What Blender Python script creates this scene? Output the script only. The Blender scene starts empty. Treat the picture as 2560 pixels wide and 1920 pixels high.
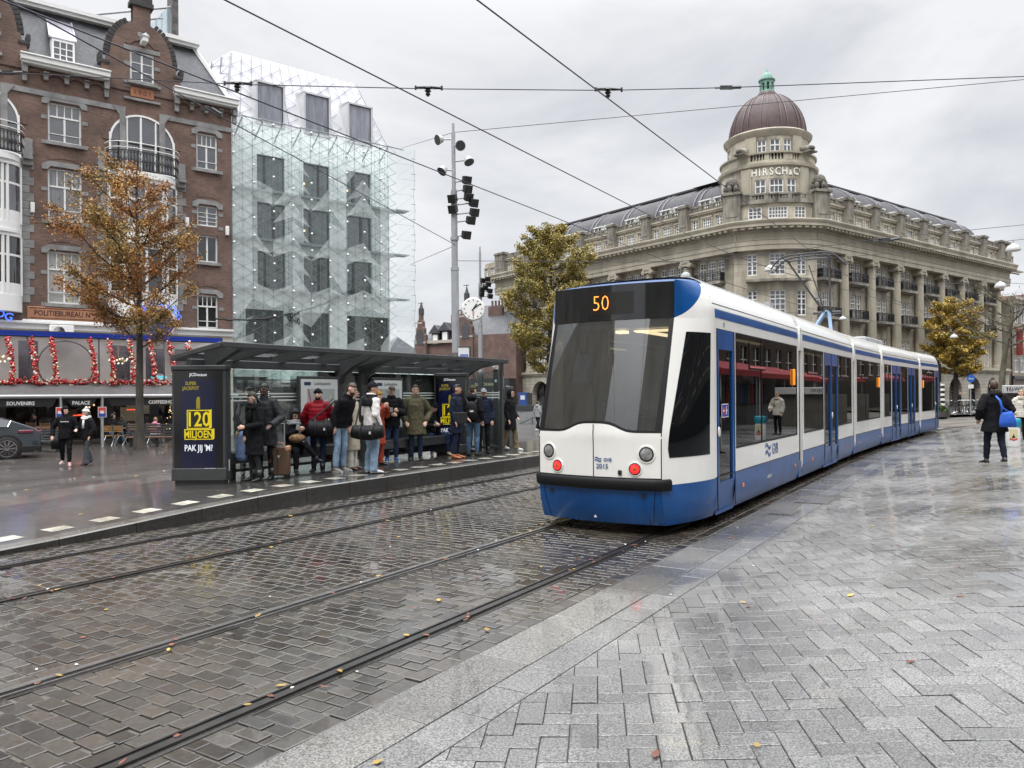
import bpy, bmesh, math, random
from math import radians as R, sin, cos, pi, tan, atan2, sqrt, exp
from mathutils import Vector as V, Matrix as M, noise as N
random.seed(7)
SC = bpy.context.scene
COL = SC.collection
# ---------------- camera, world, sun, exposure ----------------
CAMH = 1.82
cd = bpy.data.cameras.new("camera"); cam = bpy.data.objects.new("camera", cd); COL.objects.link(cam)
cd.sensor_width = 36; cd.lens = 27.0; cd.shift_y = 25/2560; cd.clip_end = 3000; cd.clip_start = .05
cam.matrix_world = M.Translation((0, 0, CAMH)) @ M.Rotation(pi/2, 4, 'X') @ M.Rotation(-.007, 4, 'Z')
SC.camera = cam
SC.view_settings.view_transform = 'Standard'; SC.view_settings.look = 'None'
SC.view_settings.exposure = 0.0; SC.view_settings.gamma = 1
SC.view_settings.use_curve_mapping = False
SUN_EL, SUN_AZ = R(58), R(205)          # azimuth measured clockwise from +Y
w = bpy.data.worlds.new("World"); SC.world = w; w.use_nodes = True
nt = w.node_tree; nt.nodes.clear()
def wn(t, **k):
    n = nt.nodes.new(t)
    for a, b in k.items(): setattr(n, a, b)
    return n
wo = wn('ShaderNodeOutputWorld'); mixs = wn('ShaderNodeMixShader'); mixs.inputs[0].default_value = .93
bg1 = wn('ShaderNodeBackground'); bg1.inputs[1].default_value = .08
sky = wn('ShaderNodeTexSky', sky_type='NISHITA', sun_disc=False, sun_elevation=SUN_EL, sun_rotation=SUN_AZ)
bg2 = wn('ShaderNodeBackground'); bg2.inputs[1].default_value = 1.0
tc = wn('ShaderNodeTexCoord'); sep = wn('ShaderNodeSeparateXYZ')
mp = wn('ShaderNodeMapping'); mp.inputs['Scale'].default_value = (1, 1, 2.6); mp.inputs['Location'].default_value = (.35, 1.2, .3)
no = wn('ShaderNodeTexNoise'); no.inputs['Scale'].default_value = 2.3; no.inputs['Detail'].default_value = 6; no.inputs['Roughness'].default_value = .55
no.inputs['Distortion'].default_value = .35
rp = wn('ShaderNodeValToRGB')
rp.color_ramp.elements[0].position = .36; rp.color_ramp.elements[0].color = (.66, .68, .73, 1)
rp.color_ramp.elements[1].position = .60; rp.color_ramp.elements[1].color = (.95, .96, .98, 1)
zr = wn('ShaderNodeMapRange'); zr.interpolation_type = 'SMOOTHSTEP'
zr.inputs['From Min'].default_value = .42; zr.inputs['From Max'].default_value = 1.0
zr.inputs['To Min'].default_value = 1.0; zr.inputs['To Max'].default_value = 7.0
mul = wn('ShaderNodeMix', data_type='RGBA', blend_type='MULTIPLY'); mul.inputs[0].default_value = 1
L = nt.links.new
L(tc.outputs['Generated'], sep.inputs[0]); L(sep.outputs['Z'], zr.inputs['Value'])
L(tc.outputs['Generated'], mp.inputs[0]); L(mp.outputs[0], no.inputs['Vector']); L(no.outputs[0], rp.inputs[0])
L(rp.outputs[0], mul.inputs[6]); L(zr.outputs[0], mul.inputs[7]); L(mul.outputs[2], bg2.inputs[0])
L(sky.outputs[0], bg1.inputs[0]); L(bg1.outputs[0], mixs.inputs[1]); L(bg2.outputs[0], mixs.inputs[2]); L(mixs.outputs[0], wo.inputs[0])
sl = bpy.data.lights.new("sun", 'SUN'); sl.energy = 1.5; sl.angle = R(25); sl.color = (1, .97, .92)
so = bpy.data.objects.new("sun", sl); COL.objects.link(so)
sdir = V((sin(SUN_AZ)*cos(SUN_EL), cos(SUN_AZ)*cos(SUN_EL), sin(SUN_EL)))
so.rotation_euler = sdir.to_track_quat('Z', 'Y').to_euler(); so.location = (0, 0, 60)
# ---------------- helpers ----------------
MATS = {}
def _nd(t, k, **kw):
    n = t.nodes.new(k)
    for a, b in kw.items(): setattr(n, a, b)
    return n
def mat(name, col, rough=.6, metal=0, spec=.5, ns=None, na=.15, bump=0, bs=None, island=0, coat=0, emit=None, es=0, col2=None, space='Object', sc=(1,1,1), ior=None, det=4):
    if name in MATS: return MATS[name]
    m = bpy.data.materials.new(name); m.use_nodes = True; t = m.node_tree; b = t.nodes['Principled BSDF']
    b.inputs['Roughness'].default_value = rough; b.inputs['Metallic'].default_value = metal
    b.inputs['Specular IOR Level'].default_value = spec
    if ior: b.inputs['IOR'].default_value = ior
    c = (*col, 1)
    b.inputs['Base Color'].default_value = c
    if coat: b.inputs['Coat Weight'].default_value = coat; b.inputs['Coat Roughness'].default_value = .06
    if emit: b.inputs['Emission Color'].default_value = (*emit, 1); b.inputs['Emission Strength'].default_value = es
    out = None
    tc = mp = None
    if ns or bump:
        tc = _nd(t, 'ShaderNodeTexCoord'); mp = _nd(t, 'ShaderNodeMapping'); mp.inputs['Scale'].default_value = sc
        t.links.new(tc.outputs[space], mp.inputs[0])
    if ns:
        n = _nd(t, 'ShaderNodeTexNoise'); n.inputs['Scale'].default_value = ns; n.inputs['Detail'].default_value = det; n.inputs['Roughness'].default_value = .6
        t.links.new(mp.outputs[0], n.inputs['Vector'])
        r = _nd(t, 'ShaderNodeMapRange'); r.inputs['From Min'].default_value = .3; r.inputs['From Max'].default_value = .7
        t.links.new(n.outputs[0], r.inputs['Value'])
        mx = _nd(t, 'ShaderNodeMix', data_type='RGBA')
        d2 = col2 or tuple(x*(1+na) for x in col); d1 = col if col2 else tuple(x*(1-na) for x in col)
        mx.inputs[6].default_value = (*d1, 1); mx.inputs[7].default_value = (*d2, 1)
        t.links.new(r.outputs[0], mx.inputs[0]); out = mx.outputs[2]
    if island:
        g = _nd(t, 'ShaderNodeNewGeometry'); hs = _nd(t, 'ShaderNodeHueSaturation')
        r = _nd(t, 'ShaderNodeMapRange'); r.inputs['To Min'].default_value = 1-island; r.inputs['To Max'].default_value = 1+island
        t.links.new(g.outputs['Random Per Island'], r.inputs['Value']); t.links.new(r.outputs[0], hs.inputs['Value'])
        if out: t.links.new(out, hs.inputs['Color'])
        else: hs.inputs['Color'].default_value = c
        out = hs.outputs[0]
    if out: t.links.new(out, b.inputs['Base Color'])
    if bump:
        n = _nd(t, 'ShaderNodeTexNoise'); n.inputs['Scale'].default_value = bs or ns or 20; n.inputs['Detail'].default_value = 5
        t.links.new(mp.outputs[0], n.inputs['Vector'])
        bp = _nd(t, 'ShaderNodeBump'); bp.inputs['Strength'].default_value = bump; bp.inputs['Distance'].default_value = .02
        t.links.new(n.outputs[0], bp.inputs['Height']); t.links.new(bp.outputs[0], b.inputs['Normal'])
    MATS[name] = m; return m
def brickmat(name, c1, c2, cm, bw=.21, bh=.065, mortar=.012, rough=.8, ax='xz', bump=.4, mottle=.25, offset=.5, nz=1.0, film=0):
    if name in MATS: return MATS[name]
    m = bpy.data.materials.new(name); m.use_nodes = True; t = m.node_tree; b = t.nodes['Principled BSDF']; l = t.links.new
    tc = _nd(t, 'ShaderNodeTexCoord'); sp = _nd(t, 'ShaderNodeSeparateXYZ'); cb = _nd(t, 'ShaderNodeCombineXYZ')
    l(tc.outputs['Object'], sp.inputs[0])
    if ax == 'xz':
        ad = _nd(t, 'ShaderNodeMath', operation='ADD'); l(sp.outputs[0], ad.inputs[0]); l(sp.outputs[1], ad.inputs[1]); l(ad.outputs[0], cb.inputs[0]); l(sp.outputs[2], cb.inputs[1])
    else:
        l(sp.outputs[0], cb.inputs[0]); l(sp.outputs[1], cb.inputs[1])
    br = _nd(t, 'ShaderNodeTexBrick', offset=offset); br.inputs['Scale'].default_value = 1
    br.inputs['Brick Width'].default_value = bw; br.inputs['Row Height'].default_value = bh; br.inputs['Mortar Size'].default_value = mortar/2
    br.inputs['Color1'].default_value = (*c1, 1); br.inputs['Color2'].default_value = (*c2, 1); br.inputs['Mortar'].default_value = (*cm, 1)
    l(cb.outputs[0], br.inputs['Vector'])
    n = _nd(t, 'ShaderNodeTexNoise'); n.inputs['Scale'].default_value = .9; n.inputs['Detail'].default_value = 7; mpz = _nd(t, 'ShaderNodeMapping'); mpz.inputs['Scale'].default_value = (1, 1, nz); l(tc.outputs['Object'], mpz.inputs[0]); l(mpz.outputs[0], n.inputs['Vector'])
    r = _nd(t, 'ShaderNodeMapRange'); r.inputs['From Min'].default_value = .3; r.inputs['From Max'].default_value = .7; r.inputs['To Min'].default_value = 1-mottle; r.inputs['To Max'].default_value = 1+mottle
    l(n.outputs[0], r.inputs['Value']); hs = _nd(t, 'ShaderNodeHueSaturation'); l(br.outputs[0], hs.inputs['Color']); l(r.outputs[0], hs.inputs['Value'])
    l(hs.outputs[0], b.inputs['Base Color']); b.inputs['Roughness'].default_value = rough
    if film: b.inputs['Coat Weight'].default_value = film; b.inputs['Coat Roughness'].default_value = .09
    bp = _nd(t, 'ShaderNodeBump', invert=True); bp.inputs['Strength'].default_value = bump; bp.inputs['Distance'].default_value = .01
    l(br.outputs['Fac'], bp.inputs['Height']); l(bp.outputs[0], b.inputs['Normal'])
    MATS[name] = m; return m
def wet(name, c1, c2, ns=60, island=.25, r0=.12, r1=.5, wns=.8, bump=.15, bs=40, spec=.5, speck=0, w0=.38, w1=.62, film=.9):
    # wet stone: small grain in the colour, gloss changing with damp patches
    if name in MATS: return MATS[name]
    m = bpy.data.materials.new(name); m.use_nodes = True; t = m.node_tree; b = t.nodes['Principled BSDF']; l = t.links.new
    tc = _nd(t, 'ShaderNodeTexCoord')
    n = _nd(t, 'ShaderNodeTexNoise'); n.inputs['Scale'].default_value = ns; n.inputs['Detail'].default_value = 3; l(tc.outputs['Object'], n.inputs['Vector'])
    r = _nd(t, 'ShaderNodeMapRange'); r.inputs['From Min'].default_value = .5-(.2-.13*speck); r.inputs['From Max'].default_value = .5+(.2-.13*speck); l(n.outputs[0], r.inputs['Value'])
    mx = _nd(t, 'ShaderNodeMix', data_type='RGBA'); mx.inputs[6].default_value = (*c1, 1); mx.inputs[7].default_value = (*c2, 1); l(r.outputs[0], mx.inputs[0])
    g = _nd(t, 'ShaderNodeNewGeometry'); hs = _nd(t, 'ShaderNodeHueSaturation'); r2 = _nd(t, 'ShaderNodeMapRange')
    r2.inputs['To Min'].default_value = 1-island; r2.inputs['To Max'].default_value = 1+island
    l(g.outputs['Random Per Island'], r2.inputs['Value']); l(r2.outputs[0], hs.inputs['Value']); l(mx.outputs[2], hs.inputs['Color'])
    n3 = _nd(t, 'ShaderNodeTexNoise'); n3.inputs['Scale'].default_value = .5; n3.inputs['Detail'].default_value = 6; l(tc.outputs['Object'], n3.inputs['Vector'])
    r4 = _nd(t, 'ShaderNodeMapRange'); r4.inputs['From Min'].default_value = .35; r4.inputs['From Max'].default_value = .65; r4.inputs['To Min'].default_value = .75; r4.inputs['To Max'].default_value = 1.2
    l(n3.outputs[0], r4.inputs['Value']); h2 = _nd(t, 'ShaderNodeHueSaturation'); l(hs.outputs[0], h2.inputs['Color']); l(r4.outputs[0], h2.inputs['Value']); l(h2.outputs[0], b.inputs['Base Color'])
    n2 = _nd(t, 'ShaderNodeTexNoise'); n2.inputs['Scale'].default_value = wns; n2.inputs['Detail'].default_value = 5; l(tc.outputs['Object'], n2.inputs['Vector'])
    r3 = _nd(t, 'ShaderNodeMapRange'); r3.inputs['From Min'].default_value = w0; r3.inputs['From Max'].default_value = w1; r3.inputs['To Min'].default_value = r0; r3.inputs['To Max'].default_value = r1
    l(n2.outputs[0], r3.inputs['Value']); l(r3.outputs[0], b.inputs['Roughness']); b.inputs['Specular IOR Level'].default_value = spec
    n4 = _nd(t, 'ShaderNodeTexNoise'); n4.inputs['Scale'].default_value = bs; n4.inputs['Detail'].default_value = 4; l(tc.outputs['Object'], n4.inputs['Vector'])
    bp = _nd(t, 'ShaderNodeBump'); bp.inputs['Strength'].default_value = bump; bp.inputs['Distance'].default_value = .01
    l(n4.outputs[0], bp.inputs['Height']); l(bp.outputs[0], b.inputs['Normal'])
    rc = _nd(t, 'ShaderNodeMapRange'); rc.inputs['From Min'].default_value = w0; rc.inputs['From Max'].default_value = w1; rc.inputs['To Min'].default_value = film; rc.inputs['To Max'].default_value = film*.45
    l(n2.outputs[0], rc.inputs['Value']); l(rc.outputs[0], b.inputs['Coat Weight']); b.inputs['Coat Roughness'].default_value = .045; b.inputs['Coat IOR'].default_value = 1.4
    MATS[name] = m; return m
def glassmat(name, tint=(.3,.33,.33), ior=1.6, rough=.02, gl=(1,1,1), body=None, bf=0):
    # see-through pane: tinted transmission plus mirror reflection by Fresnel; body mixes in a diffuse veil of its own colour
    if name in MATS: return MATS[name]
    m = bpy.data.materials.new(name); m.use_nodes = True; t = m.node_tree; t.nodes.clear(); l = t.links.new
    o = _nd(t, 'ShaderNodeOutputMaterial'); mx = _nd(t, 'ShaderNodeMixShader'); tr = _nd(t, 'ShaderNodeBsdfTransparent'); gs = _nd(t, 'ShaderNodeBsdfGlossy'); fr = _nd(t, 'ShaderNodeFresnel')
    tr.inputs[0].default_value = (*tint, 1); gs.inputs[0].default_value = (*gl, 1); gs.inputs['Roughness'].default_value = rough; fr.inputs[0].default_value = ior
    l(fr.outputs[0], mx.inputs[0]); l(gs.outputs[0], mx.inputs[2])
    if bf:
        df = _nd(t, 'ShaderNodeBsdfDiffuse'); df.inputs[0].default_value = (*body, 1); m2 = _nd(t, 'ShaderNodeMixShader'); m2.inputs[0].default_value = bf
        l(tr.outputs[0], m2.inputs[1]); l(df.outputs[0], m2.inputs[2]); l(m2.outputs[0], mx.inputs[1])
    else: l(tr.outputs[0], mx.inputs[1])
    l(mx.outputs[0], o.inputs[0]); MATS[name] = m; return m

def tag(o, label=None, cat=None, group=None, kind=None):
    if label: o['label'] = label
    if cat: o['category'] = cat
    if group: o['group'] = group
    if kind: o['kind'] = kind
    return o
def thing(name, label, cat, loc=(0,0,0), rz=0, group=None):
    o = bpy.data.objects.new(name, None); COL.objects.link(o); o.location = loc; o.rotation_euler = (0,0,rz); o.empty_display_size = .2
    return tag(o, label, cat, group)
def children(o): return [c for c in bpy.data.objects if c.parent == o]
def dup(root, loc=None, rz=None, label=None, scale=None):
    r = root.copy(); COL.objects.link(r)
    if loc is not None: r.location = loc
    if rz is not None: r.rotation_euler = (0,0,rz)
    if label: r['label'] = label
    if scale: r.scale = scale
    for ch in root.children:
        c = ch.copy(); COL.objects.link(c); c.parent = r
        for g in ch.children:
            d = g.copy(); COL.objects.link(d); d.parent = c
    return r
class MB:
    def __init__(s): s.v = []; s.f = []; s.mi = []
    def add(s, vs, fs, mi=0):
        k = len(s.v); s.v += [tuple(v) for v in vs]; s.f += [tuple(i+k for i in f) for f in fs]; s.mi += [mi]*len(fs); return s
    def quad(s, a, b, c, d, mi=0): return s.add([a,b,c,d], [(0,1,2,3)], mi)
    def poly(s, pts, mi=0): return s.add(pts, [tuple(range(len(pts)))], mi)
    def box(s, x0, x1, y0, y1, z0, z1, mi=0):
        return s.add([(x0,y0,z0),(x1,y0,z0),(x1,y1,z0),(x0,y1,z0),(x0,y0,z1),(x1,y0,z1),(x1,y1,z1),(x0,y1,z1)],
            [(0,3,2,1),(4,5,6,7),(0,1,5,4),(1,2,6,5),(2,3,7,6),(3,0,4,7)], mi)
    def bar(s, p0, p1, wd, ht, up=(0,0,1), mi=0):
        p0, p1 = V(p0), V(p1); d = (p1-p0).normalized(); a = d.cross(V(up)); a = (a if a.length > 1e-5 else d.cross(V((1,0,0)))).normalized(); b = a.cross(d)
        a *= wd/2; b *= ht/2
        q = [p+i*a+j*b for p in (p0,p1) for i, j in ((-1,-1),(1,-1),(1,1),(-1,1))]
        return s.add(q, [(0,3,2,1),(4,5,6,7),(0,1,5,4),(1,2,6,5),(2,3,7,6),(3,0,4,7)], mi)
    def loft(s, rings, mi=0, close=True, caps=True):
        n = len(rings[0]); vs = [p for r in rings for p in r]; fs = []
        for i in range(len(rings)-1):
            for j in range(n if close else n-1):
                a = i*n+j; b = i*n+(j+1) % n; fs.append((a, b, b+n, a+n))
        if caps and close: fs.append(tuple(range(n-1, -1, -1))); fs.append(tuple(range((len(rings)-1)*n, len(rings)*n)))
        return s.add(vs, fs, mi)
    def tube(s, pts, r, n=8, mi=0, caps=True, up=None):
        pts = [V(p) for p in pts]; rs = r if isinstance(r, (list, tuple)) else [r]*len(pts); rings = []; pa = None
        for i, p in enumerate(pts):
            d = (pts[min(i+1, len(pts)-1)]-pts[max(i-1, 0)]); d = d.normalized() if d.length > 1e-9 else V((0,0,1))
            a = V(up) if up else (pa if pa else (V((1,0,0)) if abs(d.x) < .9 else V((0,1,0))))
            a = (a-d*a.dot(d)); a = a.normalized() if a.length > 1e-6 else d.orthogonal().normalized(); pa = a; b = d.cross(a)
            q = rs[i]; rx, ry = q if isinstance(q, (list, tuple)) else (q, q)
            rings.append([p+a*(cos(t)*rx)+b*(sin(t)*ry) for t in [2*pi*k/n for k in range(n)]])
        return s.loft(rings, mi, True, caps)
    def cyl(s, p0, p1, r, n=12, r2=None, mi=0): return s.tube([p0, p1], [r, r2 if r2 is not None else r], n, mi)
    def lathe(s, prof, c=(0,0,0), n=16, a0=0, a1=2*pi, mi=0):
        full = abs(a1-a0-2*pi) < 1e-6; k = n if full else n+1
        rings = [[(c[0]+r*cos(a0+(a1-a0)*j/n), c[1]+r*sin(a0+(a1-a0)*j/n), c[2]+z) for j in range(k)] for r, z in prof]
        return s.loft(rings, mi, full, full)
    def ball(s, c, r, nu=10, nv=7, mi=0, top=1.0, bot=-1.0):
        rx, ry, rz = r if isinstance(r, (list, tuple)) else (r, r, r)
        lo, hi = math.asin(bot), math.asin(top)
        rings = []
        for i in range(nv+1):
            a = lo+(hi-lo)*i/nv; q = max(cos(a), 1e-3)
            rings.append([(c[0]+rx*q*cos(2*pi*j/nu), c[1]+ry*q*sin(2*pi*j/nu), c[2]+rz*sin(a)) for j in range(nu)])
        return s.loft(rings, mi)
    def prism(s, pts, fn, d0, d1, mi=0, mi2=None):
        # pts: outline (a,b); fn(a,b,d) -> 3d; faces at d0 and d1
        n = len(pts); A = [fn(a, b, d0) for a, b in pts]; B = [fn(a, b, d1) for a, b in pts]
        s.add(A+B, [tuple(range(n-1, -1, -1)), tuple(range(n, 2*n))], mi)
        return s.add(A+B, [(i, (i+1) % n, n+(i+1) % n, n+i) for i in range(n)], mi if mi2 is None else mi2)
    def grid(s, fn, nu, nv, mi=0):
        vs = [fn(i/nu, j/nv) for j in range(nv+1) for i in range(nu+1)]
        return s.add(vs, [(j*(nu+1)+i, j*(nu+1)+i+1, (j+1)*(nu+1)+i+1, (j+1)*(nu+1)+i) for j in range(nv) for i in range(nu)], mi)
    def wall(s, x0, x1, z0, z1, holes, y=0, rev=.15, mi=0, mr=None, maxdx=None):
        # vertical wall in the xz plane with rectangular holes (hx0,hx1,hz0,hz1) and reveals going to y+rev
        xs = sorted({x0, x1, *[h[0] for h in holes], *[h[1] for h in holes]}); zs = sorted({z0, z1, *[h[2] for h in holes], *[h[3] for h in holes]})
        if maxdx:
            q = [xs[0]]
            for x in xs[1:]:
                k = max(1, math.ceil((x-q[-1])/maxdx)); a = q[-1]; q += [a+(x-a)*i/k for i in range(1, k+1)]
            xs = q
        for i in range(len(xs)-1):
            for j in range(len(zs)-1):
                cx, cz = (xs[i]+xs[i+1])/2, (zs[j]+zs[j+1])/2
                if any(h[0] < cx < h[1] and h[2] < cz < h[3] for h in holes): continue
                if xs[i+1]-xs[i] < 1e-6 or zs[j+1]-zs[j] < 1e-6: continue
                s.quad((xs[i],y,zs[j]), (xs[i+1],y,zs[j]), (xs[i+1],y,zs[j+1]), (xs[i],y,zs[j+1]), mi)
        mr = mi if mr is None else mr
        for a, b, c, d in holes:
            s.quad((a,y,c),(a,y+rev,c),(a,y+rev,d),(a,y,d), mr); s.quad((b,y+rev,c),(b,y,c),(b,y,d),(b,y+rev,d), mr)
            s.quad((a,y,d),(a,y+rev,d),(b,y+rev,d),(b,y,d), mr); s.quad((a,y+rev,c),(a,y,c),(b,y,c),(b,y+rev,c), mr)
        return s
    def map(s, fn): s.v = [tuple(fn(V(p))) for p in s.v]; return s
    def xf(s, mx): s.v = [tuple(mx @ V(p)) for p in s.v]; return s
    def join(s, o):
        k = len(s.v); s.v += o.v; s.f += [tuple(i+k for i in f) for f in o.f]; s.mi += o.mi; return s
    def build(s, name, mats, parent=None, smooth=40, bevel=0, mx=None, merge=False, remesh=0, label=None):
        me = bpy.data.meshes.new(name); me.from_pydata(s.v, [], s.f)
        mats = mats if isinstance(mats, (list, tuple)) else [mats]
        for m in mats: me.materials.append(m)
        if len(mats) > 1: me.polygons.foreach_set('material_index', s.mi)
        if merge:
            bm = bmesh.new(); bm.from_mesh(me); bmesh.ops.remove_doubles(bm, verts=bm.verts, dist=1e-4); bmesh.ops.recalc_face_normals(bm, faces=bm.faces); bm.to_mesh(me); bm.free()
        if smooth:
            me.polygons.foreach_set('use_smooth', [True]*len(me.polygons))
            if smooth < 180: me.set_sharp_from_angle(angle=R(smooth))
        o = bpy.data.objects.new(name, me); COL.objects.link(o)
        if parent: o.parent = parent
        if mx is not None: o.matrix_local = mx
        if bevel:
            b = o.modifiers.new('bevel', 'BEVEL'); b.width = bevel; b.segments = 2; b.limit_method = 'ANGLE'
        if remesh:
            b = o.modifiers.new('skin', 'REMESH'); b.mode = 'VOXEL'; b.voxel_size = remesh; b.use_smooth_shade = True
            b = o.modifiers.new('soft', 'SMOOTH'); b.factor = .5; b.iterations = 2
        if label: o['label'] = label
        return o
def struct(mb, name, mats, **k):
    o = mb.build(name, mats, **k); o['kind'] = 'structure'; return o
_fonts = {}
def text(name, s, size, m, parent=None, mx=None, ext=.004, align='CENTER', bold=0, sx=1, space=1, kind=None):
    cu = bpy.data.curves.new(name, 'FONT'); cu.body = s; cu.size = size; cu.extrude = ext; cu.align_x = align; cu.align_y = 'CENTER'; cu.offset = bold; cu.space_character = space; cu.resolution_u = 2
    o = bpy.data.objects.new(name, cu); COL.objects.link(o)
    dg = bpy.context.evaluated_depsgraph_get(); me = bpy.data.meshes.new_from_object(o.evaluated_get(dg)); bpy.data.objects.remove(o); bpy.data.curves.remove(cu)
    me.transform(M.Diagonal((sx,1,1,1)) if sx != 1 else M.Identity(4)); me.materials.clear(); me.materials.append(m)
    o = bpy.data.objects.new(name, me); COL.objects.link(o)
    if parent: o.parent = parent
    if mx is not None: o.matrix_local = mx
    return o
# text standing on a facade: reads along local x, faces -y
UPR = M.Rotation(pi/2, 4, 'X')
def ray(x, y):
    dx, dy = x-1280, y-960
    return (dx-dy*.007)/1920, (25-(dy+dx*.007))/1920
def at(x, y, Y):
    t, k = ray(x, y); return V((t*Y, Y, CAMH+k*Y))
# ---------------- the tram line as a frame: s along it, d to its right, camera at s=0 d=0 ----------------
TH0 = R(32.2)
_ref = []
def _mk():
    x, y, th, s = -4.42*cos(TH0), 4.42*sin(TH0), TH0, 0.0
    x -= 60*sin(th); y -= 60*cos(th); s = -60.0
    while s < 150:
        _ref.append((x, y, th)); x += .25*sin(th); y += .25*cos(th); s += .25
        if 19 < s < 40: th += R(.34)*.25
        elif 40 <= s < 75: th += R(1.0)*.25
_mk()
def PF(s):
    q = (s+60)/.25; i = max(0, min(len(_ref)-2, int(q))); f = q-i; a, b = _ref[i], _ref[i+1]
    return a[0]+(b[0]-a[0])*f, a[1]+(b[1]-a[1])*f, a[2]+(b[2]-a[2])*f
def P(s, d, z=0):
    x, y, th = PF(s); e = d+4.42
    return V((x+cos(th)*e, y-sin(th)*e, z))
def sstep(a, b, x):
    t = max(0, min(1, (x-a)/(b-a))); return t*t*(3-2*t)
D_A, D_B, D_C, D_D, D_K = -5.165, -3.70, -7.54, -9.03, -9.72
D_E = -3.09
def zplat(s): return .04+.24*sstep(3.2, 9.4, s)*1.0 if s < 30 else .28-.26*sstep(34, 38, s)
def zpave(d): return .17*sstep(-2.5, 0.8, d)
def zplaza(s, d):
    z0 = zplat(s) if s < 30 else zplat(s)
    return z0+(-.27-z0)*sstep(-13.0, -21, d) if s < 40 else z0+(-.2*(1-sstep(40, 70, s))-z0)*sstep(-13, -21, d)
# ---------------- common materials ----------------
m_black = mat('black_plastic', (.012,.012,.013), .45)
m_rubber = mat('rubber', (.018,.018,.018), .7, ns=30)
m_dgrey = mat('dark_grey_metal', (.045,.047,.048), .38, ns=6, na=.12, spec=.5)
m_grey = mat('grey_metal', (.30,.31,.32), .45, ns=4, na=.12)
m_steel = mat('steel', (.45,.46,.47), .32, metal=.9, ns=8)
m_white = mat('white_paint', (.68,.68,.66), .45, ns=3, na=.06)
m_chrome = mat('chrome', (.7,.7,.7), .12, metal=1)
m_black_gloss = mat('black_gloss', (.004,.005,.007), .04, spec=.6, coat=.5)
# ---------------- ground ----------------
m_brick = wet('wet_clinker', (.035,.029,.022), (.060,.050,.040), ns=26, island=.45, r0=.12, r1=.40, wns=.55, bump=.12, bs=26)
m_gran = wet('granite_paver', (.052,.051,.049), (.245,.24,.23), ns=95, island=.18, r0=.25, r1=.5, wns=.5, bump=.16, bs=70, speck=.55)
m_band = wet('granite_kerb_band', (.055,.052,.046), (.22,.21,.19), ns=95, island=.2, r0=.14, r1=.42, wns=.6, bump=.2, bs=80, speck=.6)
m_joint = mat('joint_sand', (.085,.077,.064), .75, ns=9, na=.35)
m_asph = wet('rail_filler', (.02,.019,.018), (.05,.046,.04), ns=50, island=0, r0=.12, r1=.5, wns=.9)
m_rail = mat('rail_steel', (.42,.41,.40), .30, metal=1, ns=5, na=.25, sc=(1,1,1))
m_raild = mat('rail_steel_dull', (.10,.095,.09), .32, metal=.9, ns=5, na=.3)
m_groove = mat('rail_groove', (.012,.011,.010), .5)
m_plat = brickmat('platform_clinker', (.032,.030,.027), (.058,.053,.048), (.022,.02,.018), .2, .1, .012, .35, ax='xy', bump=.5, mottle=.35, film=.8)
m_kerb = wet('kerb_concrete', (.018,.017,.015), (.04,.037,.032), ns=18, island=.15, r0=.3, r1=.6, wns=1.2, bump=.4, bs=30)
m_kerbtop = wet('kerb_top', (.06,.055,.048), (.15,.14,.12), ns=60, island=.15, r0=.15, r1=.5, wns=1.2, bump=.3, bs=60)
m_tile = wet('white_tile', (.36,.34,.28), (.50,.475,.395), ns=12, island=.12, r0=.2, r1=.5, wns=2)
m_plaza = brickmat('plaza_clinker', (.048,.041,.037), (.085,.074,.067), (.03,.027,.025), .21, .09, .012, .42, ax='xy', bump=.5, mottle=.45, film=.6)
m_far = brickmat('far_clinker', (.11,.10,.085), (.16,.145,.12), (.08,.07,.06), .3, .12, .012, .35, ax='xy', bump=.4, mottle=.3)
g = MB(); g.box(-500, 500, -250, 900, -1.5, -.42); struct(g, 'ground', m_far)
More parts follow.
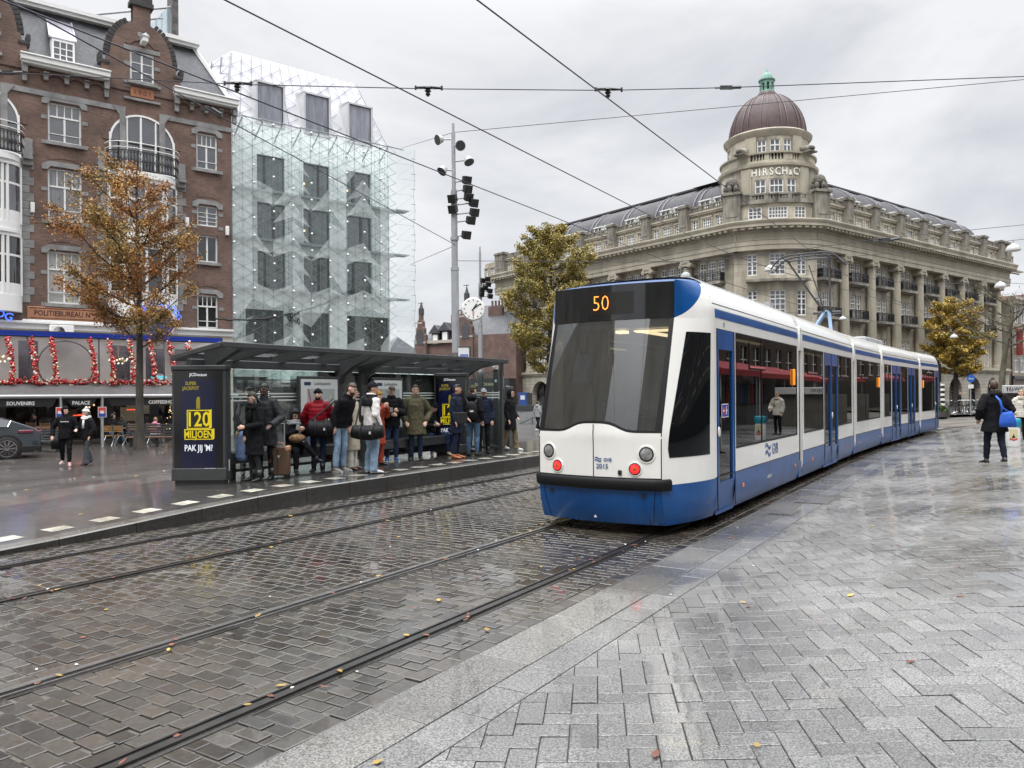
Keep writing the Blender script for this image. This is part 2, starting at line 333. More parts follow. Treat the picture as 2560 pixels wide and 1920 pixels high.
# track bed below the clinkers
def strip(mb, d0, d1, s0, s1, z0, z1, st=.5, mi=0):
    n = max(1, int((s1-s0)/st)); zf0 = z0 if callable(z0) else (lambda s: z0); zf1 = z1 if callable(z1) else (lambda s: z1)
    mb.grid(lambda a, b: P(s0+(s1-s0)*b, d0+(d1-d0)*a, (zf0(s0+(s1-s0)*b)*(1-a)+zf1(s0+(s1-s0)*b)*a)), 1, n, mi)
g = MB(); strip(g, D_K, D_E, -30, 140, -.011, -.011, .5); struct(g, 'track_bed', m_joint)
rnd = random.Random(3)
class Pavers:
    def __init__(s): s.v = []; s.f = []
    def add(s, c, ex, ey, gap=.006, ch=.006, tilt=.006, dz=.003, dep=.03):
        lx, ly = ex.length, ey.length
        ux, uy = ex/lx, ey/ly; hx, hy = lx-gap/2, ly-gap/2
        ax, ay, z = rnd.gauss(0, tilt), rnd.gauss(0, tilt), rnd.gauss(0, dz)
        k = len(s.v)
        for (i, q) in ((0, ch), (1, 0), (2, 0)):
            for sx, sy in ((-1,-1),(1,-1),(1,1),(-1,1)):
                x, y = sx*(hx-q), sy*(hy-q); p = c+ux*x+uy*y
                s.v.append((p.x, p.y, p.z+z+ax*x+ay*y-(0, ch*.7, dep)[i]))
        s.f.append((k, k+1, k+2, k+3))
        for i in (0, 4):
            for j in range(4):
                a, b = k+i+j, k+i+(j+1) % 4; s.f.append((a+4, b+4, b, a))
    def clip(s, c, ex, ey, gap, pl, nl, ch=.0035, dep=.03):
        # stone cut along the line through pl with normal nl (kept on the positive side)
        lx, ly = ex.length, ey.length; ux, uy = ex/lx, ey/ly; hx, hy = lx-gap/2, ly-gap/2
        q = [c+ux*(a*hx)+uy*(b*hy) for a, b in ((-1,-1),(1,-1),(1,1),(-1,1))]; out = []
        for i in range(4):
            a, b = q[i], q[(i+1) % 4]; da, db = (a-pl).dot(nl), (b-pl).dot(nl)
            if da >= 0: out.append(a)
            if da*db < 0: out.append(a+(b-a)*(da/(da-db)))
        if len(out) < 3: return
        k = len(s.v); n = len(out)
        s.v += [tuple(p) for p in out]+[(p.x, p.y, p.z-dep) for p in out]; s.f.append(tuple(range(k, k+n)))
        s.f += [(k+i, k+n+i, k+n+(i+1) % n, k+(i+1) % n) for i in range(n)]
    def build(s, name, m):
        mb = MB(); mb.v = s.v; mb.f = s.f; mb.mi = [0]*len(s.f); return struct(mb, name, m, smooth=0)
def inview(p, mg=.28, near=-.5):
    return p.y > near and abs(p.x) < (.667+mg)*max(p.y, 0)+1.8
# clinker courses laid across the track
pv = Pavers()
def courses(d0, d1, s0, s1, rw, bl, wave=.0):
    s = s0; k = 0
    while s < s1:
        off = (.5 if k % 2 else 0)*bl; d = d0-off
        while d < d1-.02:
            a, b = max(d, d0), min(d+bl, d1); d += bl
            if b-a < .035: continue
            dm = (a+b)/2; sm = s+rw/2+wave*sin((dm-d0)/(d1-d0)*pi)+rnd.gauss(0, .002)
            c = P(sm, dm)
            if not inview(c): continue
            e1 = (P(sm, b)-P(sm, a))/2; e0 = V((e1.y, -e1.x, 0)).normalized()*(-rw/2)
            und = .006*N.noise(V((c.x*.7, c.y*.7, 0)))
            pv.add(c+V((0,0,und-.002)), e1, e0, gap=.013, ch=.006, tilt=.013, dz=.0025)
        s += rw; k += 1
def edgecourse(d0, d1, s0, s1, bl):
    s = s0
    while s < s1:
        c = P(s+bl/2, (d0+d1)/2)
        if inview(c): e1 = (P(s+bl/2, d1)-P(s+bl/2, d0))/2; e0 = V((-e1.y, e1.x, 0)).normalized()*(bl/2); pv.add(c, e1, e0, gap=.01, ch=.007, tilt=.01)
        s += bl
S1 = 46
for d0, d1 in ((D_A+.10, D_B-.20), (D_C+.10, D_A-.20), (D_D+.10, D_C-.10)): courses(d0, d1, .5, S1, .128, .205, .05)
edgecourse(D_B-.20, D_B-.07, .5, S1, .26); edgecourse(D_A-.20, D_A-.07, .5, S1, .26)
courses(D_B+.105, D_E-.14, .5, S1, .115, .2); edgecourse(D_E-.14, D_E, .5, S1, .22)
courses(D_K, D_D-.10, 3, 34, .13, .2)
pv.build('clinker_paving', m_brick)
g = MB()
for d in (D_A, D_B, D_C, D_D):
    strip(g, d-.075, d+.10, -20, 140, -.004, -.004, .5)
struct(g, 'rail_edge_filler', m_asph)
g = MB(); strip(g, D_K, D_E, S1, 140, .0, .0, .5); struct(g, 'far_track_paving', m_far)
for d, sgn in ((D_A, 1), (D_B, -1), (D_C, -1), (D_D, 1)):
    g = MB()
    for a, b, z, mi in ((-.058, 0, .012, 0), (0, .042, -.003+.0, 1), (.042, .062, .008, 0)):
        lo, hi = sorted((d-sgn*(-a), d-sgn*(-b)))
        strip(g, lo, hi, -20, 140, z, z, .5, mi)
        if mi == 0:
            strip(g, lo, lo+.0005, -20, 140, -.02, z, .5); strip(g, hi-.0005, hi, -20, 140, z, -.02, .5)
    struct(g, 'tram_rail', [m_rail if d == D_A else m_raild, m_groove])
# granite band and slabs along the pavement edge
pv = Pavers()
def band(d0, d1, bl, s1, gap):
    s = .2
    while s < s1:
        l = bl*(1+rnd.uniform(-.05, .05)); c = P(s+l/2, (d0+d1)/2)
        if inview(c, .35):
            e1 = (P(s+l/2, d1)-P(s+l/2, d0))/2; e0 = V((-e1.y, e1.x, 0)).normalized()*(l/2)
            e1.z = (zpave(d1)-zpave(d0))/2
            pv.add(c+V((0,0,zpave((d0+d1)/2)+.006)), e1, e0, gap=gap, ch=.004, tilt=.003, dz=.001)
        s += l
band(D_E+.01, D_E+.43, 1.05, 70, .006)
pv.build('granite_edge_band', m_band)
pv = Pavers(); band(D_E+.435, D_E+.70, .42, 70, .007)
# herringbone granite pavement
W_ = .150; HA = R(6.2)
hx, hy = V((cos(HA), -sin(HA), 0)), V((sin(HA), cos(HA), 0))
def inv_sd(p):
    # nearest s by projection (good enough for culling), then signed distance
    s = p.x*sin(TH0)+p.y*cos(TH0)
    for _ in range(4):
        x, y, th = PF(s); s += (p.x-x)*sin(th)+(p.y-y)*cos(th)
    x, y, th = PF(s); return s, (p.x-x)*cos(th)-(p.y-y)*sin(th)-4.42
DH = D_E+.71
for j in range(-4, 300):
    for i in range(-60, 440):
        q = (i-j) % 4
        if q not in (0, 3): continue
        ctr = (i+1, j+.5) if q == 0 else (i+.5, j+1)
        p = hx*(ctr[0]*W_-2.1)+hy*(ctr[1]*W_)
        if p.y < .2 or p.y > 42 or not inview(p, .16) : continue
        s, d = inv_sd(p)
        if d < DH-.16: continue
        ex, ey = (hx*W_, hy*(W_/2)) if q == 0 else (hx*(W_/2), hy*W_)
        und = .004*N.noise(V((p.x*.9, p.y*.9, 3)))
        zz = zpave(d); ex = ex.copy(); ey = ey.copy()
        gx = (zpave(inv_sd(p+hx*.1)[1])-zz)/.1 if d < 1.2 else 0; gy = (zpave(inv_sd(p+hy*.1)[1])-zz)/.1 if d < 1.2 else 0
        ex.z = gx*ex.length if q == 0 else gx*ex.length; ey.z = gy*ey.length
        if d < DH+.17:
            pl = P(s, DH, 0); nl = (P(s, DH+1)-pl); nl.z = 0; pv.clip(V((p.x, p.y, zz+.006+und)), ex, ey, .0055, pl, nl); continue
        pv.add(V((p.x, p.y, zz+.006+und)), ex, ey, gap=.0055, ch=.0035, tilt=.0065, dz=.0016)
pv.build('granite_pavement', m_gran)
m_pj = mat('paver_joint', (.02,.019,.018), .7)
g = MB(); prof = [D_E, -2.5, -2, -1.5, -1, -.5, 0, .8, 3, 30]
for a, b in zip(prof, prof[1:]): strip(g, a, b, -30, 140, zpave(a)-.006, zpave(b)-.006, 1)
struct(g, 'pavement_bed', m_pj)
g = MB(); m_farp = wet('far_granite', (.10,.10,.098), (.26,.255,.245), ns=14, island=0, r0=.18, r1=.5, wns=.5, bump=.6, bs=9)
for a, b in zip(prof, prof[1:]): strip(g, a, b, 40, 140, zpave(a)-.001, zpave(b)-.001, 1)
struct(g, 'far_pavement', m_farp)
# platform with kerb, white tiles
g = MB(); strip(g, -13.0, D_K-.26, -30, 38, lambda s: zplat(s), lambda s: zplat(s), .5); struct(g, 'platform', m_plat)
g = MB(); s = -20.0
while s < 38:
    l = 1.0; a, b = s+.004, s+l-.004
    q = [P(a, D_K), P(b, D_K), P(b, D_K-.255), P(a, D_K-.255)]; z0, z1 = zplat(a)+.004, zplat(b)+.004
    zz = [z0, z1, z1, z0]; top = [V((p.x, p.y, z)) for p, z in zip(q, zz)]; low = [V((p.x, p.y, -.02)) for p in q]
    ce = (top[3]-top[0]).normalized()*.02; rim = [V((p.x, p.y, z-.015)) for p, z in zip(q[:2], zz)]
    t2 = [top[0]+ce, top[1]+ce, top[2], top[3]]
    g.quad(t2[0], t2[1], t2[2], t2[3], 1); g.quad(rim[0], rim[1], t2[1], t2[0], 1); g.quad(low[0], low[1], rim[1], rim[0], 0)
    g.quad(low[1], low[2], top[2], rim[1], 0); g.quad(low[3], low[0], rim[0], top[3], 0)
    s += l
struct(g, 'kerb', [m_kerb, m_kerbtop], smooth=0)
g = MB(); s = 3.3
while s < 36:
    a, b, d0, d1 = s, s+.30, D_K-.48, D_K-.78
    g.quad(*[P(x, d, zplat(x)+.004) for x, d in ((a, d1), (a, d0), (b, d0), (b, d1))]); s += .62
struct(g, 'platform_edge_markings', m_tile, smooth=0)
# plaza behind the platform
g = MB()
ds = [-13.0, -14, -15, -16, -17, -18, -19, -20, -21, -30, -50, -80, -130]
for a, b in zip(ds, ds[1:]):
    strip(g, b, a, -70, 145, lambda s, b=b: zplaza(s, b)-.003, lambda s, a=a: zplaza(s, a)-.003, 1)
struct(g, 'plaza', m_plaza)
# fallen leaves and gum spots
m_leafy = mat('leaf_yellow', (.42,.27,.05), .5, island=.45); m_leafb = mat('leaf_brown', (.16,.055,.03), .45, island=.4); m_gum = mat('paper_scrap', (.62,.61,.57), .7, island=.2)
g = MB(); rl = random.Random(11)
def leaf(p, L, wd, a, mi):
    u = V((cos(a), sin(a), 0)); v = V((-sin(a), cos(a), 0)); z = V((0,0,1))
    pts = [p-u*L/2, p-u*L*.2-v*wd/2+z*.004*rl.random(), p+u*L*.2-v*wd*.4+z*.008*rl.random(), p+u*L/2+z*.008*rl.random(), p+u*L*.2+v*wd*.4, p-u*L*.2+v*wd/2+z*.006*rl.random()]
    g.poly(pts, mi)
for k in range(600):
    s = rl.uniform(1.5, 30)**1.0; r = rl.random()
    if r < .38: d = rl.choice((D_B, D_B, D_A, D_C))+rl.gauss(.02, .06); z = .012
    elif r < .60: d = rl.uniform(D_K, D_E); z = .010
    else: d = rl.uniform(D_E, 5); z = zpave(d)+.014
    p = P(s, d, z); gum = rl.random() < .16
    leaf(p, *((.025, .02) if gum else (rl.uniform(.035, .10), rl.uniform(.02, .045))), rl.uniform(0, 6.3), 2 if gum else (0 if rl.random() < .22 else 1))
for k in range(220):
    s, d = rl.uniform(4, 24), rl.uniform(-32, -10.2); z = zplaza(s, d)+.004 if d < -13 else zplat(s)+.008
    leaf(P(s, d, z), rl.uniform(.04, .12), rl.uniform(.03, .06), rl.uniform(0, 6.3), 0 if rl.random() < .5 else 2 if rl.random() < .3 else 1)
tag(g.build('fallen_leaves', [m_leafy, m_leafb, m_gum], smooth=0), 'wet yellow and brown leaves and scraps scattered over the paving', 'leaves', kind='stuff')
# ---------------- tram ----------------
m_tw = mat('tram_white', (.78,.77,.73), .22, coat=.6, ns=2.2, na=.045, sc=(1,1,.25)); m_tb = mat('tram_blue', (.0005,.064,.235), .28, coat=.15, ns=3.0, na=.28, sc=(1,1,.3))
m_twin = glassmat('tram_window_glass', (.035,.04,.04), 1.52, .01); m_wind = glassmat('windshield_glass', (.42,.45,.44), 1.95, .015, body=(.35,.37,.37), bf=.05)
m_led = mat('led_orange', (.9,.25,.03), .5, emit=(1,.27,.04), es=2.2); m_lamp = mat('interior_lamp', (.9,.8,.6), .5, emit=(1,.78,.45), es=2.5)
m_red = mat('tail_red', (.6,.01,.02), .2, emit=(1,.03,.03), es=1.2, coat=.5); m_amber = mat('amber_lens', (.7,.22,.02), .3, coat=.4)
m_lens = mat('headlamp_lens', (.40,.41,.41), .12, metal=.7, ns=20, na=.3); m_seat = mat('seat_blue', (.03,.05,.11), .7); m_int = mat('tram_interior', (.32,.33,.33), .6); m_yel = mat('pole_yellow', (.65,.42,.03), .4)
m_floor = mat('tram_floor', (.06,.06,.06), .6); m_seal = mat('black_seal', (.004,.004,.005), .4, spec=.25); m_bell = mat('bellows_rubber', (.035,.036,.038), .55)
TS0 = 9.12
TR = thing('tram', 'blue and white articulated tram with orange 50 display on wet street rails', 'tram', P(TS0, -4.42), -TH0)
TI = M.Translation(-P(TS0, -4.42)); TI = M.Rotation(TH0, 4, 'Z') @ TI
def TL(s, d=0): return TI @ P(s, -4.42+d)
def hw(z):
    pts = [(.12, 1.12), (.22, 1.17), (.42, 1.2), (2.70, 1.2), (2.95, 1.19), (3.12, 1.15), (3.25, 1.085), (3.33, 1.01), (3.38, .93), (3.415, .82), (3.44, .58), (3.448, .3), (3.45, 0)]
    for (a, b), (c, d) in zip(pts, pts[1:]):
        if z <= c: return b+(d-b)*max(0, (z-a))/(c-a)
    return 0
ROOFZ = [2.83, 2.95, 3.05, 3.12, 3.19, 3.25, 3.29, 3.33, 3.36, 3.38, 3.40, 3.415, 3.43, 3.44, 3.447]
CABY = 1.14
def yc(z):      # front corner line: upright, raked windscreen, upright display
    if z < .66: return .0+.10*(.66-z)/.5*(.66-z)/.5*1.2
    if z < 1.30: return 0.0
    if z < 2.80: return .47*(z-1.3)/1.5
    return .47+.02*(z-2.8)/.5
XF = .885
def front(x, z, off=0): return V((x, yc(z)-.13*(1-(x/XF)**2)-off, z))
def side(t, z, sg=1, off=0):
    x0 = XF; x1 = hw(z)
    x = x0+(x1-x0)*(1-(1-t)**1.8); y = yc(z)+(CABY-yc(z))*t
    return V((sg*(x+off*.6), y-off*.3, z))
g = MB()
# white lower front with the raised centre hood, skirt, pillars
def topz(x): return 1.315+.115*exp(-(x/.36)**4)
g.grid(lambda a, b: front(-XF+2*XF*a, .74+(topz(-XF+2*XF*a)-.74)*b, .035*exp(-((-XF+2*XF*a)/.34)**4)*b**6), 24, 10)
for sg in (1, -1):
    g.grid(lambda a, b: side(a, .66+(2.8-.66)*b, sg), 10, 24)
    g.grid(lambda a, b: side(min(1, (.0 if b == 0 else .84*b**.75))*(1-a)+a, 2.8+.50*b, sg), 10, 10)      # white behind the arc
    if sg == 1: tag0 = None
g.build('cab_shell', m_tw, TR, 50)
g = MB()
g.grid(lambda a, b: front(-XF+2*XF*a, .14+.48*b), 20, 8)
for sg in (1, -1): g.grid(lambda a, b: side(a, .14+.52*b, sg), 10, 8)
g.build('cab_skirt', m_tb, TR, 50)
g = MB()
for sg in (1, -1): g.grid(lambda a, b: side((0 if b == 0 else .84*b**.75)*a, 2.8+.50*b, sg), 8, 10)
def capf(a, b):
    x = -1+2*a; xs = XF*x; p = front(xs, 3.28); tt = b
    zr = 3.405-.02*abs(x)**2-.075*abs(x)**10
    q = V((1.04*x, CABY, zr if abs(x) < .999 else 3.30)); z = p.z+(q.z-p.z)*(1-(1-tt)**1.5)
    return V((p.x+(q.x-p.x)*tt, p.y+(q.y-p.y)*tt, z))
g.grid(capf, 24, 10)
g.build('cab_roof', m_tb, TR, 60)
g = MB()  # white arc strip closing between the blue roof and the white flank
g.grid(lambda a, b: V((0,0,0))+side(1, 2.8+.5*b, 1)*(1), 1, 1)
g = MB(); g.grid(lambda a, b: front(-XF+2*XF*a, topz(-XF+2*XF*a)+.006+(2.80-topz(-XF+2*XF*a)-.006)*b), 24, 12); g.build('windshield', m_wind, TR, 60)
g = MB()
for sg in (1, -1): g.grid(lambda a, b: front(sg*(XF-.085*a*(1-.4*b)), 1.325+1.475*b, .004), 2, 12)
g.grid(lambda a, b: front(-XF+2*XF*a, topz(-XF+2*XF*a)+.004+.03*b, .004), 24, 1)
g.build('windshield_border', m_seal, TR, 60)
dp = MB(); dp.grid(lambda a, b: front(-XF+2*XF*a, 2.80+.475*b, .006), 20, 4); dp = dp.build('destination_display', m_black_gloss, TR, 60)
text('route_number', '50', .30, m_led, dp, M.Translation(front(-.10, 3.03, .022)) @ M.Rotation(R(2), 4, 'Z') @ UPR, ext=.001, bold=-.006, sx=.86)
g = MB(); g.grid(lambda a, b: front(-.30+.66*a, 2.88+.3*b, .010), 4, 1); g.build('display_screen', mat('display_screen', (.012,.010,.009), .2), dp)
# cab side windows
for sg in (1, -1):
    g = MB()
    def sw(a, b):
        z = 1.0+1.62*b; t0 = .07+.13*b+.03*b*b; t1 = .84
        if b < .06: t0 += .03
        return side(t0+(t1-t0)*a, z, sg, .006)
    g.grid(sw, 8, 14); g.build('cab_window', mat('cab_window_glass', (.004,.005,.006), .03, spec=.6), TR, 60)
# bumper
g = MB(); rings = []
pth = [side(.10, .66, -1)]+[front(-XF+2*XF*i/14, .66) for i in range(15)]+[side(.10, .66, 1)]
for i, p in enumerate(pth):
    o = .055; n = V((0,-1,0)) if 1 <= i <= 15 else V(((-1 if i == 0 else 1)*.8, -.5, 0))
    rings.append([p+n*a+V((0,0,z)) for a, z in ((-.05,-.07),(o-.015,-.07),(o,-.05),(o+.005,.045),(o-.02,.075),(-.05,.075))])
g.loft(rings); g.build('bumper', mat('bumper_rubber', (.006,.006,.007), .5, spec=.25), TR, 45)
g = MB()
for zx in ((.0, .002),): g.grid(lambda a, b: front(-.006+.012*a, .745+(1.42-.745)*b, .003+.036*b**6), 1, 12)
for sg in (1, -1): g.grid(lambda a, b: front(sg*(XF-.012*a), .745+.575*b, .003), 1, 4)
g.grid(lambda a, b: front(-XF+2*XF*a, .735+.012*b, .002), 12, 1)
g.grid(lambda a, b: front(.80+.008*a-.06*b, .16+.42*(1-b), .003), 1, 6); g.grid(lambda a, b: front(-.80-.008*a+.06*b, .16+.42*(1-b), .003), 1, 6)
g.build('panel_seam', m_seal, TR)
for sx in (-1, 1):
    for nm, x, z, r, mt in (('headlight', .70, 1.05, .092, m_lens), ('tail_light', .555, .86, .075, m_red)):
        c = front(sx*x, z, .0); yaw = atan2(2*.13*sx*x/XF**2, 1); mx = M.Translation(c) @ M.Rotation(yaw, 4, 'Z') @ M.Rotation(pi/2, 4, 'X')
        h = MB(); h.lathe([(r*1.0, -.01), (r*.98, .010), (r*.8, .016), (0.001, .022)], n=22); lo = h.build(nm, mt, TR, 60, mx=mx)
        h = MB(); h.lathe([(r*1.28, -.004), (r*1.24, .010), (r*1.02, .012), (r*1.0, .002)], n=24); h.build('light_rim', m_tw, lo, 50)
        h = MB(); h.lathe([(r*1.04, .003), (r*1.03, .014), (r*.94, .015)], n=24); h.build('lamp_ring', m_seal, lo)
        if nm == 'tail_light':
            h = MB(); h.lathe([(r*.42, .0185), (0.001, .026)], n=14); h.build('lamp_core', mat('lamp_core', (.45,.10,.02), .3), lo)
tx = M.Translation(front(.125, .88, .008)) @ M.Rotation(R(2), 4, 'Z') @ UPR
text('fleet_number', '2015', .085, m_tb, TR, tx, ext=.001, bold=.001)
def logo(mx, k, parent):
    h = MB()
    for j in range(2):
        h.grid(lambda a, b: V(((-.5+a)*k*1.3, (.26-.42*j+.16*sin(a*2*pi)*.9+(b-.5)*.2)*k, .001)), 14, 1)
    return h.build('operator_logo', m_tb, parent, mx=mx)
logo(M.Translation(front(.07, .965, .008)) @ UPR, .075, TR)
text('operator_name', 'GVB', .06, m_tb, TR, M.Translation(front(.20, .965, .008)) @ M.Rotation(R(3), 4, 'Z') @ UPR, ext=.001, bold=.001)
g = MB(); g.box(-.025, .025, -.02, 0, -.03, .03); g.build('coupling_socket', m_black, TR, bevel=.006, mx=M.Translation(front(.365, .81)))
for sx in (-1, 1):
    g = MB(); g.cyl((0,0,0), (0,-.012,0), .03, 12); g.build('tow_eye_cover', m_black, TR, mx=M.Translation(front(sx*.66, .52)))
g = MB(); g.poly([(-.022,0,-.02),(.022,0,-.02),(0,0,.03)]); g.box(-.022, .022, -.002, 0, .033, .038); g.build('jacking_mark', m_white, TR, mx=M.Translation(front(-.02, .22, .004)))
# body sections
def section(sa, sb, right, cabend=False, name='body_section', z0=.14):
    A, B = TL(sa), TL(sb); d = B-A; Ln = d.length; mx = M.Translation(A) @ M.Rotation(atan2(d.y, d.x)-pi/2, 4, 'Z')
    sh = MB(); y0 = 0
    for sg in (1, -1):
        holes = [(a, b, c, e) for k, a, b, c, e in right] if sg == 1 else [(a, b, c, e) for k, a, b, c, e in right if k == 'w']
        wl = MB(); wl.wall(0, Ln, .66, 2.83, holes, 0, .05)
        wl.map(lambda p: V((sg*(hw(p.z)-p.y), p.x, p.z))); sh.join(wl)
    prof = [V((hw(z), 0, z)) for z in ROOFZ]+[V((0, 0, 3.45))]; prof = prof+[V((-p.x, 0, p.z)) for p in prof[-2::-1]]
    sh.loft([[p for p in prof], [p+V((0,Ln,0)) for p in prof]], close=False)
    for y in (0, Ln):
        e = [V((hw(z), y, z)) for z in (.14, .42, 2.83)]+[V((p.x, y, p.z)) for p in prof[1:-1]]+[V((-hw(z), y, z)) for z in (2.83, .42, .14)]
        if not (y == 0 and sa < 11): sh.poly(e)
    sh.build(name, m_tw, TR, 35, mx=mx)
    sk = MB()
    for sg in (1, -1):
        hs = [(a, b) for k, a, b, c, e in right if k == 'd'] if sg == 1 else []
        cuts = [0]+[q for ab in hs for q in ab]+[Ln]
        for a, b in zip(cuts[::2], cuts[1::2]):
            sk.grid(lambda u, v: V((sg*(hw(.14+.52*v)+.001), a+(b-a)*u, .14+.52*v)), 1, 8)
    sk.build('skirt_panel', m_tb, TR, 60, mx=mx)
    st = MB()
    for sg in (1, -1):
        st.grid(lambda u, v: V((sg*(hw(2.845+.12*v)+.004), .06+(Ln-.12)*u, 2.845+.12*v)), 1, 3)
    st.build('roof_stripe', m_tb, TR, mx=mx)
    se = MB()
    for sg in (1, -1): se.grid(lambda u, v: V((sg*(hw(3.03+.012*v)+.003), Ln*u, 3.03+.012*v)), 1, 1); se.grid(lambda u, v: V((sg*(hw(.66+.01*v)+.004), Ln*u, .657+.012*v)), 1, 1)
    se.build('roof_seam', m_seal, TR, mx=mx)
    for k, a, b, c, e in right:
        if k == 'w':
            for sg in (1, -1):
                q = MB(); x = sg*1.197; q.quad((x,a,c),(x,b,c),(x,b,e),(x,a,e)); po = q.build('window', m_twin, TR, mx=mx)
                fr = MB(); x = sg*1.2
                for a2, b2, c2, e2 in ((a,a+.03,c,e),(b-.03,b,c,e),(a,b,c,c+.03),(a,b,e-.03,e)): fr.box(min(x,x+sg*.003), max(x,x+sg*.003), a2, b2, c2, e2)
                if b-a > .9:
                    w0 = a+(b-a)*.18; w1 = w0+min(.95, (b-a)*.5)
                    for a2, b2, c2, e2 in ((w0,w1,e-.53,e-.50),(w0,w0+.025,e-.5,e-.1),(w1-.025,w1,e-.5,e-.1)): fr.box(min(x,x+sg*.006), max(x,x+sg*.006), a2, b2, c2, e2)
                fr.build('window_border', m_seal, po)
                if b-a > .9:
                    s2 = MB(); s2.box(min(x,x+sg*.012), max(x,x+sg*.012), w0+.02, w1-.02, e-.50, e-.47); s2.build('vent_rail', m_chrome, po)
                if b-a > 2.6:
                    s2 = MB(); yy = a+(b-a)*.36; s2.box(min(x,x+sg*.004), max(x,x+sg*.004), yy-.02, yy+.02, c, e); s2.build('window_divider', m_seal, po)
        else:
            x = 1.206; q = MB(); nl = 2 if b-a > 1.1 else 1
            for i in range(nl):
                l0, l1 = a+(b-a)*i/nl+.012, a+(b-a)*(i+1)/nl-.012; fw = .085
                wl = MB(); wl.wall(l0, l1, .2, e-.01, [(l0+fw, l1-fw, .58, e-.28)], 0, .03); wl.map(lambda p: V((hw(max(p.z,.42) if p.z > .4 else p.z)+.004-p.y, p.x, p.z))); q.join(wl)
            q.quad((1.17,a,.14),(1.17,b,.14),(1.17,b,.2),(1.17,a,.2))
            do = q.build('door', m_tb, TR, mx=mx)
            q = MB()
            for i in range(nl):
                l0, l1 = a+(b-a)*i/nl+.012+fw, a+(b-a)*(i+1)/nl-.012-fw
                q.quad((1.18,l0,.58),(1.18,l1,.58),(1.18,l1,e-.28),(1.18,l0,e-.28))
            q.build('door_glass', m_twin, do)
            q = MB()
            for yy in [a+.004]+([(a+b)/2] if nl == 2 else [])+[b-.004]: q.box(1.2, 1.209, yy-.008, yy+.008, .2, e)
            q.build('door_seal', m_seal, do)
            q = MB(); q.lathe([(.045,0),(.04,.012),(.001,.014)], n=14); q.build('door_button', m_white, do, mx=M.Translation((1.207, a+.06 if nl == 1 else (a+b)/2+.07, 1.28)) @ M.Rotation(pi/2, 4, 'Y') @ M.Scale(1.6, 4, (1,0,0)))
    # inside: floor, ceiling, lamps, seats, poles
    q = MB(); q.box(-1.14, 1.14, .02, Ln-.02, .30, .36); q.build('saloon_floor', m_floor, TR, mx=mx)
    q = MB(); q.box(-1.14, 1.14, .02, Ln-.02, 2.76, 2.79); q.build('saloon_ceiling', m_int, TR, mx=mx)
    q = MB(); q.box(-.14, .0, .4, Ln-.3, 2.735, 2.757); q.box(.5, .6, .4, Ln-.3, 2.735, 2.757); q.build('ceiling_lamp', m_lamp, TR, mx=mx)
    y = .9
    while y < Ln-.7:
        for x in (-.78, .78):
            if any(k == 'd' and a-.35 < y < b+.35 for k, a, b, c, e in right): continue
            q = MB(); q.box(x-.24, x+.24, y-.22, y+.22, .66, .76); q.box(x-.24, x+.24, y+.18, y+.26, .72, 1.42); q.box(x-.1, x+.1, y-.1, y+.1, .36, .66); q.build('seat', m_seat, TR, bevel=.02, mx=mx)
        q = MB(); q.cyl((.42, y+.22, .36), (.42, y+.22, 2.76), .018, 8); q.build('grab_pole', m_yel, TR, mx=mx)
        y += .95
    return mx, Ln
WB, WT = 1.0, 2.70
mx1, L1 = section(TS0+CABY-.002, 15.52, [('d',.10,.93,.14,2.70), ('w',1.0,5.10,WB,WT)])
mx2, L2 = section(15.86, 22.05, [('w',.12,2.12,WB,WT), ('d',2.22,3.88,.14,2.70), ('w',3.95,5.90,WB,WT)])
mx3, L3 = section(22.42, 26.72, [('w',.2,4.05,WB,WT)])
mx4, L4 = section(27.08, 34.25, [('w',.2,1.35,WB,WT), ('d',1.5,3.1,.14,2.70), ('w',3.2,4.5,WB,WT), ('d',4.6,6.1,.14,2.70), ('w',6.2,7.0,WB,WT)])
mx5, L5 = section(34.6, 38.5, [('w',.25,3.0,WB,WT), ('d',3.1,3.8,.14,2.70)])
# far cab nose
g = MB(); rings = []
for y, k in ((0, 1), (.5, .93), (.95, .78), (1.1, .7)):
    zz = [.14,.42,2.83,3.05,3.2,3.33,3.41]; e = [V((hw(z)*k, L5+y, z)) for z in zz]+[V((0,L5+y,3.44-.1*y))]+[V((-hw(z)*k, L5+y, z)) for z in reversed(zz)]; rings.append(e)
g.loft(rings); g.build('cab_shell', m_tw, TR, 40, mx=mx5)
# bellows between sections
for sa, sb in ((15.52, 15.86), (22.05, 22.42), (26.72, 27.08), (34.25, 34.6)):
    g = MB(); rings = []
    for i in range(9):
        s = sa+(sb-sa)*i/8; k = .965 if i % 2 else .925; c = TL(s); zz = [.3,.5,2.8,3.05,3.2,3.32,3.38]
        rings.append([V((c.x+hw(z)*k*q, c.y, z)) for q, lst in ((1, zz), (-1, zz[::-1])) for z in lst])
    g.loft(rings); b = g.build('bellows', m_bell, TR, 30)
    g = MB(); c = TL((sa+sb)/2-.02)
    g.box(c.x+1.10, c.x+1.16, c.y-.05, c.y+.03, .25, 2.75); g.build('corner_post', m_grey, TR)
    g = MB(); c = TL(sb-.16); g.box(c.x+1.06, c.x+1.19, c.y-.02, c.y+.17, 2.62, 3.1); g.build('joint_cover', m_tw, TR, bevel=.03)
    g = MB(); g.box(c.x+1.04, c.x+1.185, c.y-.16, c.y+.10, .16, .48); g.build('joint_skirt', m_tb, TR, bevel=.02)
